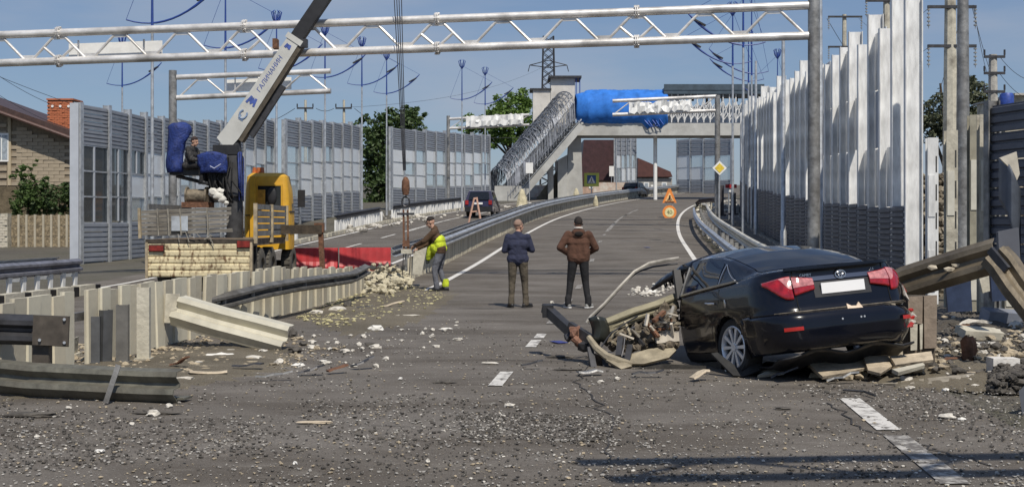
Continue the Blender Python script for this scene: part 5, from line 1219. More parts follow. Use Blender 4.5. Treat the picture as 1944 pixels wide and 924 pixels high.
# ------------------------------------------------------------------ people
skin = M("skin", (.46, .27, .19), .55, 0, .08, 8)
def remesh(o, vox, it=4):
    m1 = o.modifiers.new('r', 'REMESH'); m1.mode = 'VOXEL'; m1.voxel_size = vox; m1.use_smooth_shade = True
    m2 = o.modifiers.new('s', 'SMOOTH'); m2.factor = .5; m2.iterations = it
def person(label, loc, yaw, J, cols, hair=None, extras=None, scale=1.0, group=None):
    """J: joints in the person's own frame (x right, y ahead, z up)."""
    r_ = thing('person', label, 'person', loc, group); r_.rotation_euler = (0, 0, yaw); r_.scale = (scale,) * 3
    V_ = {k: Vector(v) for k, v in J.items()}
    pel, che, nek, hd = V_['pelvis'], V_['chest'], V_['neck'], V_['head']
    rt = V_.get('right', Vector((1, 0, 0))).normalized(); fw = V_.get('face', Vector((0, 1, 0))).normalized()
    hr = V_.get('hright', fw.cross(Vector((0, 0, 1)))).normalized(); hu = hr.cross(fw).normalized()
    def torso(m, g):
        m.cap(pel - rt * .10, .105 + g, pel + rt * .10, .105 + g); w_ = pel.lerp(che, .45)
        m.cap(w_ - rt * .085, .10 + g, w_ + rt * .085, .10 + g); m.cap(che - rt * .095, .118 + g, che + rt * .095, .118 + g)
        sh = che.lerp(nek, .62); m.cap(sh - rt * .15, .07 + g, sh + rt * .15, .07 + g); m.cap(pel, .12 + g, che, .12 + g); m.cap(che, .10 + g, nek, .06 + g)
    def arm(m, s, g, hand=True):
        a, e, wv = V_['sh' + s], V_['el' + s], V_['wr' + s]
        m.cap(a, .062 + g, e, .046 + g); m.cap(e, .046 + g, wv, .034 + g * .8)
    def leg(m, s, g):
        h, k, a = V_['hip' + s], V_['kn' + s], V_['an' + s]
        m.cap(h, .093 + g, k, .062 + g); m.cap(k, .06 + g, a, .042 + g)
    b = MB(); torso(b, -.012)
    for s in 'LR': arm(b, s, -.006); leg(b, s, -.008)
    b.cap(nek - (hd - nek) * .2, .058, hd, .055)
    # head
    rotm = Matrix((hr, fw, hu)).transposed()
    P = lambda x, y, z: hd + rotm @ Vector((x, y, z))
    b.ellipsoid(P(0, -.012, .03), (.077, .096, .105), 14, 10, rotm); b.ellipsoid(P(0, .03, -.04), (.058, .066, .072), 12, 8, rotm)
    b.cap(P(0, .088, .02), .012, P(0, .108, -.018), .017, 8); b.cap(P(-.025, .082, .038), .012, P(.025, .082, .038), .012, 8)
    b.cap(P(-.02, .084, -.052), .010, P(.02, .084, -.052), .010, 8); b.cap(P(0, .075, -.09), .02, P(0, .07, -.085), .02, 8)
    for s in (-1, 1): b.ellipsoid(P(s * .079, -.008, .0), (.012, .022, .034), 8, 6, rotm)
    # hands with five fingers
    for s in 'LR':
        e, wv = V_['el' + s], V_['wr' + s]; d = (wv - e).normalized(); hd_ = V_.get('hd' + s, d).normalized()
        sd = hd_.cross(V_.get('pn' + s, Vector((0, 1, .2)))).normalized(); pn = sd.cross(hd_).normalized()
        pc = wv + hd_ * .055
        for q in (-.025, -.008, .008, .025): b.cap(wv + sd * q * .6, .017, wv + hd_ * .085 + sd * q, .0155, 8)
        for q, L in ((-.031, .062), (-.011, .078), (.010, .074), (.031, .056)):
            k0 = wv + hd_ * .088 + sd * q; k1 = k0 + (hd_ * .8 + pn * .6).normalized() * L * .55; k2 = k1 + (hd_ * .35 + pn).normalized() * L * .5
            b.cap(k0, .0115, k1, .0105, 8); b.cap(k1, .0105, k2, .009, 8)
        ts = sd * (1 if s == 'R' else -1); t0 = wv + hd_ * .025 + ts * .026; t1 = t0 + (hd_ * .6 + ts * .7 + pn * .3).normalized() * .04; t2 = t1 + (hd_ + pn * .5).normalized() * .032
        b.cap(t0, .014, t1, .0125, 8); b.cap(t1, .012, t2, .010, 8)
    o = b.build('body', skin, r_, True, world=False); remesh(o, .0075, 3)
    for s in (-1, 1):
        MB().ellipsoid(P(s * .030, .082, .018), (.012, .008, .007), 8, 6, rotm).build('eye', black, r_, True, world=False)
    j = MB(); torso(j, .012); sl = cols.get('sleeve', 'wr')
    for s in 'LR':
        arm(j, s, .014)
    j.cap(che, .10, nek - (hd - nek) * .25, .072)
    if 'hem' in cols: h_ = Vector(cols['hem']); j.cap(pel - rt * .10 + h_, .125, pel + rt * .10 + h_, .125)
    if extras: extras(j, V_, P)
    o = j.build('top', cols['top'], r_, True, world=False); remesh(o, .013, 5)
    t = MB(); t.cap(pel - rt * .095, .112, pel + rt * .095, .112)
    for s in 'LR': leg(t, s, .013)
    for s in 'LR': t.cap(V_['an' + s] + Vector((0, 0, .10)), .066, V_['an' + s] + Vector((0, -.012, -.02)), .068)
    o = t.build('trousers', cols['trousers'], r_, True, world=False); remesh(o, .013, 4)
    for s in 'LR':
        a = V_['an' + s]; td = V_.get('toe' + s, Vector((0, 1, 0))).normalized(); f = MB()
        f.cap(a - td * .05 + Vector((0, 0, -.055)), .042, a + td * .15 + Vector((0, 0, -.06)), .036); f.cap(a - td * .02 + Vector((0, 0, -.02)), .045, a + td * .06 + Vector((0, 0, -.045)), .045)
        o = f.build('shoe', cols['shoe'], r_, True, world=False); remesh(o, .012, 2)
        side_ = td.cross(Vector((0, 0, 1))); sole = MB(); sole.prism([a + Vector((0, 0, -.098)) + td * u + side_ * v for u, v in ((-.09, -.03), (-.09, .03), (.02, .042), (.12, .044), (.185, .02), (.185, -.02), (.12, -.044), (.02, -.042))], (0, 0, .022)); sole.build('sole', cols.get('sole', rubber), o, world=False)
    if hair:
        kind, hm = hair; h = MB(); h.ellipsoid(P(0, -.022, .042), (.083, .10, .105), 16, 12, rotm)
        if kind == 'cap': h.cap(P(-.05, .07, .055), .012, P(.05, .07, .055), .012); h.cap(P(-.04, .11, .045), .010, P(.04, .11, .045), .010)
        if kind == 'full': h.cap(P(-.05, -.06, -.03), .04, P(.05, -.06, -.03), .04)
        # open the face: keep only what is above and behind the brow line
        vs = h.v; keep = []
        inv = rotm.transposed(); loc_ = [inv @ (Vector(v) - hd) for v in vs]
        lim = {'full': (.066, -.035), 'short': (.075, .0), 'cap': (.068, .02)}[kind]
        fs = [f for f in h.f if all((loc_[i].z > (lim[0] - .0 if loc_[i].y > .02 else lim[1])) or (loc_[i].y > .05 and kind == 'cap' and loc_[i].z > .03) for i in f)]
        h.f = fs; o = h.build('cap' if kind == 'cap' else 'hair', hm, r_, True, world=False)
        md = o.modifiers.new('t', 'SOLIDIFY'); md.thickness = .012; md.offset = -1
    return r_
# man in the navy pullover: back to us, arms folded in front, head turned to the right
J = dict(pelvis=(0, 0, .95), chest=(.0, .02, 1.24), neck=(0, .03, 1.47), head=(.02, .05, 1.61), face=(.75, .66, -.05),
         shL=(-.19, .02, 1.40), elL=(-.27, .02, 1.13), wrL=(-.06, .24, 1.16), shR=(.19, .02, 1.40), elR=(.29, .03, 1.14), wrR=(.08, .25, 1.19), hdL=(.8, .2, .1), hdR=(-.8, .2, .1), pnL=(0, -1, 0), pnR=(0, -1, 0),
         hipL=(-.10, 0, .92), knL=(-.115, .03, .50), anL=(-.13, -.01, .10), hipR=(.10, 0, .92), knR=(.14, .06, .50), anR=(.16, .03, .10), toeL=(-.35, 1, 0), toeR=(.75, .7, 0))
def navy_x(j, V_, P): j.cap(V_['neck'] - Vector((.05, .0, .02)), .05, V_['neck'] + Vector((.05, 0, -.02)), .05)
person('stocky balding man in a navy pullover and olive trousers seen from behind', gpy(983, 583), .0, J, dict(top=M("navy knit", (.022, .026, .055), .9, 0, .2, 14, 1.0, bscale=7), trousers=M("olive trousers", (.085, .07, .05), .9, 0, .2, 7, 1.0, bscale=9), shoe=black, hem=(0, 0, .02)),
       hair=('short', M("grey stubble", (.26, .17, .13), .8, 0, .15, 40)), extras=navy_x, scale=1.01)
# man in the brown hooded jacket: hands on hips
J = dict(pelvis=(0, 0, .97), chest=(.0, .02, 1.26), neck=(0, .03, 1.49), head=(.0, .06, 1.63), face=(-.15, .97, -.15),
         shL=(-.20, .02, 1.42), elL=(-.36, -.05, 1.17), wrL=(-.20, .10, 1.06), shR=(.20, .02, 1.42), elR=(.34, .02, 1.16), wrR=(.20, .16, 1.06), hdL=(.55, .8, -.1), hdR=(-.55, .8, -.1), pnL=(0, 0, -1), pnR=(0, 0, -1),
         hipL=(-.10, 0, .94), knL=(-.15, .05, .52), anL=(-.20, .0, .10), hipR=(.10, 0, .94), knR=(.14, .04, .52), anR=(.19, -.02, .10), toeL=(-.35, .9, 0), toeR=(.55, .8, 0))
def hood_x(j, V_, P):
    n = V_['neck']; j.cap(n + Vector((-.07, -.055, -.02)), .062, n + Vector((.07, -.055, -.02)), .062); j.cap(n + Vector((-.045, -.08, -.09)), .062, n + Vector((.045, -.08, -.09)), .062)
    for s in (-1, 1): j.cap(V_['pelvis'] + Vector((s * .12, -.01, .05)), .115, V_['chest'] + Vector((s * .09, 0, -.05)), .125)
    for s in 'LR': j.cap(V_['sh' + s], .085, V_['el' + s], .072); j.cap(V_['el' + s], .07, V_['wr' + s], .058)
hood_man = person('man in a brown hooded jacket and black trousers with hands on hips', gpy(1098, 584), .03, J, dict(top=M("brown fleece", (.085, .040, .025), .95, 0, .18, 9, 1.0, bscale=7), trousers=M("black denim", (.012, .012, .014), .85, 0, .3, 7, .3), shoe=M("grey trainer", (.22, .22, .21), .7, 0, .3, 8), sole=white_paint, hem=(0, .0, .0)),
       hair=('full', M("dark hair", (.018, .012, .009), .7, 0, .3, 30, .5)), extras=hood_x, scale=1.03)
hk = Vector((0, .03, 1.49)); m_ = MB(); m_.tube([hk + Vector((.075 * math.cos(a), -.02 + .07 * math.sin(a), .055 - .012 * math.sin(a))) for a in np.linspace(0, 2 * math.pi, 15)], .018, 7); m_.build('collar', M("white collar", (.66, .62, .56), .9), hood_man, True, world=False)
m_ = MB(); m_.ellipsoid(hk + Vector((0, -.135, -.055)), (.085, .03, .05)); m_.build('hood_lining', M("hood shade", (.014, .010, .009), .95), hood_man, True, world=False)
# road worker: brown jacket, hi-vis coat hanging at the waist, leaning towards the clamp
J = dict(pelvis=(0, -.02, .92), chest=(.0, .07, 1.21), neck=(0, .14, 1.43), head=(.0, .22, 1.58), face=(-.1, .90, -.42),
         shL=(-.19, .12, 1.35), elL=(-.22, .33, 1.15), wrL=(-.10, .56, 1.05), shR=(.19, .12, 1.35), elR=(.24, .31, 1.10), wrR=(.12, .54, .98), pnL=(0, 0, -1), pnR=(0, 0, -1),
         hipL=(-.10, -.02, .89), knL=(-.12, .10, .50), anL=(-.12, .06, .10), hipR=(.10, -.03, .89), knR=(.14, .03, .50), anR=(.16, -.10, .10), toeL=(0, 1, 0), toeR=(.2, 1, 0))
hv = M("hi-vis yellow", (.52, .62, .03), .8, 0, .15, 6, 1.0, bscale=8)
def jk(j, V_, P):
    for s in 'LR': j.cap(V_['sh' + s], .082, V_['el' + s], .068); j.cap(V_['el' + s], .066, V_['wr' + s], .052)
    j.cap(V_['neck'] + Vector((0, -.04, -.02)), .07, V_['neck'] + Vector((0, -.02, .03)), .066)
w_ = person('road worker in a brown jacket with a hi-vis yellow coat hanging at his waist', gp(835, 30.1), math.pi / 2 - .12, J, dict(top=M("umber jacket", (.075, .042, .022), .9, 0, .2, 9, 1.0, bscale=8), trousers=M("work grey", (.12, .125, .145), .9, 0, .15, 6, 1.0, bscale=9), shoe=black, hem=(0, 0, .06)),
       hair=('cap', M("dark hair", (.018, .012, .009))), extras=jk, scale=1.07)
for s in 'R':
    a = Vector(J['an' + s]); m_ = MB(); m_.lathe([(.074, -.03), (.084, 0), (.080, .13), (.070, .15)], a + Vector((0, -.005, .02)), 'z', 14); m_.build('cuff', hv, w_, True, world=False)
m_ = MB()
for p0, r0, p1, r1 in (((-.10, .02, 1.17), .13, (.10, .02, 1.17), .14), ((-.10, .00, 1.06), .13, (.10, .00, 1.06), .14), ((-.09, .06, .98), .13, (.10, .06, .96), .135), ((-.08, .12, 1.02), .10, (.10, .12, 1.02), .11), ((.10, -.06, .98), .10, (.12, .05, .92), .10), ((.12, .16, .98), .08, (.10, .24, .80), .075), ((-.05, .22, .98), .08, (.02, .27, .76), .07), ((.15, .05, .96), .09, (.15, .10, .86), .08)):
    m_.cap(p0, r0, p1, r1)
o = m_.build('hi_vis_coat', hv, w_, True, world=False); remesh(o, .014, 4)
m_ = MB(); m_.cap((.05, .27, .80), .06, (.04, .30, .66), .045); m_.cap((.16, .02, .90), .08, (.14, -.02, .84), .08); o = m_.build('coat_lining', M("coat lining", (.05, .055, .05), .9), w_, True, world=False); remesh(o, .014, 3)
# crane operator, seated, looking right and down
J = dict(pelvis=(0, 0, .10), chest=(.0, .08, .38), neck=(0, .12, .60), head=(.0, .18, .73), face=(.1, .95, -.30),
         shL=(-.19, .1, .53), elL=(-.22, .22, .28), wrL=(-.12, .46, .24), shR=(.19, .1, .53), elR=(.22, .2, .27), wrR=(.12, .44, .22), pnL=(0, 0, -1), pnR=(0, 0, -1),
         hipL=(-.10, 0, .10), knL=(-.12, .42, .10), anL=(-.12, .44, -.30), hipR=(.10, 0, .10), knR=(.13, .42, .10), anR=(.13, .46, -.30))
def op_x(j, V_, P):
    for s in 'LR': j.cap(V_['sh' + s], .085, V_['el' + s], .074); j.cap(V_['el' + s], .07, V_['wr' + s], .056)
person('crane operator in dark patterned jacket and knitted hat on the crane seat', at(358, 322, 32.15), -math.pi / 2 - .25, J, dict(top=M("patterned black jacket", (.02, .02, .022), .85, 0, .3, 26, .3, col2=(.075, .07, .065), thr=(.5, .6)), trousers=M("black denim", (.012, .012, .014)), shoe=black, hem=(0, 0, .0)),
       hair=('full', M("knitted hat", (.035, .022, .022), .95, 0, .3, 30)), extras=op_x, scale=1.0)
# ------------------------------------------------------------------ the wrecked black saloon
def wrecked_car():
    paint = M("black car paint", (.004, .005, .010), .22, 0, .15, 3, coat=.45, spec=.25)
    glass = M("tinted glass", (.006, .007, .010), .04, 0, .1, 2, spec=.7)
    chrome = M("chrome trim", (.55, .56, .58), .22, .9, .05, 6)
    r_ = thing('wrecked_car', 'black saloon car with torn off front and dented rear standing across the lane', 'car')
    ip = lambda x, xs_, ys_: float(np.interp(x, xs_, ys_))
    XR = ([.20, .27, .34, .46, .56, .615, .64, .68, .78, .90, 1.00, 1.06, 1.10], [-.98, -1.06, -1.10, -1.125, -1.12, -1.10, -1.065, -1.035, -1.02, -1.00, -.975, -.965, -.985])
    HW = ([.18, .28, .42, .6, .75, .9, 1.0, 1.1], [.83, .875, .905, .915, .910, .885, .855, .79])
    RX, RY = .46, .40; LA = .70
    xr = lambda z: ip(z, *XR); hw = lambda z: ip(z, *HW)
    def S(q, z):                                    # q in [-2, 2]: 0 tail centre, 1 end of the corner, 2 front cut
        s = 1 if q >= 0 else -1; q = abs(q); w_ = hw(z); fl = w_ - RY; x0 = xr(z); tot = fl + LA
        if q <= 1:
            u = q * tot
            if u <= fl: return Vector((x0 + .045 * (u / w_) ** 2, s * u, z))
            th = (u - fl) / LA * math.pi / 2
            return Vector((x0 + .045 * (fl / w_) ** 2 + (1 - math.cos(th)) * RX, s * (fl + RY * math.sin(th)), z))
        xc_ = x0 + .045 * (fl / w_) ** 2 + RX; xf = 1.36
        return Vector((xc_ + (xf - xc_) * (q - 1), s * (w_ + .012 * math.sin(math.pi * (q - 1))), z))
    def Su(u, z): fl = hw(z) - RY; return S(u / (fl + LA), z)
    def Sx(x, z, s=1): xc_ = S(1, z).x; return S(s * (1 + (x - xc_) / (1.36 - xc_)), z)
    def out(p, d=.006):                              # push outwards in plan
        c = Vector((.25, 0, p.z)); v = Vector((p.x - c.x if p.x < -.45 else 0, p.y, 0)); v = v.normalized() if v.length > 0 else v; return p + v * d
    def zhi(q): return ip(abs(q), [0, .7, 1.0, 1.25, 2], [1.10, 1.10, 1.088, 1.045, .975])
    def zlo(q): return ip(abs(q), [0, .6, 1.0, 1.15, 2], [.235, .235, .215, .19, .16])
    # lower shell with wheel arches cut and snapped to a circle
    qs = sorted(set([round(-2 + 4 * i / 150, 4) for i in range(151)])); nz_ = 34; P = []
    for q in qs:
        a, b = zlo(q), zhi(q); P.append([S(q, a + (b - a) * j / nz_) for j in range(nz_ + 1)])
    Rw, WC = .365, Vector((0, 0, .33))
    for row in P:
        for j, p in enumerate(row):
            if abs(p.y) > .6:
                d = Vector((p.x, 0, p.z - WC.z)); L = d.length
                if 1e-3 < L and abs(L - Rw) < .022: d = d / L * Rw; row[j] = Vector((d.x, p.y, d.z + WC.z))
    V = [p for row in P for p in row]; nb = nz_ + 1; Fc = []
    bump_f, body_f = [], []
    for i in range(len(P) - 1):
        for j in range(nz_):
            f = (i * nb + j, i * nb + j + 1, (i + 1) * nb + j + 1, (i + 1) * nb + j); c = sum((V[k] for k in f), Vector()) / 4
            if abs(c.y) > .6 and Vector((c.x, 0, c.z - WC.z)).length < Rw - .002: continue
            (bump_f if (c.x < -.40 and c.z < .635) else body_f).append(f)
    m_ = MB(); m_.v = V; m_.f = body_f; body = m_.build('body', paint, r_, True, world=False)
    md = body.modifiers.new('t', 'SOLIDIFY'); md.thickness = .02; md.offset = -1
    # bumper: a little proud, dented on its right
    Vb = []
    for p in V:
        k = 1.0 + .0; q = p.copy()
        if p.x < -.4: q = out(p, .012)
        if p.y < -.45 and p.x < -.3: q += Vector((.05 * sst(-.45, -.85, p.y) + .03 * math.sin(p.z * 31) * sst(-.45, -.8, p.y), .02 * math.sin(p.z * 23), -.03 * sst(-.3, -.8, p.y)))
        Vb.append(q)
    m_ = MB(); m_.v = Vb; m_.f = bump_f; bp = m_.build('rear_bumper', paint, r_, True, world=False); md = bp.modifiers.new('t', 'SOLIDIFY'); md.thickness = .012; md.offset = -1
    m_ = MB(); m_.sweep([(-.008, -.012), (.010, -.012), (.010, .012), (-.008, .012)], [out(Su(u, .645), -.01) for u in np.linspace(-.9, .86, 30)]); m_.build('bumper_gap', M("primer strip", (.17, .145, .11), .7, .1, .4, 9), bp, world=False)
    m_ = MB(); P = [[out(Su(u, z), -.03 + .006 * math.sin(u * 20 + z * 50)) for z in (.60, .63, .66, .69)] for u in np.linspace(-.62, .30, 20)]; m_.grid(P); m_.build('torn_strip', M("bare inner steel", (.30, .26, .20), .6, .3, .4, 7), bp, world=False)
    m_ = MB(); m_.prism([out(Su(a, z), .004) for a, z in ((-.16, .625), (.02, .63), (-.0, .685), (-.045, .655), (-.10, .65), (-.145, .69))], (-.012, 0, 0)); m_.build('torn_bracket', M("bare tan plastic", (.62, .50, .38), .8), bp, world=False)
    # reflectors, sensors, lower valance
    for s, a, b in ((1, .58, .80), (-1, .62, .80)):
        m_ = MB(); m_.grid([[out(Su(s * u, z), .022) for z in (.455, .475, .495)] for u in np.linspace(a, b, 8)]); m_.build('reflector', M("red reflector", (.36, .02, .015), .25), bp, world=False)
    for u in (.12, -.1, -.14): m_ = MB(); p = out(Su(u, .53), .014); m_.cyl(p, p + Vector((-.004, 0, 0)), .011, n=8); m_.build('sensor', galv, bp, world=False)
    # dent marks on the right
    rgc = random.Random(3)
    for k in range(7):
        u = rgc.uniform(-.98, -.72); z = rgc.uniform(.33, .56); m_ = MB(); c = out(Su(u, z), .03); m_.blob(c, rgc.uniform(.02, .05), .5, 1, (.3, 1, .6), rg=rgc); m_.build('scrape', M("scraped primer", (.40, .36, .32), .8, 0, .4, 20) if k % 2 else M("red reflector", (.36, .02, .015)), bp, world=False)
    m_ = MB(); m_.prism([out(Su(a, z), .03) for a, z in ((-.80, .70), (-1.0, .82), (-1.12, .90), (-1.14, .80), (-1.02, .72), (-.9, .64))], (-.03, 0, 0)); m_.build('torn_wing', M("scraped primer", (.40, .36, .32)), r_, world=False)
    m_ = MB(); m_.prism([out(Su(a, z), .04) for a, z in ((-.93, .74), (-1.04, .83), (-1.11, .85), (-1.06, .74))], (-.03, 0, 0)); m_.build('broken_lamp', M("red reflector", (.36, .02, .015)), r_, world=False)
    # upper shell: deck, rear window, roof
    E = lambda q: S(q, zhi(q))
    ZT = ([-1.0, -.93, -.8, -.48, -.40, -.1, .2, .5, .8, 1.1, 1.4, 1.6], [1.104, 1.112, 1.118, 1.125, 1.145, 1.27, 1.375, 1.45, 1.488, 1.497, 1.487, 1.46])
    YK = ([-1.0, -.45, 0, .5, 1.6], [.90, .87, .83, .78, .765])
    def T(q, v):                                      # v: -1 left .. 1 right
        e = E(abs(q)); x, ye, ze = e.x, e.y, e.z; zt = max(ip(x, *ZT), ze + .004); yr = ye * ip(x, *YK); rise = zt - ze; zr = ze + rise * (.82 if rise > .1 else .7)
        a = abs(v); s = -1 if v > 0 else 1
        if a > .6: t = (1 - a) / .4; y = ye + (yr - ye) * t + .018 * math.sin(math.pi * t) * min(1, rise * 3); z = ze + (zr - ze) * t
        else: t = a / .6; y = yr * t; z = zt - (zt - zr) * t ** 2.6
        return Vector((x, s * y, z))
    def q_of_x(x):
        lo, hi = .3, 2.0
        for _ in range(40):
            m = (lo + hi) / 2
            if E(m).x < x: lo = m
            else: hi = m
        return lo
    qg = [.02 + .4 * i / 5 for i in range(6)] + [q_of_x(-.93 + (1.36 + .93) * i / 54) for i in range(55)]
    vg = list(np.linspace(-1, 1, 41))
    m_ = MB(); m_.grid([[T(q, v) for v in vg] for q in qg]); up = m_.build('upper_body', paint, r_, True, world=False)
    md = up.modifiers.new('t', 'SOLIDIFY'); md.thickness = .02; md.offset = -1
    def nrm(q, v):
        a = T(q, min(1, v + .01)) - T(q, max(-1, v - .01)); b = T(min(2, q + .005), v) - T(q - .005, v); n = a.cross(b).normalized()
        return n if n.z > 0 or abs(n.z) < .3 and n.y * -v > 0 else -n
    def patch(x0, x1, v0, v1, name, mat, d=.005, nx=14, nv=12, shrink=None, parent=None):
        rows = []
        for i in range(nx + 1):
            x = x0 + (x1 - x0) * i / nx; q = q_of_x(x); a, b = (v0, v1) if shrink is None else shrink(x)
            rows.append([T(q, a + (b - a) * j / nv) + nrm(q, a + (b - a) * j / nv) * d for j in range(nv + 1)])
        m = MB(); m.grid(rows); return m.build(name, mat, parent or r_, True, world=False)
    patch(-.40, .50, -.55, .55, 'rear_window', glass, .005, 18, 16, shrink=lambda x: (-.55 + .0 * x, .55))
    for s in (-1, 1):
        w_ = patch(.30, 1.18, s * .97, s * .64, 'side_window', glass, .006, 16, 6, shrink=lambda x, s=s: (s * .965, s * (.965 - (.965 - .645) * min(1, max(.02, (x - .02) / .30 + .0) if x < .45 else 1))))
        m_ = MB(); m_.sweep([(-.010, -.011), (.010, -.011), (.010, .011), (-.010, .011)], [T(q_of_x(x), s * .975) + Vector((0, -s * .014, 0)) for x in np.linspace(-.16, 1.34, 24)]); m_.build('belt_trim', chrome, r_, world=False)
        tri = [(-.14, .96), (.26, .96), (.22, .665)]
        m = MB(); ps = [T(q_of_x(x), s * v) + nrm(q_of_x(x), s * v) * .006 for x, v in tri]; m.add(ps, [(0, 1, 2)]); m.build('quarter_glass', glass, r_, world=False, fix=False)
        for a, b in (((-.14, .96), (.22, .665)), ((.26, .96), (.225, .66))):
            pl = [T(q_of_x(a[0] + (b[0] - a[0]) * t), s * (a[1] + (b[1] - a[1]) * t)) + nrm(q_of_x(a[0] + (b[0] - a[0]) * t), s * (a[1] + (b[1] - a[1]) * t)) * .009 for t in np.linspace(0, 1, 8)]
            m_ = MB(); m_.tube(pl, .007, 5); m_.build('window_trim', chrome, r_, True, world=False)
        # door outline gaps and handle
        gap = M("panel gap", (.002, .002, .002), .9)
        for pts in ([Sx(x, z, s) for x, z in ((1.30, .97), (1.30, .6), (1.28, .28))], [Sx(x, z, s) for x, z in ((.22, 1.0), (.20, .86), (.27, .70), (.42, .55), (.44, .4), (.42, .26))]):
            m_ = MB(); m_.tube([out(p, -.004) for p in pts], .008, 5); m_.build('door_gap', gap, r_, world=False)
        m_ = MB(); m_.tube([out(Sx(x, .845 + .005 * k, s), .03 if 0 < k < 4 else .004) for k, x in enumerate((.30, .33, .42, .50, .53))], .014, 6); m_.build('door_handle', chrome, r_, True, world=False)
        m_ = MB(); m_.grid([[out(Sx(x, z, s), .012) for z in (.20, .24, .28)] for x in np.linspace(.42, 1.34, 8)]); m_.build('sill', black, r_, world=False)
    m_ = MB(); p = Sx(.02, .83, 1); m_.ellipsoid(out(p, .006), (.022, .008, .05)); m_.build('side_mark', chrome, r_, world=False)
    # boot lid: seam lines, lip spoiler, garnish, plate recess
    gapm = M("panel gap", (.002, .002, .002))
    for s in (-1, 1):
        m_ = MB(); m_.tube([out(Su(s * .56, z), 0) for z in np.linspace(.66, 1.085, 10)], .007, 5); m_.build('boot_gap', gapm, r_, world=False)
    m_ = MB(); m_.sweep([(-.02, -.012), (.035, -.006), (.035, .008), (-.02, .016)], [Su(u, 1.098) + Vector((-.012, 0, .004)) for u in np.linspace(-.66, .66, 24)]); m_.build('boot_lip', paint, r_, True, world=False)
    m_ = MB(); m_.grid([[out(Su(u, z), .012 + (.006 if z == .975 else 0)) for z in (.962, .966, .985, 1.004, 1.008)] for u in np.linspace(-.42, .42, 20)]); m_.build('boot_garnish', M("brushed garnish", (.13, .15, .20), .25, .7, .05, 3), r_, True, world=False)
    em = MB(); c = out(Su(0, 1.005), .022)
    ring_ = lambda cx_, cz, a, b, r2: em.tube([c + Vector((-.002, cx_ + a * math.cos(t), cz + b * math.sin(t))) for t in np.linspace(0, 2 * math.pi, 21)], r2, 6)
    ring_(0, 0, .062, .042, .0075); ring_(0, .014, .038, .016, .005); ring_(0, -.004, .016, .034, .005); em.build('emblem', chrome, r_, True, world=False)
    for body_, u, sz in (("CAMRY", .40, .042), ("2.5", -.40, .036)):
        t = textmesh(body_, sz, .003); t.materials.append(chrome); o = inst(t, 'lettering', r_, out(Su(u, 1.028), .012)); o.rotation_euler = Euler((R(90), 0, R(-90)))
    m_ = MB(); m_.grid([[out(Su(u, z), .004) for z in (.78, .80, .945, .948)] for u in np.linspace(-.34, .34, 12)]); m_.build('plate_recess', black, r_, True, world=False)
    MB().box(out(Su(0, .872), .016), (.012, .52, .115)).build('number_plate', M("plate white", (.80, .80, .80), .45, 0, .02, 3), r_, world=False)
    # lamps
    red = M("red lamp glass", (.30, .006, .010), .12, 0, .35, 14, coat=1.0); clear = M("clear lamp glass", (.50, .20, .20), .12, 0, .35, 16, coat=1.0)
    for s in (-1, 1):
        lim = lambda u: (.785 + .17 * sst(.64, .95, u), 1.035 - .04 * sst(.60, .95, u))
        for a, b, nm in ((.33, .575, 'inner'), (.59, .93, 'outer')):
            rows, rows2 = [], []
            for u in np.linspace(a, b, 18):
                lo, hi = lim(u)
                if nm == 'inner': lo = .82 + .05 * (.575 - u) / .245; hi = 1.025 - .03 * (.575 - u) / .245
                t = (u - a) / (b - a); bulge = .020 + .018 * math.sin(math.pi * min(1, max(0, t)))
                split = lo + (hi - lo) * (.50 if nm == 'outer' else .42)
                if nm == 'outer': top_lo = lo + (hi - lo) * (.45 + .55 * sst(.05, .45, t))
                else: top_lo = split
                top_lo = min(top_lo, hi - .004)
                rows.append([out(Su(s * u, z), bulge * .8 + .012 * math.sin(math.pi * (z - lo) / (hi - lo))) for z in np.linspace(lo, hi, 10)])
                rows2.append([out(Su(s * u, z), bulge * .8 + .012 * math.sin(math.pi * (z - lo) / (hi - lo)) + .004) for z in np.linspace(top_lo, hi - .006, 6)])
            m_ = MB(); m_.grid(rows); tl = m_.build('tail_light', red, r_, True, world=False); md = tl.modifiers.new('t', 'SOLIDIFY'); md.thickness = .02; md.offset = -1
            m_ = MB(); m_.grid(rows2); m_.build('clear_lens', clear, tl, True, world=False)
    # wheels
    def wheel(loc, rz):
        tyre = MB(); tyre.lathe([(.238, -.10), (.30, -.108), (.325, -.09), (.332, -.05), (.332, .05), (.325, .09), (.30, .108), (.238, .10)], (0, 0, 0), 'y', 40)
        w_ = tyre.build('wheel', rubber, r_, True, world=False); w_.location = loc; w_.rotation_euler = rz
        al = M("wheel silver", (.74, .75, .77), .35, .45, .08, 5); rim = MB()
        rim.lathe([(.240, -.06), (.246, .098), (.232, .108), (.222, .097), (.215, .05)], (0, 0, 0), 'y', 40); rm = rim.build('rim', al, w_, True, world=False)
        m_ = MB()
        for k in range(10):
            a = 2 * math.pi * k / 10; d = Vector((math.cos(a), 0, math.sin(a))); t = Vector((-math.sin(a), 0, math.cos(a)))
            i0, i1 = Vector((0, .088, 0)) + d * .04, Vector((0, .094, 0)) + d * .226
            m_.add([i0 + t * .013, i0 - t * .013, i1 - t * .023, i1 + t * .023, i0 + t * .011 + Vector((0, -.03, 0)), i0 - t * .011 + Vector((0, -.03, 0)), i1 - t * .02 + Vector((0, -.03, 0)), i1 + t * .02 + Vector((0, -.03, 0))], [(0, 1, 2, 3), (4, 7, 6, 5), (0, 4, 5, 1), (2, 6, 7, 3), (1, 5, 6, 2), (0, 3, 7, 4)])
        m_.cyl((0, .06, 0), (0, .10, 0), .055, .045, 16); m_.build('spokes', al, rm, world=False)
        MB().cyl((0, .02, 0), (0, .03, 0), .20, n=24).build('brake_disc', dark_metal, rm, world=False)
        return w_
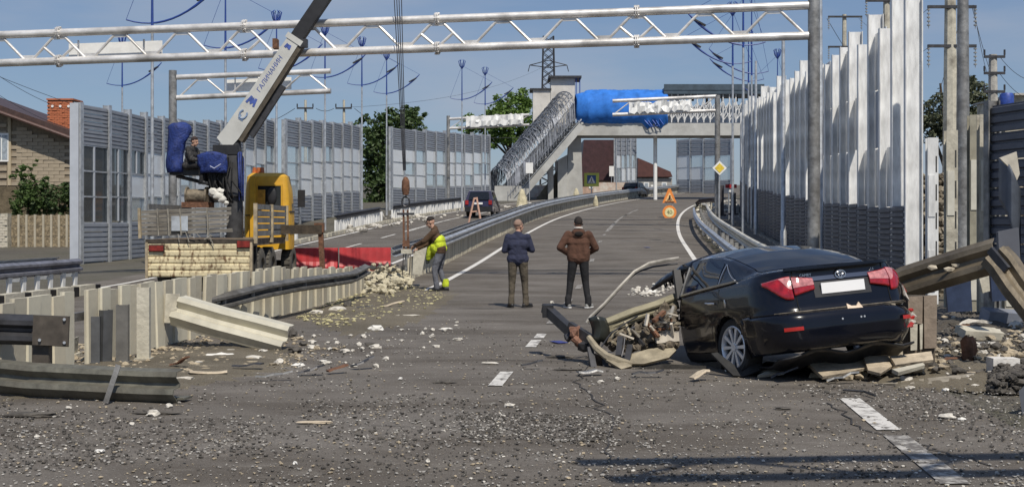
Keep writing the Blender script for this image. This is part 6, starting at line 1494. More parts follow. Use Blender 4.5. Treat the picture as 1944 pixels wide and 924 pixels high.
    wheel((.0, .79, .325), (R(4), 0, R(7))); w2 = wheel((0, -.79, .325), (0, 0, math.pi))
    for s in (-1, 1):
        m_ = MB(); m_.grid([[Vector((Rw * math.cos(a), s * y, WC.z + Rw * math.sin(a))) for y in (.905, .86, .55)] for a in np.linspace(-.35, math.pi + .35, 24)]); m_.build('wheel_arch', black, r_, True, world=False)
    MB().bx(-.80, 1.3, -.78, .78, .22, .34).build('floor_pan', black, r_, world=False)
    m_ = MB(); P = [[Vector((x, y, .20 - .16 * sst(-.9, -.5, x) - .04 * math.sin(y * 9 + x * 5))) for y in np.linspace(-.80, .74, 12)] for x in np.linspace(-.98, 1.25, 12)]; m_.grid(P); o = m_.build('underbody_shade', black, r_, True, world=False); md = o.modifiers.new('t', 'SOLIDIFY'); md.thickness = .02  # black sheet added under the car to fill the lit gap with shade
    # open front: pillar, headliner, interior bulkhead
    MB().bx(1.30, 1.36, -.82, .82, .30, .98).build('seat_back', M("dark trim", (.02, .018, .016), .9, 0, .4, 8), r_, world=False)
    m_ = MB(); P = []
    for i in range(11):
        x = 1.30 + .088 * i; P.append([Vector((x - .05 * math.sin(v * 11 + 1) * (i > 8), T(2.0, v).y * (1 + (.028 * i if v < 0 else 0)) + .01 * math.sin(i * 2 + v * 9), T(2.0, v).z + .015 - .006 * i - .008 * math.sin(v * 7 + i) - .0012 * i * i * (1 if v < -.3 else .4))) for v in np.linspace(-.68, .68, 15)])
    m_.grid(P); o = m_.build('torn_roof', paint, r_, True, world=False); md = o.modifiers.new('t', 'SOLIDIFY'); md.thickness = .045
    m_ = MB()
    for k in range(14): v = rgc.uniform(-.66, -.3); p = T(2.0, v) + Vector((rgc.uniform(.45, .80), .08, -.12)); m_.tube([p, p + Vector((rgc.uniform(0, .1), 0, -.05)), p + Vector((rgc.uniform(0, .12), 0, rgc.uniform(-.16, -.08)))], .012, 4)
    o = m_.build('torn_lining', black, r_, world=False); o['kind'] = 'stuff'
    for s in (-1, 1): MB().beam(Sx(1.34, .98, s) + Vector((.10, -.02 * s, -.02)), Vector((1.55, .80 * s, 1.33)), .06, .09, up=(0, 1, 0)).build('door_pillar', black, r_, world=False)
    MB().beam(Sx(1.35, .99, 1) + Vector((-.02, .005, 0)), T(1.985, -.66) + Vector((-.02, 0, 0)), .012, .05, up=(0, 1, 0)).build('pillar_trim', galv_old, r_, world=False)
    # sill bent outwards under the door
    m_ = MB(); m_.grid([[Sx(x, .17, 1) + Vector((0, .01 + .05 * t * (x > 1), -.10 * t)) for t in (0, .5, 1)] for x in np.linspace(.45, 1.36, 8)]); m_.build('hanging_sill', M("dusty black", (.05, .045, .035), .8, 0, .4, 6), r_, world=False)
    R_ = Matrix.Rotation(R(90 + 15), 3, 'Z') @ Matrix.Rotation(R(7.0), 3, 'Y') @ Matrix.Rotation(R(-4.5), 3, 'X')
    tgt = Vector((2.59, 13.72, .295)); r_.rotation_euler = R_.to_euler(); r_.location = tgt - R_ @ Vector((0, .79, .325))
    bpy.context.view_layer.update(); return r_
car = wrecked_car()
# the torn-off front: rails, pillar strip, crushed floor; built where they lie, part of the car
def wreck_front():
    Mi = car.matrix_basis.inverted()
    def part(m_, name, mat, smooth=False):
        m_.v = [tuple(Mi @ Vector(v)) for v in m_.v]; return m_.build(name, mat, car, smooth, world=False)
    Yf = 14.6
    strip_m = M("bent door frame", (.36, .335, .29), .5, .3, .3, 6)
    m_ = MB(); m_.tube([at(*p) for p in ((1114, 612, 15.0), (1122, 600, 15.0), (1148, 576, 15.05), (1176, 545, 15.1), (1204, 516, 15.2), (1232, 500, 15.3), (1262, 494, 15.4), (1288, 490, 15.5))], .022, 6); part(m_, 'roof_strip', strip_m, True)
    m_ = MB(); m_.tube([at(*p) for p in ((1118, 614, 15.0), (1130, 598, 15.05), (1160, 566, 15.1), (1190, 532, 15.2), (1210, 516, 15.3), (1240, 506, 15.4), (1286, 500, 15.5))], .012, 6); part(m_, 'roof_strip', dark_metal, True)
    m_ = MB(); m_.beam(at(1035, 584, 15.6), at(1083, 628, 15.0), .10, .12); part(m_, 'chassis_leg', dark_metal)
    m_ = MB(); m_.beam(at(1080, 620, 15.0), at(1135, 655, 14.7), .07, .14); part(m_, 'chassis_leg', dark_metal)
    m_ = MB(); m_.box(at(1040, 590, 15.55), (.14, .18, .16)); part(m_, 'crash_box', black)
    m_ = MB(); m_.prism([at(a, b, 14.85) for a, b in ((1080, 622), (1098, 620), (1112, 636), (1120, 658), (1108, 668), (1092, 656), (1086, 642))], (.02, .10, .01)); m_.blob(at(1092, 632, 14.84), .065, .4, 1, (1, .8, 1)); m_.cyl(at(1088, 640, 14.83), at(1112, 662, 14.83), .05, .035, 9); part(m_, 'suspension_knuckle', M("scorched orange metal", (.23, .12, .08), .75, .2, .4, 9, .4))
    m_ = MB(); m_.blob(at(1078, 640, 14.95), .07, .5, 1); m_.blob(at(1108, 658, 14.8), .08, .4, 1); part(m_, 'brake_remains', dark_metal)
    m_ = MB(); P = [[at(1116 + 34 * u + 8 * math.sin(v * 3), 604 + 48 * v - 4 * math.sin(u * 3), 14.75 - .12 * math.sin(u * 3.1)) for v in np.linspace(0, 1, 6)] for u in np.linspace(0, 1, 7)]; m_.grid(P); o = part(m_, 'folded_wing', M("dark green panel", (.035, .038, .033), .35, .2, .3, 4), True); md = o.modifiers.new('t', 'SOLIDIFY'); md.thickness = .02
    olive = M("olive dusty beam", (.25, .225, .15), .7, .1, .2, 5, .2, stain=.35)
    m_ = MB(); m_.sweep(wprof(.16, .05, .02), [at(1150, 617, 14.9), at(1200, 597, 15.0), at(1245, 583, 15.15), at(1282, 568, 15.3)], up=Vector((.1, -.3, .95)).normalized()); part(m_, 'cross_beam', olive, True)
    m_ = MB(); m_.beam(at(1150, 622, 14.92), at(1282, 573, 15.32), .12, .10); part(m_, 'cross_beam', olive)
    lip = M("dusty sill", (.34, .295, .21), .75, .1, .25, 6, .3, stain=.4)
    m_ = MB(); m_.tube([at(*p) for p in ((1118, 640, 14.7), (1132, 660, 14.5), (1152, 676, 14.4), (1178, 686, 14.3), (1200, 690, 14.3))], [.035, .045, .05, .05, .03], 7); part(m_, 'bent_sill', lip, True)
    for i, pl in enumerate((((1176, 690), (1222, 690), (1270, 678), (1284, 664), (1276, 656), (1230, 662), (1190, 674)), ((1150, 682), (1180, 700), (1200, 694), (1172, 676)))):
        m_ = MB(); Yq = 14.3 - .06 * i; m_.prism([at(a, b, Yq + (690 - b) * .012) for a, b in pl], (0, .05, -.03)); part(m_, 'floor_panel', lip)
    m_ = MB(); m_.prism([at(a, b, 14.15) for a, b in ((1200, 700), (1300, 712), (1350, 706), (1340, 694), (1260, 690))], (0, .1, -.02)); part(m_, 'shade_tray', M("grime and shade black", (.035, .032, .028), .8, 0, .4, 6, .3))  # black piece added below the front, for shadow as well as crushed plastic
    for a, b in (((1120, 660), (1128, 704)), ((1146, 672), (1152, 708)), ((1178, 640), (1174, 676)), ((1196, 656), (1190, 690))):
        m_ = MB(); m_.beam(at(*a, 14.6), at(*b, 14.35), .07, .05); part(m_, 'bracket', dark_metal)
    m_ = MB(); m_.prism([at(a, b, 14.5) for a, b in ((1128, 672), (1160, 680), (1156, 712), (1122, 712))], (0, .12, 0)); part(m_, 'strut_tower', M("dark rust", (.07, .048, .032), .8, .3, .4, 7, .4))
    rgw = random.Random(8)
    m_ = MB()
    for k in range(230):
        u, v = rgw.random(), rgw.random(); px = 1152 + 132 * u; top = 618 - 42 * u; py = top + (662 - 4 * u - top) * v
        m_.blob(at(px, py, 14.75 + .5 * (1 - v) + rgw.uniform(-.1, .1)), rgw.uniform(.03, .085), .4, 1, (rgw.uniform(.7, 1.4), .8, rgw.uniform(.5, 1)), rgw.uniform(0, 3), rgw)
    o = part(m_, 'crushed_interior', M("crushed trim", (.20, .165, .12), .9, 0, .6, 9, .5, col2=(.055, .045, .035))); o['kind'] = 'stuff'
    for k in range(26):
        u = rgw.random(); p = at(1165 + 112 * u, 655 - 36 * u + rgw.uniform(-28, 14), 14.6 + .2 * rgw.random()); d = Vector((rgw.uniform(-1, 1), rgw.uniform(-.5, .5), rgw.uniform(-.5, .8))).normalized()
        m_ = MB(); m_.beam(p - d * rgw.uniform(.05, .14), p + d * rgw.uniform(.05, .14), rgw.uniform(.02, .06), rgw.uniform(.015, .04)); part(m_, 'torn_trim', [lip, strip_m, dark_metal, rust, M("pale foam", (.55, .50, .42), .9)][k % 5])
    m_ = MB(); m_.box(at(1266, 640, 14.75), (.28, .1, .11), Euler((0, -.1, .1)).to_matrix()); part(m_, 'foam_block', M("pale foam", (.55, .50, .42)))
    m_ = MB(); m_.tube([at(*p) for p in ((1186, 640, 14.5), (1184, 660, 14.4), (1180, 676, 14.35))], .01, 5); m_.tube([at(*p) for p in ((1210, 600, 14.9), (1190, 612, 14.7), (1160, 632, 14.6), (1140, 660, 14.5))], .01, 5); part(m_, 'loose_wires', dark_metal)
wreck_front()
# ------------------------------------------------------------------ right-hand wreckage
def right_side():
    # torn guard rail climbing behind the car and folding down
    base = gpy(1890, 660); r_ = thing('torn_guard_rail', 'torn brown guard rail rising from behind the car and folding down at right', 'guard rail', base)
    bm_ = M("brown rail", (.20, .165, .115), .5, .35, .3, 4, .15, stain=.5)
    pts = [at(1672, 560, 15.2), at(1720, 536, 15.0), at(1790, 514, 14.7), at(1850, 496, 14.4), at(1893, 484, 14.2)]
    MB().sweep(wprof(.42, .075, .016, s=1), pts, up=Vector((.1, .1, .98)).normalized()).build('beam', bm_, r_, True)
    q = [at(1888, 484, 14.2), at(1905, 502, 14.1), at(1930, 540, 13.9), at(1985, 610, 13.6)]
    MB().sweep(wprof(.38, .08, .016), q, up=Vector((.7, .1, .7)).normalized()).build('beam', bm_, r_, True)
    MB().beam(at(1880, 474, 14.15), at(1912, 512, 13.95), .05, .09).build('fold_edge', dark_metal, r_)
    for a in ((1768, 506), (1800, 512), (1815, 504), (1836, 496)): m_ = MB(); m_.blob(at(a[0], a[1], 14.55), .05, .5, 1, (1.4, .5, .7)); m_.build('paint_chip', M("pale chip", (.52, .46, .36), .9, 0, .3, 9), r_)
    # broken sheet box post beside the bumper
    b = gpy(1752, 676); r_ = thing('box_post', 'battered brown sheet metal post beside the car bumper', 'post', b)
    tb = M("tan sheet", (.25, .20, .155), .75, .15, .2, 5, .25, stain=.4)
    Yb = 13.75
    for x0, x1, y0, y1, nm in ((1724, 1752, 562, 614, 'plate'), (1754, 1779, 560, 660, 'plate'), (1728, 1742, 612, 664, 'strip'), (1746, 1752, 614, 662, 'strip')):
        m_ = MB(); m_.prism([at(x0, y0 + 2, Yb), at(x1, y0, Yb), at(x1 - 1, y1, Yb), at(x0 + 1, y1 + 1, Yb)], (0, .04 if nm == 'plate' else .03, 0)); m_.build(nm, tb if nm == 'plate' else cream, r_)
    MB().bx(at(1726, 0, Yb).x, at(1778, 0, Yb).x, Yb + .05, Yb + .22, b.z, at(0, 562, Yb).z).build('core', M("post core", (.10, .08, .06), .8, .1, .3, 6), r_)
    # standing H posts where sheets were blown out
    for px, top, Y, mt, lb in ((1769, 262, 25.5, galv_white, 'short bright H post right after the tall barrier end'), (1805, 248, 23.9, cream, 'cream slotted H post left of the thick mast'),
                               (1850, 219, 22.5, M("tarnished post", (.34, .32, .25), .6, .3, .2, 5, stain=.3), 'tarnished H post right of the thick mast'), (1869, 218, 21.8, cream, 'wide cream H post with slots near the three armed pole'),
                               (1917, 207, 20.8, cream, 'cream H post by the slate wall at the right edge'), (1894, 232, 21.3, galv_white, 'pale H post just left of the post by the slate wall')):
        b = gp(px, Y); h = at(0, top, Y).z - b.z; m_ = MB(); w_, d_ = .22, .20
        a = math.radians(-6); rot = Matrix.Rotation(a, 3, 'Z')
        def hbox(c, s): m_.box(b + rot @ Vector(c), s, rot)
        hbox((0, -d_ / 2, h / 2), (w_, .016, h)); hbox((0, d_ / 2, h / 2), (w_, .016, h)); hbox((.0, 0, h / 2), (.014, d_ - .02, h))
        root = thing('barrier_post', lb, 'post', b, 'bare barrier posts on the right'); m_.build('section', mt, root)
        for k in range(5):
            z = h * (.16 + .17 * k)
            MB().box(b + rot @ Vector((w_ * .30, -d_ / 2 - .0095, z)), (.03, .003, .34), rot).build('slot', M("slot shade", (.05, .05, .05), .9), root)
        for k in range(2): MB().box(b + rot @ Vector((-w_ * .12, -d_ / 2 - .018, h * (.2 + .45 * k))), (w_ * .62, .016, h * .25), rot).build('cover_strip', galv_white if mt is galv_white else M("pale strip", (.62, .60, .52), .6, .1, .1, 4, stain=.3), root)
    # slate panel wall at the right edge
    pts = [(at(1938, 400, 20.0).x, 20.0), (at(1938, 400, 20.0).x - .02, 18.4), (at(1938, 400, 20.0).x - .06, 16.8)]
    barrier('slate ribbed panel wall closing the right edge of the picture', [(pts[0][0] - .38, 20.25), (pts[0][0] - .05, 18.9), (pts[0][0] + .15, 17.4)], [('panel', .46, 8, dark_panel, 3)], galv_old, seed=31, jag=.05, post_w=.14, post_d=.2, skip=((0, 0, 0), (1, 0, 0)))
    # bent slate sheet peeling off
    m_ = MB(); P = []
    for i in range(9):
        v = i / 8; P.append([at(1896 + 42 * u, 300 + 62 * u * u + (1 - u) * 60 * v + u * 110 * v + 20 * v, 19.3 - .35 * math.sin(u * 2.4)) for u in np.linspace(0, 1, 8)])
    m_.grid(P); o = solo(m_, 'bent_sheet', M("blue slate sheet", (.085, .10, .13), .45, .2, .2, 3), 'bent slate sheet peeling off beside the cream posts', 'metal sheet', None, True); md = o.modifiers.new('t', 'SOLIDIFY'); md.thickness = .02
    m_ = MB(); m_.prism([at(a, b, 19.0) for a, b in ((1898, 300), (1930, 288), (1936, 330), (1930, 344), (1916, 318))], (0, .05, 0)); solo(m_, 'torn_sheet', M("pale torn sheet", (.52, .49, .42), .7, 0, .2, 5), 'pale crumpled sheet on top of the bent slate sheet', 'metal sheet')
    m_ = MB(); m_.prism([at(a, b, 18.2) for a, b in ((1895, 440), (1934, 432), (1938, 508), (1898, 512))], (0, .08, 0)); solo(m_, 'leaning_sheet', dark_panel, 'dark ribbed sheet leaning behind the folded rail', 'metal sheet')
    # white buildings and tank far right
    Y = 62.0; b = Vector((at(1940, 0, Y).x, Y, 1.2)); r2 = thing('utility_building', 'white roofed utility building at the right edge', 'building', b)
    MB().bx(at(1926, 0, Y).x, at(2010, 0, Y).x, Y, Y + 5, 1, at(0, 182, Y).z).build('wall', cream, r2)
    MB().bx(at(1922, 0, Y).x, at(2014, 0, Y).x, Y - .3, Y + 5.3, at(0, 182, Y).z, at(0, 178, Y).z).build('roof', concrete, r2)
    Y = 60.0; c = at(1911, 192, Y); m_ = MB(); m_.lathe([(0, -.45), (.30, -.45), (.34, -.3), (.34, .25), (.28, .38), (0, .42)], c, 'z', 16); solo(m_, 'blue_tank', M("tank blue", (.03, .07, .32), .5), 'small blue tank beside the three armed pole', 'tank', None, True)
    m_ = MB(); m_.bx(c.x - .32, c.x + .32, Y - .3, Y + .3, .8, c.z - .45); solo(m_, 'tank_stand', concrete, 'plain stand carrying the small blue tank', 'stand')
    # stone bank behind the posts
    rgb = random.Random(12); m_ = MB()
    for k in range(2600):
        Y = rgb.uniform(28.5, 31.5); px = rgb.uniform(1772, 1902); z = rgb.uniform(0, 2.9) ; p = Vector(((px - 972) / F * Y, 28.4 + z * .55 + rgb.uniform(0, .3), z)); m_.blob(p, rgb.uniform(.05, .12), .4, 1, (1.2, 1, .8), rgb.uniform(0, 3), rgb)
    o = m_.build('stone_bank', M("river stone", (.15, .125, .09), .9, 0, .5, 4, .3, col2=(.36, .32, .25), thr=(.45, .65))); tag(o, 'bank of small dark and pale stones behind the bare posts', kind='stuff')
    m_ = MB(); m_.prism([(at(1768, 0, 28.4).x, 28.6, -.2), (at(1906, 0, 28.4).x, 28.6, -.2), (at(1906, 0, 28.4).x + .3, 30.3, 2.9), (at(1768, 0, 28.4).x + .2, 30.3, 2.9)], (0, 2, 0)); o = m_.build('terrain_bank', M("bank soil", (.05, .042, .03), .95, 0, .4, 5)); tag(o, kind='structure')
right_side()
# ------------------------------------------------------------------ rubble: piles, chunks, boards
stone_cols = [pale_stone, grey_stone, dark_stone, M("tan rubble", (.36, .30, .21), .9, 0, .25, 9, .4)]
def gy_to_ground(px, py):
    lo, hi = 4, 140                                 # ground point under a pixel, following the rise
    for _ in range(50):
        m = (lo + hi) / 2
        if 423 - (gz((px - 972) / F * m, m) - CH) / m * F > py: lo = m
        else: hi = m
    return gp(px, lo)
rgs = random.Random(99)
import mathutils
def scatter(name, n, poly, rmin, rmax, mat, label=None, power=2.2, sq=.6, sub=1, heap=0.0, clump=False, seed0=0.0, jit=.35):
    xs_ = [p[0] for p in poly]; ys_ = [p[1] for p in poly]; m_ = MB(); k = 0
    def inside(x, y):
        c = False; j = len(poly) - 1
        for i in range(len(poly)):
            if (poly[i][1] > y) != (poly[j][1] > y) and x < (poly[j][0] - poly[i][0]) * (y - poly[i][1]) / (poly[j][1] - poly[i][1]) + poly[i][0]: c = not c
            j = i
        return c
    while k < n:
        x, y = rgs.uniform(min(xs_), max(xs_)), rgs.uniform(min(ys_), max(ys_)); k += 1
        if not inside(x, y): continue
        p = gy_to_ground(x, y)
        if clump and mathutils.noise.noise(Vector((p.x * .55, p.y * .9, seed0))) * .6 + mathutils.noise.noise(Vector((p.x * 1.9, p.y * 2.6, seed0 + 4))) * .5 < rgs.uniform(-.25, .45): continue
        r = rmin + (rmax - rmin) * rgs.random() ** power
        p.z += r * sq * .45 + (heap * rgs.random() ** 1.5 if heap else 0)
        m_.blob(p, r, jit, sub, (rgs.uniform(.7, 1.5), rgs.uniform(.7, 1.3), sq * rgs.uniform(.6, 1.2)), rgs.uniform(0, 3.1), rgs)
    o = m_.build(name, mat); tag(o, label, kind='stuff'); return o
FG = [(0, 700), (420, 650), (560, 620), (900, 600), (1120, 660), (1300, 705), (1500, 712), (1944, 700), (1944, 924), (0, 924)]
scatter('gravel', 13000, FG, .004, .017, stone_cols[2], 'dark grit strewn over the near roadway', clump=True)
scatter('gravel', 12000, FG, .004, .015, stone_cols[1], 'grey grit strewn over the near roadway', clump=True, seed0=3)
scatter('gravel', 4200, FG, .004, .014, stone_cols[0], 'pale grit strewn over the near roadway', 4, clump=True, seed0=6)
scatter('gravel', 2500, FG, .004, .016, stone_cols[3], 'tan grit strewn over the near roadway', 3)
for bx_ in ([(560, 760), (760, 745), (980, 770), (1260, 800), (1240, 850), (960, 845), (820, 850), (600, 830)], [(1500, 735), (1680, 728), (1944, 740), (1944, 830), (1760, 800)], [(0, 770), (260, 790), (520, 800), (500, 860), (0, 900)], [(860, 780), (1180, 790), (1160, 840), (880, 830)]):
    scatter('gravel', 1300, bx_, .004, .018, stone_cols[2], 'patch of dark grit on the near roadway')
    scatter('gravel', 700, bx_, .003, .015, stone_cols[1], 'patch of grey grit on the near roadway')
    scatter('gravel', 200, bx_, .003, .013, stone_cols[0], 'patch of pale grit on the near roadway')
# soil spread over the asphalt: low, lumpy sheets
def soil(poly, z, mat, label, n=70, seed=1):
    rg_ = random.Random(seed); m_ = MB(); x0, x1 = min(p[0] for p in poly), max(p[0] for p in poly)
    cxp = sum(p[0] for p in poly) / len(poly); cyp = sum(p[1] for p in poly) / len(poly); ring = 90; rows = []
    import mathutils
    for k in range(10):
        f = 1 - k / 9; row = []
        for i in range(ring):
            u = i / ring * len(poly); a, b = poly[int(u) % len(poly)], poly[(int(u) + 1) % len(poly)]; t = u - int(u); x, y = a[0] + (b[0] - a[0]) * t, a[1] + (b[1] - a[1]) * t
            ww = f * (1 + (.10 * math.sin(i * 2.3 + k) + .16 * mathutils.noise.noise(Vector((i * .9, seed, 0)))) * (k < 8)); p = gy_to_ground(cxp + (x - cxp) * ww, cyp + (y - cyp) * ww)
            nv = mathutils.noise.noise(p * 2.3) * .5 + mathutils.noise.noise(p * 7) * .3 + .5
            p.z += (-.012 if k == 0 else z * nv * min(1, k / 4)); row.append(p)
        rows.append(row + [row[0]])
    m_.grid(rows); o = m_.build('soil', mat, None, True); tag(o, label, kind='stuff'); return o
soil_m = ground_material("loose soil", (.092, .082, .070), (.058, .050, .041), (.16, .145, .122), 45, .42, .62, .9)
soil_t = ground_material("tan soil", (.15, .128, .092), (.095, .08, .055), (.30, .27, .21), 45, .45, .65, .8)
soil([(0, 690), (150, 690), (420, 650), (560, 625), (560, 700), (330, 740), (0, 760)], .05, soil_t, 'strip of loose tan soil under the broken posts', seed=2)
soil([(560, 600), (700, 545), (790, 540), (870, 560), (800, 610), (660, 640)], .07, soil_t, 'spread of tan soil round the broken median end', seed=3)
soil([(1520, 700), (1700, 665), (1944, 640), (1944, 745), (1700, 735)], .09, soil_t, 'spread of tan soil and crumbs beside the car', seed=4)
soil([(1690, 600), (1944, 545), (1944, 660), (1720, 665)], .14, soil_m, 'dark churned soil under the torn rail', seed=5)
scatter('straw_crumbs', 1500, [(560, 605), (640, 570), (720, 545), (800, 545), (850, 560), (800, 590), (640, 625)], .012, .05, M("straw crumbs", (.44, .40, .22), .9, 0, .3, 6), 'yellowish crumbled foam spread round the broken median end', sq=.5, heap=.04)
scatter('rubble', 330, [(684, 545), (700, 516), (765, 514), (785, 548), (740, 562), (690, 560)], .04, .12, M("white crumbled blocks", (.50, .45, .32), .9, 0, .2, 6, .4), 'white crumbled heap at the broken median end', sq=.8, heap=.24)
scatter('rubble', 190, [(560, 640), (700, 620), (880, 590), (860, 640), (760, 700), (560, 700)], .008, .05, pale_stone, 'pale crumbs on the road by the fallen rail', 3)
scatter('rubble', 330, [(400, 660), (560, 640), (660, 660), (560, 700), (400, 690)], .008, .05, stone_cols[3], 'pale crumbs at the foot of the fallen cream rail', 3)
scatter('rubble', 1100, [(60, 660), (300, 640), (420, 640), (440, 690), (340, 715), (160, 710), (60, 700)], .008, .05, stone_cols[3], 'tan crumbs between the broken posts', 2)
scatter('rubble', 520, [(640, 425), (760, 408), (900, 398), (1000, 388), (1095, 376), (1095, 386), (960, 402), (800, 424), (660, 448)], .06, .24, pale_stone, 'white rubble heaped along the far left road edge', sq=.8, heap=.15)
scatter('rubble', 160, [(985, 398), (1060, 385), (1230, 362), (1230, 372), (1080, 392), (990, 404)], .10, .36, pale_stone, 'white rubble under the stair and bridge', sq=.8, heap=.2)
scatter('rubble', 240, [(1400, 408), (1440, 432), (1500, 458), (1560, 478), (1548, 486), (1480, 468), (1420, 442), (1392, 412)], .05, .15, grey_stone, 'rough stones along the foot of the white barrier', sq=.8)
scatter('rubble', 150, [(1318, 400), (1330, 385), (1400, 382), (1405, 400), (1370, 412)], .08, .24, pale_stone, 'white rubble under the short guard rail stub', sq=.8, heap=.3)
scatter('rubble', 170, [(1190, 560), (1200, 548), (1270, 532), (1285, 545), (1250, 565)], .015, .08, pale_stone, 'pale crumbs on the road beyond the torn car front', 2.5)
scatter('rubble', 700, [(1720, 640), (1790, 600), (1944, 560), (1944, 700), (1760, 700)], .012, .075, stone_cols[3], 'tan and grey crumbs under the torn rail', 2.2, heap=.08)
scatter('rubble', 620, [(1720, 640), (1790, 590), (1944, 550), (1944, 720), (1780, 720)], .015, .07, dark_stone, 'dark crumbs under the torn rail', 2, heap=.1)
scatter('rubble', 130, [(1720, 640), (1790, 600), (1944, 560), (1944, 760), (1760, 720)], .02, .09, pale_stone, 'pale crumbs under the torn rail', 2.2, heap=.08)
def pebble_line():
    m_ = MB()
    for k in range(520):
        p = RP(rgs.uniform(30, 72), 4.78 + rgs.uniform(-.13, .22)); m_.blob(p + Vector((0, 0, .18 + .2 * rgs.random())), rgs.uniform(.05, .11), .3, 1, rg=rgs)
    tag(m_.build('rubble', pale_stone), 'pale stones packed between the two rails of the footway guard rail', kind='stuff')
pebble_line()
# single chunks big enough to be picked apart
chunks = [(190, 858, 22, 9), (290, 788, 30, 14), (322, 772, 16, 9), (352, 720, 44, 8), (420, 676, 60, 9), (480, 682, 40, 9), (640, 590, 40, 12), (600, 596, 30, 10), (715, 626, 34, 12), (712, 660, 26, 9), (770, 601, 60, 5), (690, 640, 14, 9), (846, 625, 30, 4),
          (968, 771, 22, 9), (620, 690, 22, 7), (655, 668, 20, 8), (566, 695, 26, 9), (530, 690, 24, 12), (590, 660, 20, 9), (1210, 552, 16, 6), (1238, 556, 24, 8), (1262, 540, 14, 7), (1226, 560, 30, 9), (1798, 793, 34, 12), (1826, 797, 18, 6), (1586, 718, 22, 10),
          (1856, 622, 66, 20), (1760, 662, 30, 16), (1768, 672, 20, 14), (1866, 676, 20, 16), (1720, 725, 26, 16), (1728, 737, 24, 6), (1795, 742, 14, 8), (130, 775, 16, 6), (80, 786, 20, 8), (250, 806, 12, 6), (560, 880, 12, 7), (812, 876, 10, 6), (870, 645, 22, 5), (930, 690, 34, 5), (760, 720, 10, 6), (640, 652, 12, 7), (500, 668, 20, 8), (440, 668, 30, 7), (380, 690, 24, 6), (1048, 575, 10, 5), (1172, 720, 16, 7), (1395, 712, 14, 9), (1380, 704, 10, 8), (1460, 706, 60, 11), (1140, 725, 16, 6), (70, 830, 12, 6), (1860, 640, 24, 8), (820, 640, 14, 6)]
chunk_objs, dark_objs = [], []
for k, (px, py, w_, h_) in enumerate(chunks):
    p = gy_to_ground(px, py); s = F / p.y; m_ = MB(); rx = w_ / s / 2; rz_ = max(.012, h_ / s / 2 * .8)
    m_.blob(p + Vector((0, 0, rz_ * .7)), 1.0, .34, 2, (rx * .85, min(rx, rz_ * 1.9), rz_ * 1.25), rgs.uniform(-.4, .4), rgs)
    chunk_objs.append((px, py, solo(m_, 'rubble_chunk', pale_stone if k % 4 else M("white chunk", (.72, .70, .65), .9, 0, .12, 7, .3), 'x', 'rubble', 'pale chunks scattered over the road', base=p)))
darks = [(660, 585, 16, 22), (556, 640, 18, 24), (560, 668, 24, 16), (575, 655, 16, 12), (1485, 776, 32, 6), (1062, 678, 52, 6), (1080, 702, 60, 5), (845, 726, 46, 3), (600, 803, 80, 4), (1570, 745, 10, 6), (700, 655, 18, 8), (60, 790, 110, 14), (300, 785, 90, 8)]
for k, (px, py, w_, h_) in enumerate(darks):
    p = gy_to_ground(px, py); s = F / p.y; m_ = MB(); rx = w_ / s / 2; rz_ = max(.012, h_ / s / 2 * .8); m_.blob(p + Vector((0, 0, rz_ * .7)), 1.0, .3, 2, (rx, min(rx, rz_ * 2.5), rz_), 0, rgs)
    dark_objs.append((px, py, solo(m_, 'debris_piece', dark_stone if k != 8 else plank_m, 'x', 'debris', 'dark pieces scattered over the road', base=p)))
LAND = [((545, 660), 'the fallen cream rail'), ((420, 690), 'the post stubs'), ((300, 775), 'the grey rail end'), ((100, 800), 'the lower left corner'), ((983, 585), 'the man in navy'), ((720, 560), 'the white crumbled heap'),
        ((1098, 584), 'the man in brown'), ((1240, 550), 'the torn car front'), ((955, 720), 'the worn centre dash'), ((1400, 712), 'the car wheel'), ((1752, 670), 'the box post'), ((1905, 700), 'the white block'), ((1660, 790), 'the right dash line'), ((700, 850), 'the bottom middle'), ((1600, 700), 'the largest splintered board'), ((740, 640), 'the tan soil patch')]
ORD = ['nearest to', 'second nearest to', 'third nearest to', 'fourth nearest to', 'fifth nearest to', 'sixth nearest to', 'seventh nearest to', 'eighth nearest to', 'ninth nearest to', 'tenth nearest to']
for objs, word in ((chunk_objs, 'pale chunk on the road'), (dark_objs, 'dark torn piece on the road')):
    left = {}
    for px, py, o in objs:
        d, i = min((math.hypot(px - a, (py - b) * 2), i) for i, ((a, b), _n) in enumerate(LAND)); left.setdefault(i, []).append((d, o))
    for i, lst in left.items():
        for k, (d, o) in enumerate(sorted(lst, key=lambda q: q[0])): o['label'] = f'{word}, {ORD[min(k, 9)]} {LAND[i][1]}'
# splinters, strips and torn sheet pieces gathered near the wreckage
SPL = [(470, 702, 60, 'dark'), (395, 712, 70, 'pale'), (340, 700, 44, 'rust'), (590, 712, 50, 'dark'), (520, 722, 70, 'grey'), (640, 708, 36, 'rust'), (690, 700, 40, 'dark'), (250, 716, 50, 'grey'), (745, 585, 44, 'pale'), (690, 588, 36, 'dark'), (1010, 700, 40, 'dark'),
       (1120, 712, 50, 'grey'), (1230, 716, 60, 'dark'), (1330, 722, 40, 'pale'), (1490, 722, 50, 'dark'), (1600, 728, 60, 'grey'), (1720, 700, 60, 'dark'), (1800, 690, 50, 'rust'), (1830, 715, 40, 'pale'), (1790, 660, 60, 'dark'), (1850, 655, 70, 'grey'), (1900, 640, 60, 'dark'), (1880, 600, 60, 'pale'), (1810, 630, 60, 'rust'), (1930, 620, 50, 'dark'), (1760, 640, 40, 'grey')]
SM = {'dark': dark_metal, 'pale': plank_m, 'rust': rust, 'grey': galv_old}
spl_objs = []
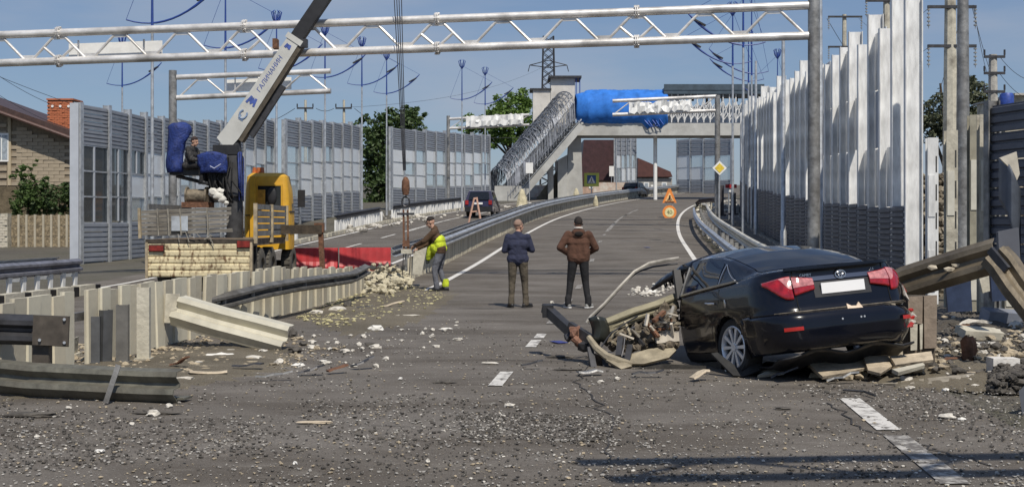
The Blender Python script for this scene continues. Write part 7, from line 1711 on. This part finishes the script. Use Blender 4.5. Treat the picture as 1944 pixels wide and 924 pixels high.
for px, py, ln, kd in SPL:
    p = gy_to_ground(px, py); L = ln / (F / p.y); a = rgs.uniform(-.5, .5); m_ = MB(); n_ = 5; z_ = rgs.uniform(.0, .10)
    pts = [p + Vector((L * (i / (n_ - 1) - .5) * math.cos(a), L * (i / (n_ - 1) - .5) * math.sin(a) + rgs.uniform(-.02, .02), .02 + z_ * (i / (n_ - 1)) + rgs.uniform(0, .03))) for i in range(n_)]
    wd_ = rgs.uniform(.02, .06); m_.sweep([(-wd_, -.008), (wd_, -.008), (wd_ * .8, .010), (-wd_ * .9, .008)], pts)
    spl_objs.append((px, py, solo(m_, 'torn_strip', SM[kd], 'x', 'debris', 'torn strips and splinters on the road', base=p)))
    spl_objs[-1][2]['tone'] = {'dark': 'black', 'pale': 'pale wooden', 'rust': 'rusty', 'grey': 'grey metal'}[kd]
for tone in ('black', 'pale wooden', 'rusty', 'grey metal'):
    left = {}
    for px, py, o in [q for q in spl_objs if q[2]['tone'] == tone]:
        d, i = min((math.hypot(px - a, (py - b) * 2), i) for i, ((a, b), _n) in enumerate(LAND)); left.setdefault(i, []).append((d, o))
    for i, lst in left.items():
        for k, (d, o) in enumerate(sorted(lst, key=lambda q: q[0])): o['label'] = f'{tone} torn strip on the road, {ORD[min(k, 9)]} {LAND[i][1]}'
for _a, _b, o in spl_objs: del o['tone']
# boards and slabs under and beside the car
def slab(px_poly, Y, th, mat, name, label, cat, slope=.0):
    m_ = MB(); ps = [at(a, b, Y) for a, b in px_poly]; ymax = max(b for _, b in px_poly)
    ps = [Vector((p.x * (1 + (ymax - b) * slope / Y), Y + (ymax - b) * slope, max(.012, CH - (b - 423) / F * (Y + (ymax - b) * slope)))) for p, (a, b) in zip(ps, px_poly)]
    m_.prism(ps, (0, .02, -th)); return solo(m_, name, mat, label, cat)
scatter('rubble', 260, [(1520, 690), (1780, 676), (1790, 712), (1680, 720), (1560, 722)], .02, .09, stone_cols[3], 'tan crumbs heaped under the boards by the car', 1.6, heap=.06)
slab([(1530, 684), (1600, 678), (1662, 674), (1672, 690), (1610, 706), (1562, 714), (1548, 702)], 12.9, .035, plank_m, 'broken_board', 'largest splintered board lying under the car bumper', 'board', .02)
slab([(1640, 676), (1684, 674), (1700, 690), (1672, 708), (1648, 702)], 12.85, .03, plank_m, 'broken_board', 'short splintered board overlapping the largest one', 'board', .02)
slab([(1690, 676), (1768, 666), (1772, 682), (1700, 692)], 13.0, .03, plank_m, 'broken_board', 'flat board right of the splintered boards by the box post', 'board', .02)
slab([(1694, 700), (1752, 688), (1756, 692), (1706, 706)], 12.7, .04, cream, 'broken_board', 'thin pale board below the flat board', 'board', .02)
slab([(1438, 712), (1462, 700), (1500, 698), (1488, 706)], 13.2, .03, cream, 'broken_board', 'thin pale board behind the car wheel', 'board', .02)
slab([(1670, 730), (1790, 714), (1850, 708), (1846, 718), (1760, 732)], 12.7, .03, M("grey plank", (.28, .25, .20), .9, 0, .3, 5, .3, stain=.3), 'broken_board', 'long grey board lying in front of the rubble at right', 'board', .02)
slab([(1350, 670), (1362, 668), (1410, 704), (1445, 682), (1448, 700), (1412, 718), (1392, 712)], 13.35, .02, rubber, 'mud_guard', 'torn dark wheel liner lying against the car wheel', 'car part', .004)
m_ = MB(); c = gpy(1905, 716); m_.bx(c.x - .15, c.x + .0, c.y - .1, c.y + .1, 0, .22); m_.bx(c.x + .004, c.x + .15, c.y - .08, c.y + .1, 0, .215); solo(m_, 'white_block', M("white block", (.66, .64, .60), .85, 0, .1, 6, .3, stain=.35), 'cut white block standing on the dark heap at lower right', 'block', base=c)
m_ = MB(); c = gpy(1838, 690); m_.blob(c + Vector((0, 0, .16)), 1.0, .2, 2, (.10, .06, .18), 0, rgs); solo(m_, 'rusty_disc', rust, 'rusty rounded plate standing on the crumbs at right', 'debris', base=c)
for px, py, w_, h_, lb in ((1910, 598, 90, 30, 'bluish grey folded sheet lying under the torn rail'), (1860, 628, 80, 16, 'long pale slab lying in the dark crumbs at right')):
    p = gy_to_ground(px, py + 20); m_ = MB(); s = F / p.y; m_.box(p + Vector((0, 0, .12)), (w_ / s, .3, h_ / s), Euler((.2, .08, .15)).to_matrix()); solo(m_, 'fallen_sheet', M("blue grey sheet", (.22, .24, .29), .5, .2, .15, 4) if py < 610 else cream, lb, 'metal sheet')
for pl, Y, mt, lb in (([(1795, 530), (1842, 522), (1846, 590), (1800, 592)], 17.2, M("navy panel", (.03, .045, .09), .45, .1, .3, 4), 'dark navy panel standing behind the torn rail'), ([(1880, 512), (1910, 510), (1912, 570), (1884, 572)], 17.0, M("navy panel", (.03, .045, .09)), 'narrower navy panel right under the rail fold'),
                     ([(1855, 512), (1905, 506), (1880, 552), (1866, 556)], 17.5, cream, 'pale sheet seen through the gap under the rail')):
    m_ = MB(); m_.prism([at(a, b, Y) for a, b in pl], (0, .06, 0)); solo(m_, 'upright_panel', mt, lb, 'metal sheet')
# churned heap at the lower right corner, its shadow put into the dark colour
m_ = MB(); rgh = random.Random(4)
for k in range(700):
    a = rgh.random(); px = 1880 + 90 * a; p = gpy(px, 712 + 34 * rgh.random()); p.z = .16 * rgh.random() * min(1, (px - 1862) / 40); m_.blob(p, rgh.uniform(.012, .045), .4, 1, (1.2, 1, .8), 0, rgh)
tag(m_.build('rubble', dark_stone), 'heap of clods with shade in its dark colour at the lower right corner', kind='stuff')
# pale conical stones standing along the far edge
for px, top, bt, w_, Y, lb in ((991, 358, 404, 24, 92, 'tall pointed pale stone block left of the stair foot'), (1094, 357, 380, 14, 108, 'smaller pointed pale stone block by the bridge pier'), (1131, 371, 391, 10, 96, 'small pointed pale block on the median rail')):
    b = at(px, bt, Y); s = F / Y; h = (bt - top) / s; m_ = MB(); w2 = w_ / s / 2
    m_.lathe([(0, h), (w2 * .35, h * .93), (w2 * .75, h * .6), (w2, h * .25), (w2 * .95, 0)], b, 'z', 9)
    solo(m_, 'pointed_stone', M("yellowish stone", (.50, .45, .31), .9, 0, .25, 3, .4, stain=.3), lb, 'stone', base=b)
for px, w_, lb in ((1028, 44, 'pinkish wall block behind the rubble at the stair foot'), (1160, 34, 'pinkish wall block behind the crossing sign')):
    Y = 128; b = at(px, 372 if px < 1100 else 366, Y); s = F / Y; m_ = MB(); m_.bx(b.x - w_ / s, b.x + w_ / s, Y, Y + .4, b.z - 1, b.z + 1.1); solo(m_, 'low_wall', M("pinkish wall", (.48, .33, .26), .9, 0, .4, 2, .2, col2=(.62, .58, .52)), lb, 'wall')
# blue and pale litter on the road
for px, py, w_, mt, lb in ((1061, 650, 22, M("blue scrap", (.04, .05, .20), .6), 'flat blue scrap on the asphalt by the torn chassis leg'), (1228, 470, 8, blue_tarp, 'tiny blue scrap beyond the two men')):
    p = gy_to_ground(px, py); s = F / p.y; m_ = MB(); m_.box(p + Vector((0, 0, .012)), (w_ / s, .28, .008), Euler((0, 0, .4)).to_matrix()); solo(m_, 'plastic_scrap', mt, lb, 'scrap')
m_ = MB(); m_.tube([gy_to_ground(a, b) + Vector((0, 0, .03)) for a, b in ((1600, 745), (1640, 748), (1662, 756))], .012, 5)
solo(m_, 'bent_rod', dark_metal, 'thin bent rod on the asphalt near the right dash line', 'rod')

# sheet added at the right edge to throw a shadow onto the near road
m_ = MB(); m_.prism([at(a, b, 10.9) for a, b in ((1934, 742), (2040, 640), (2120, 640), (2110, 800), (1946, 822))], (.05, .04, 0)); solo(m_, 'leaning_sheet', dark_panel, 'dark sheet added to shade the road at the lower right edge', 'metal sheet')
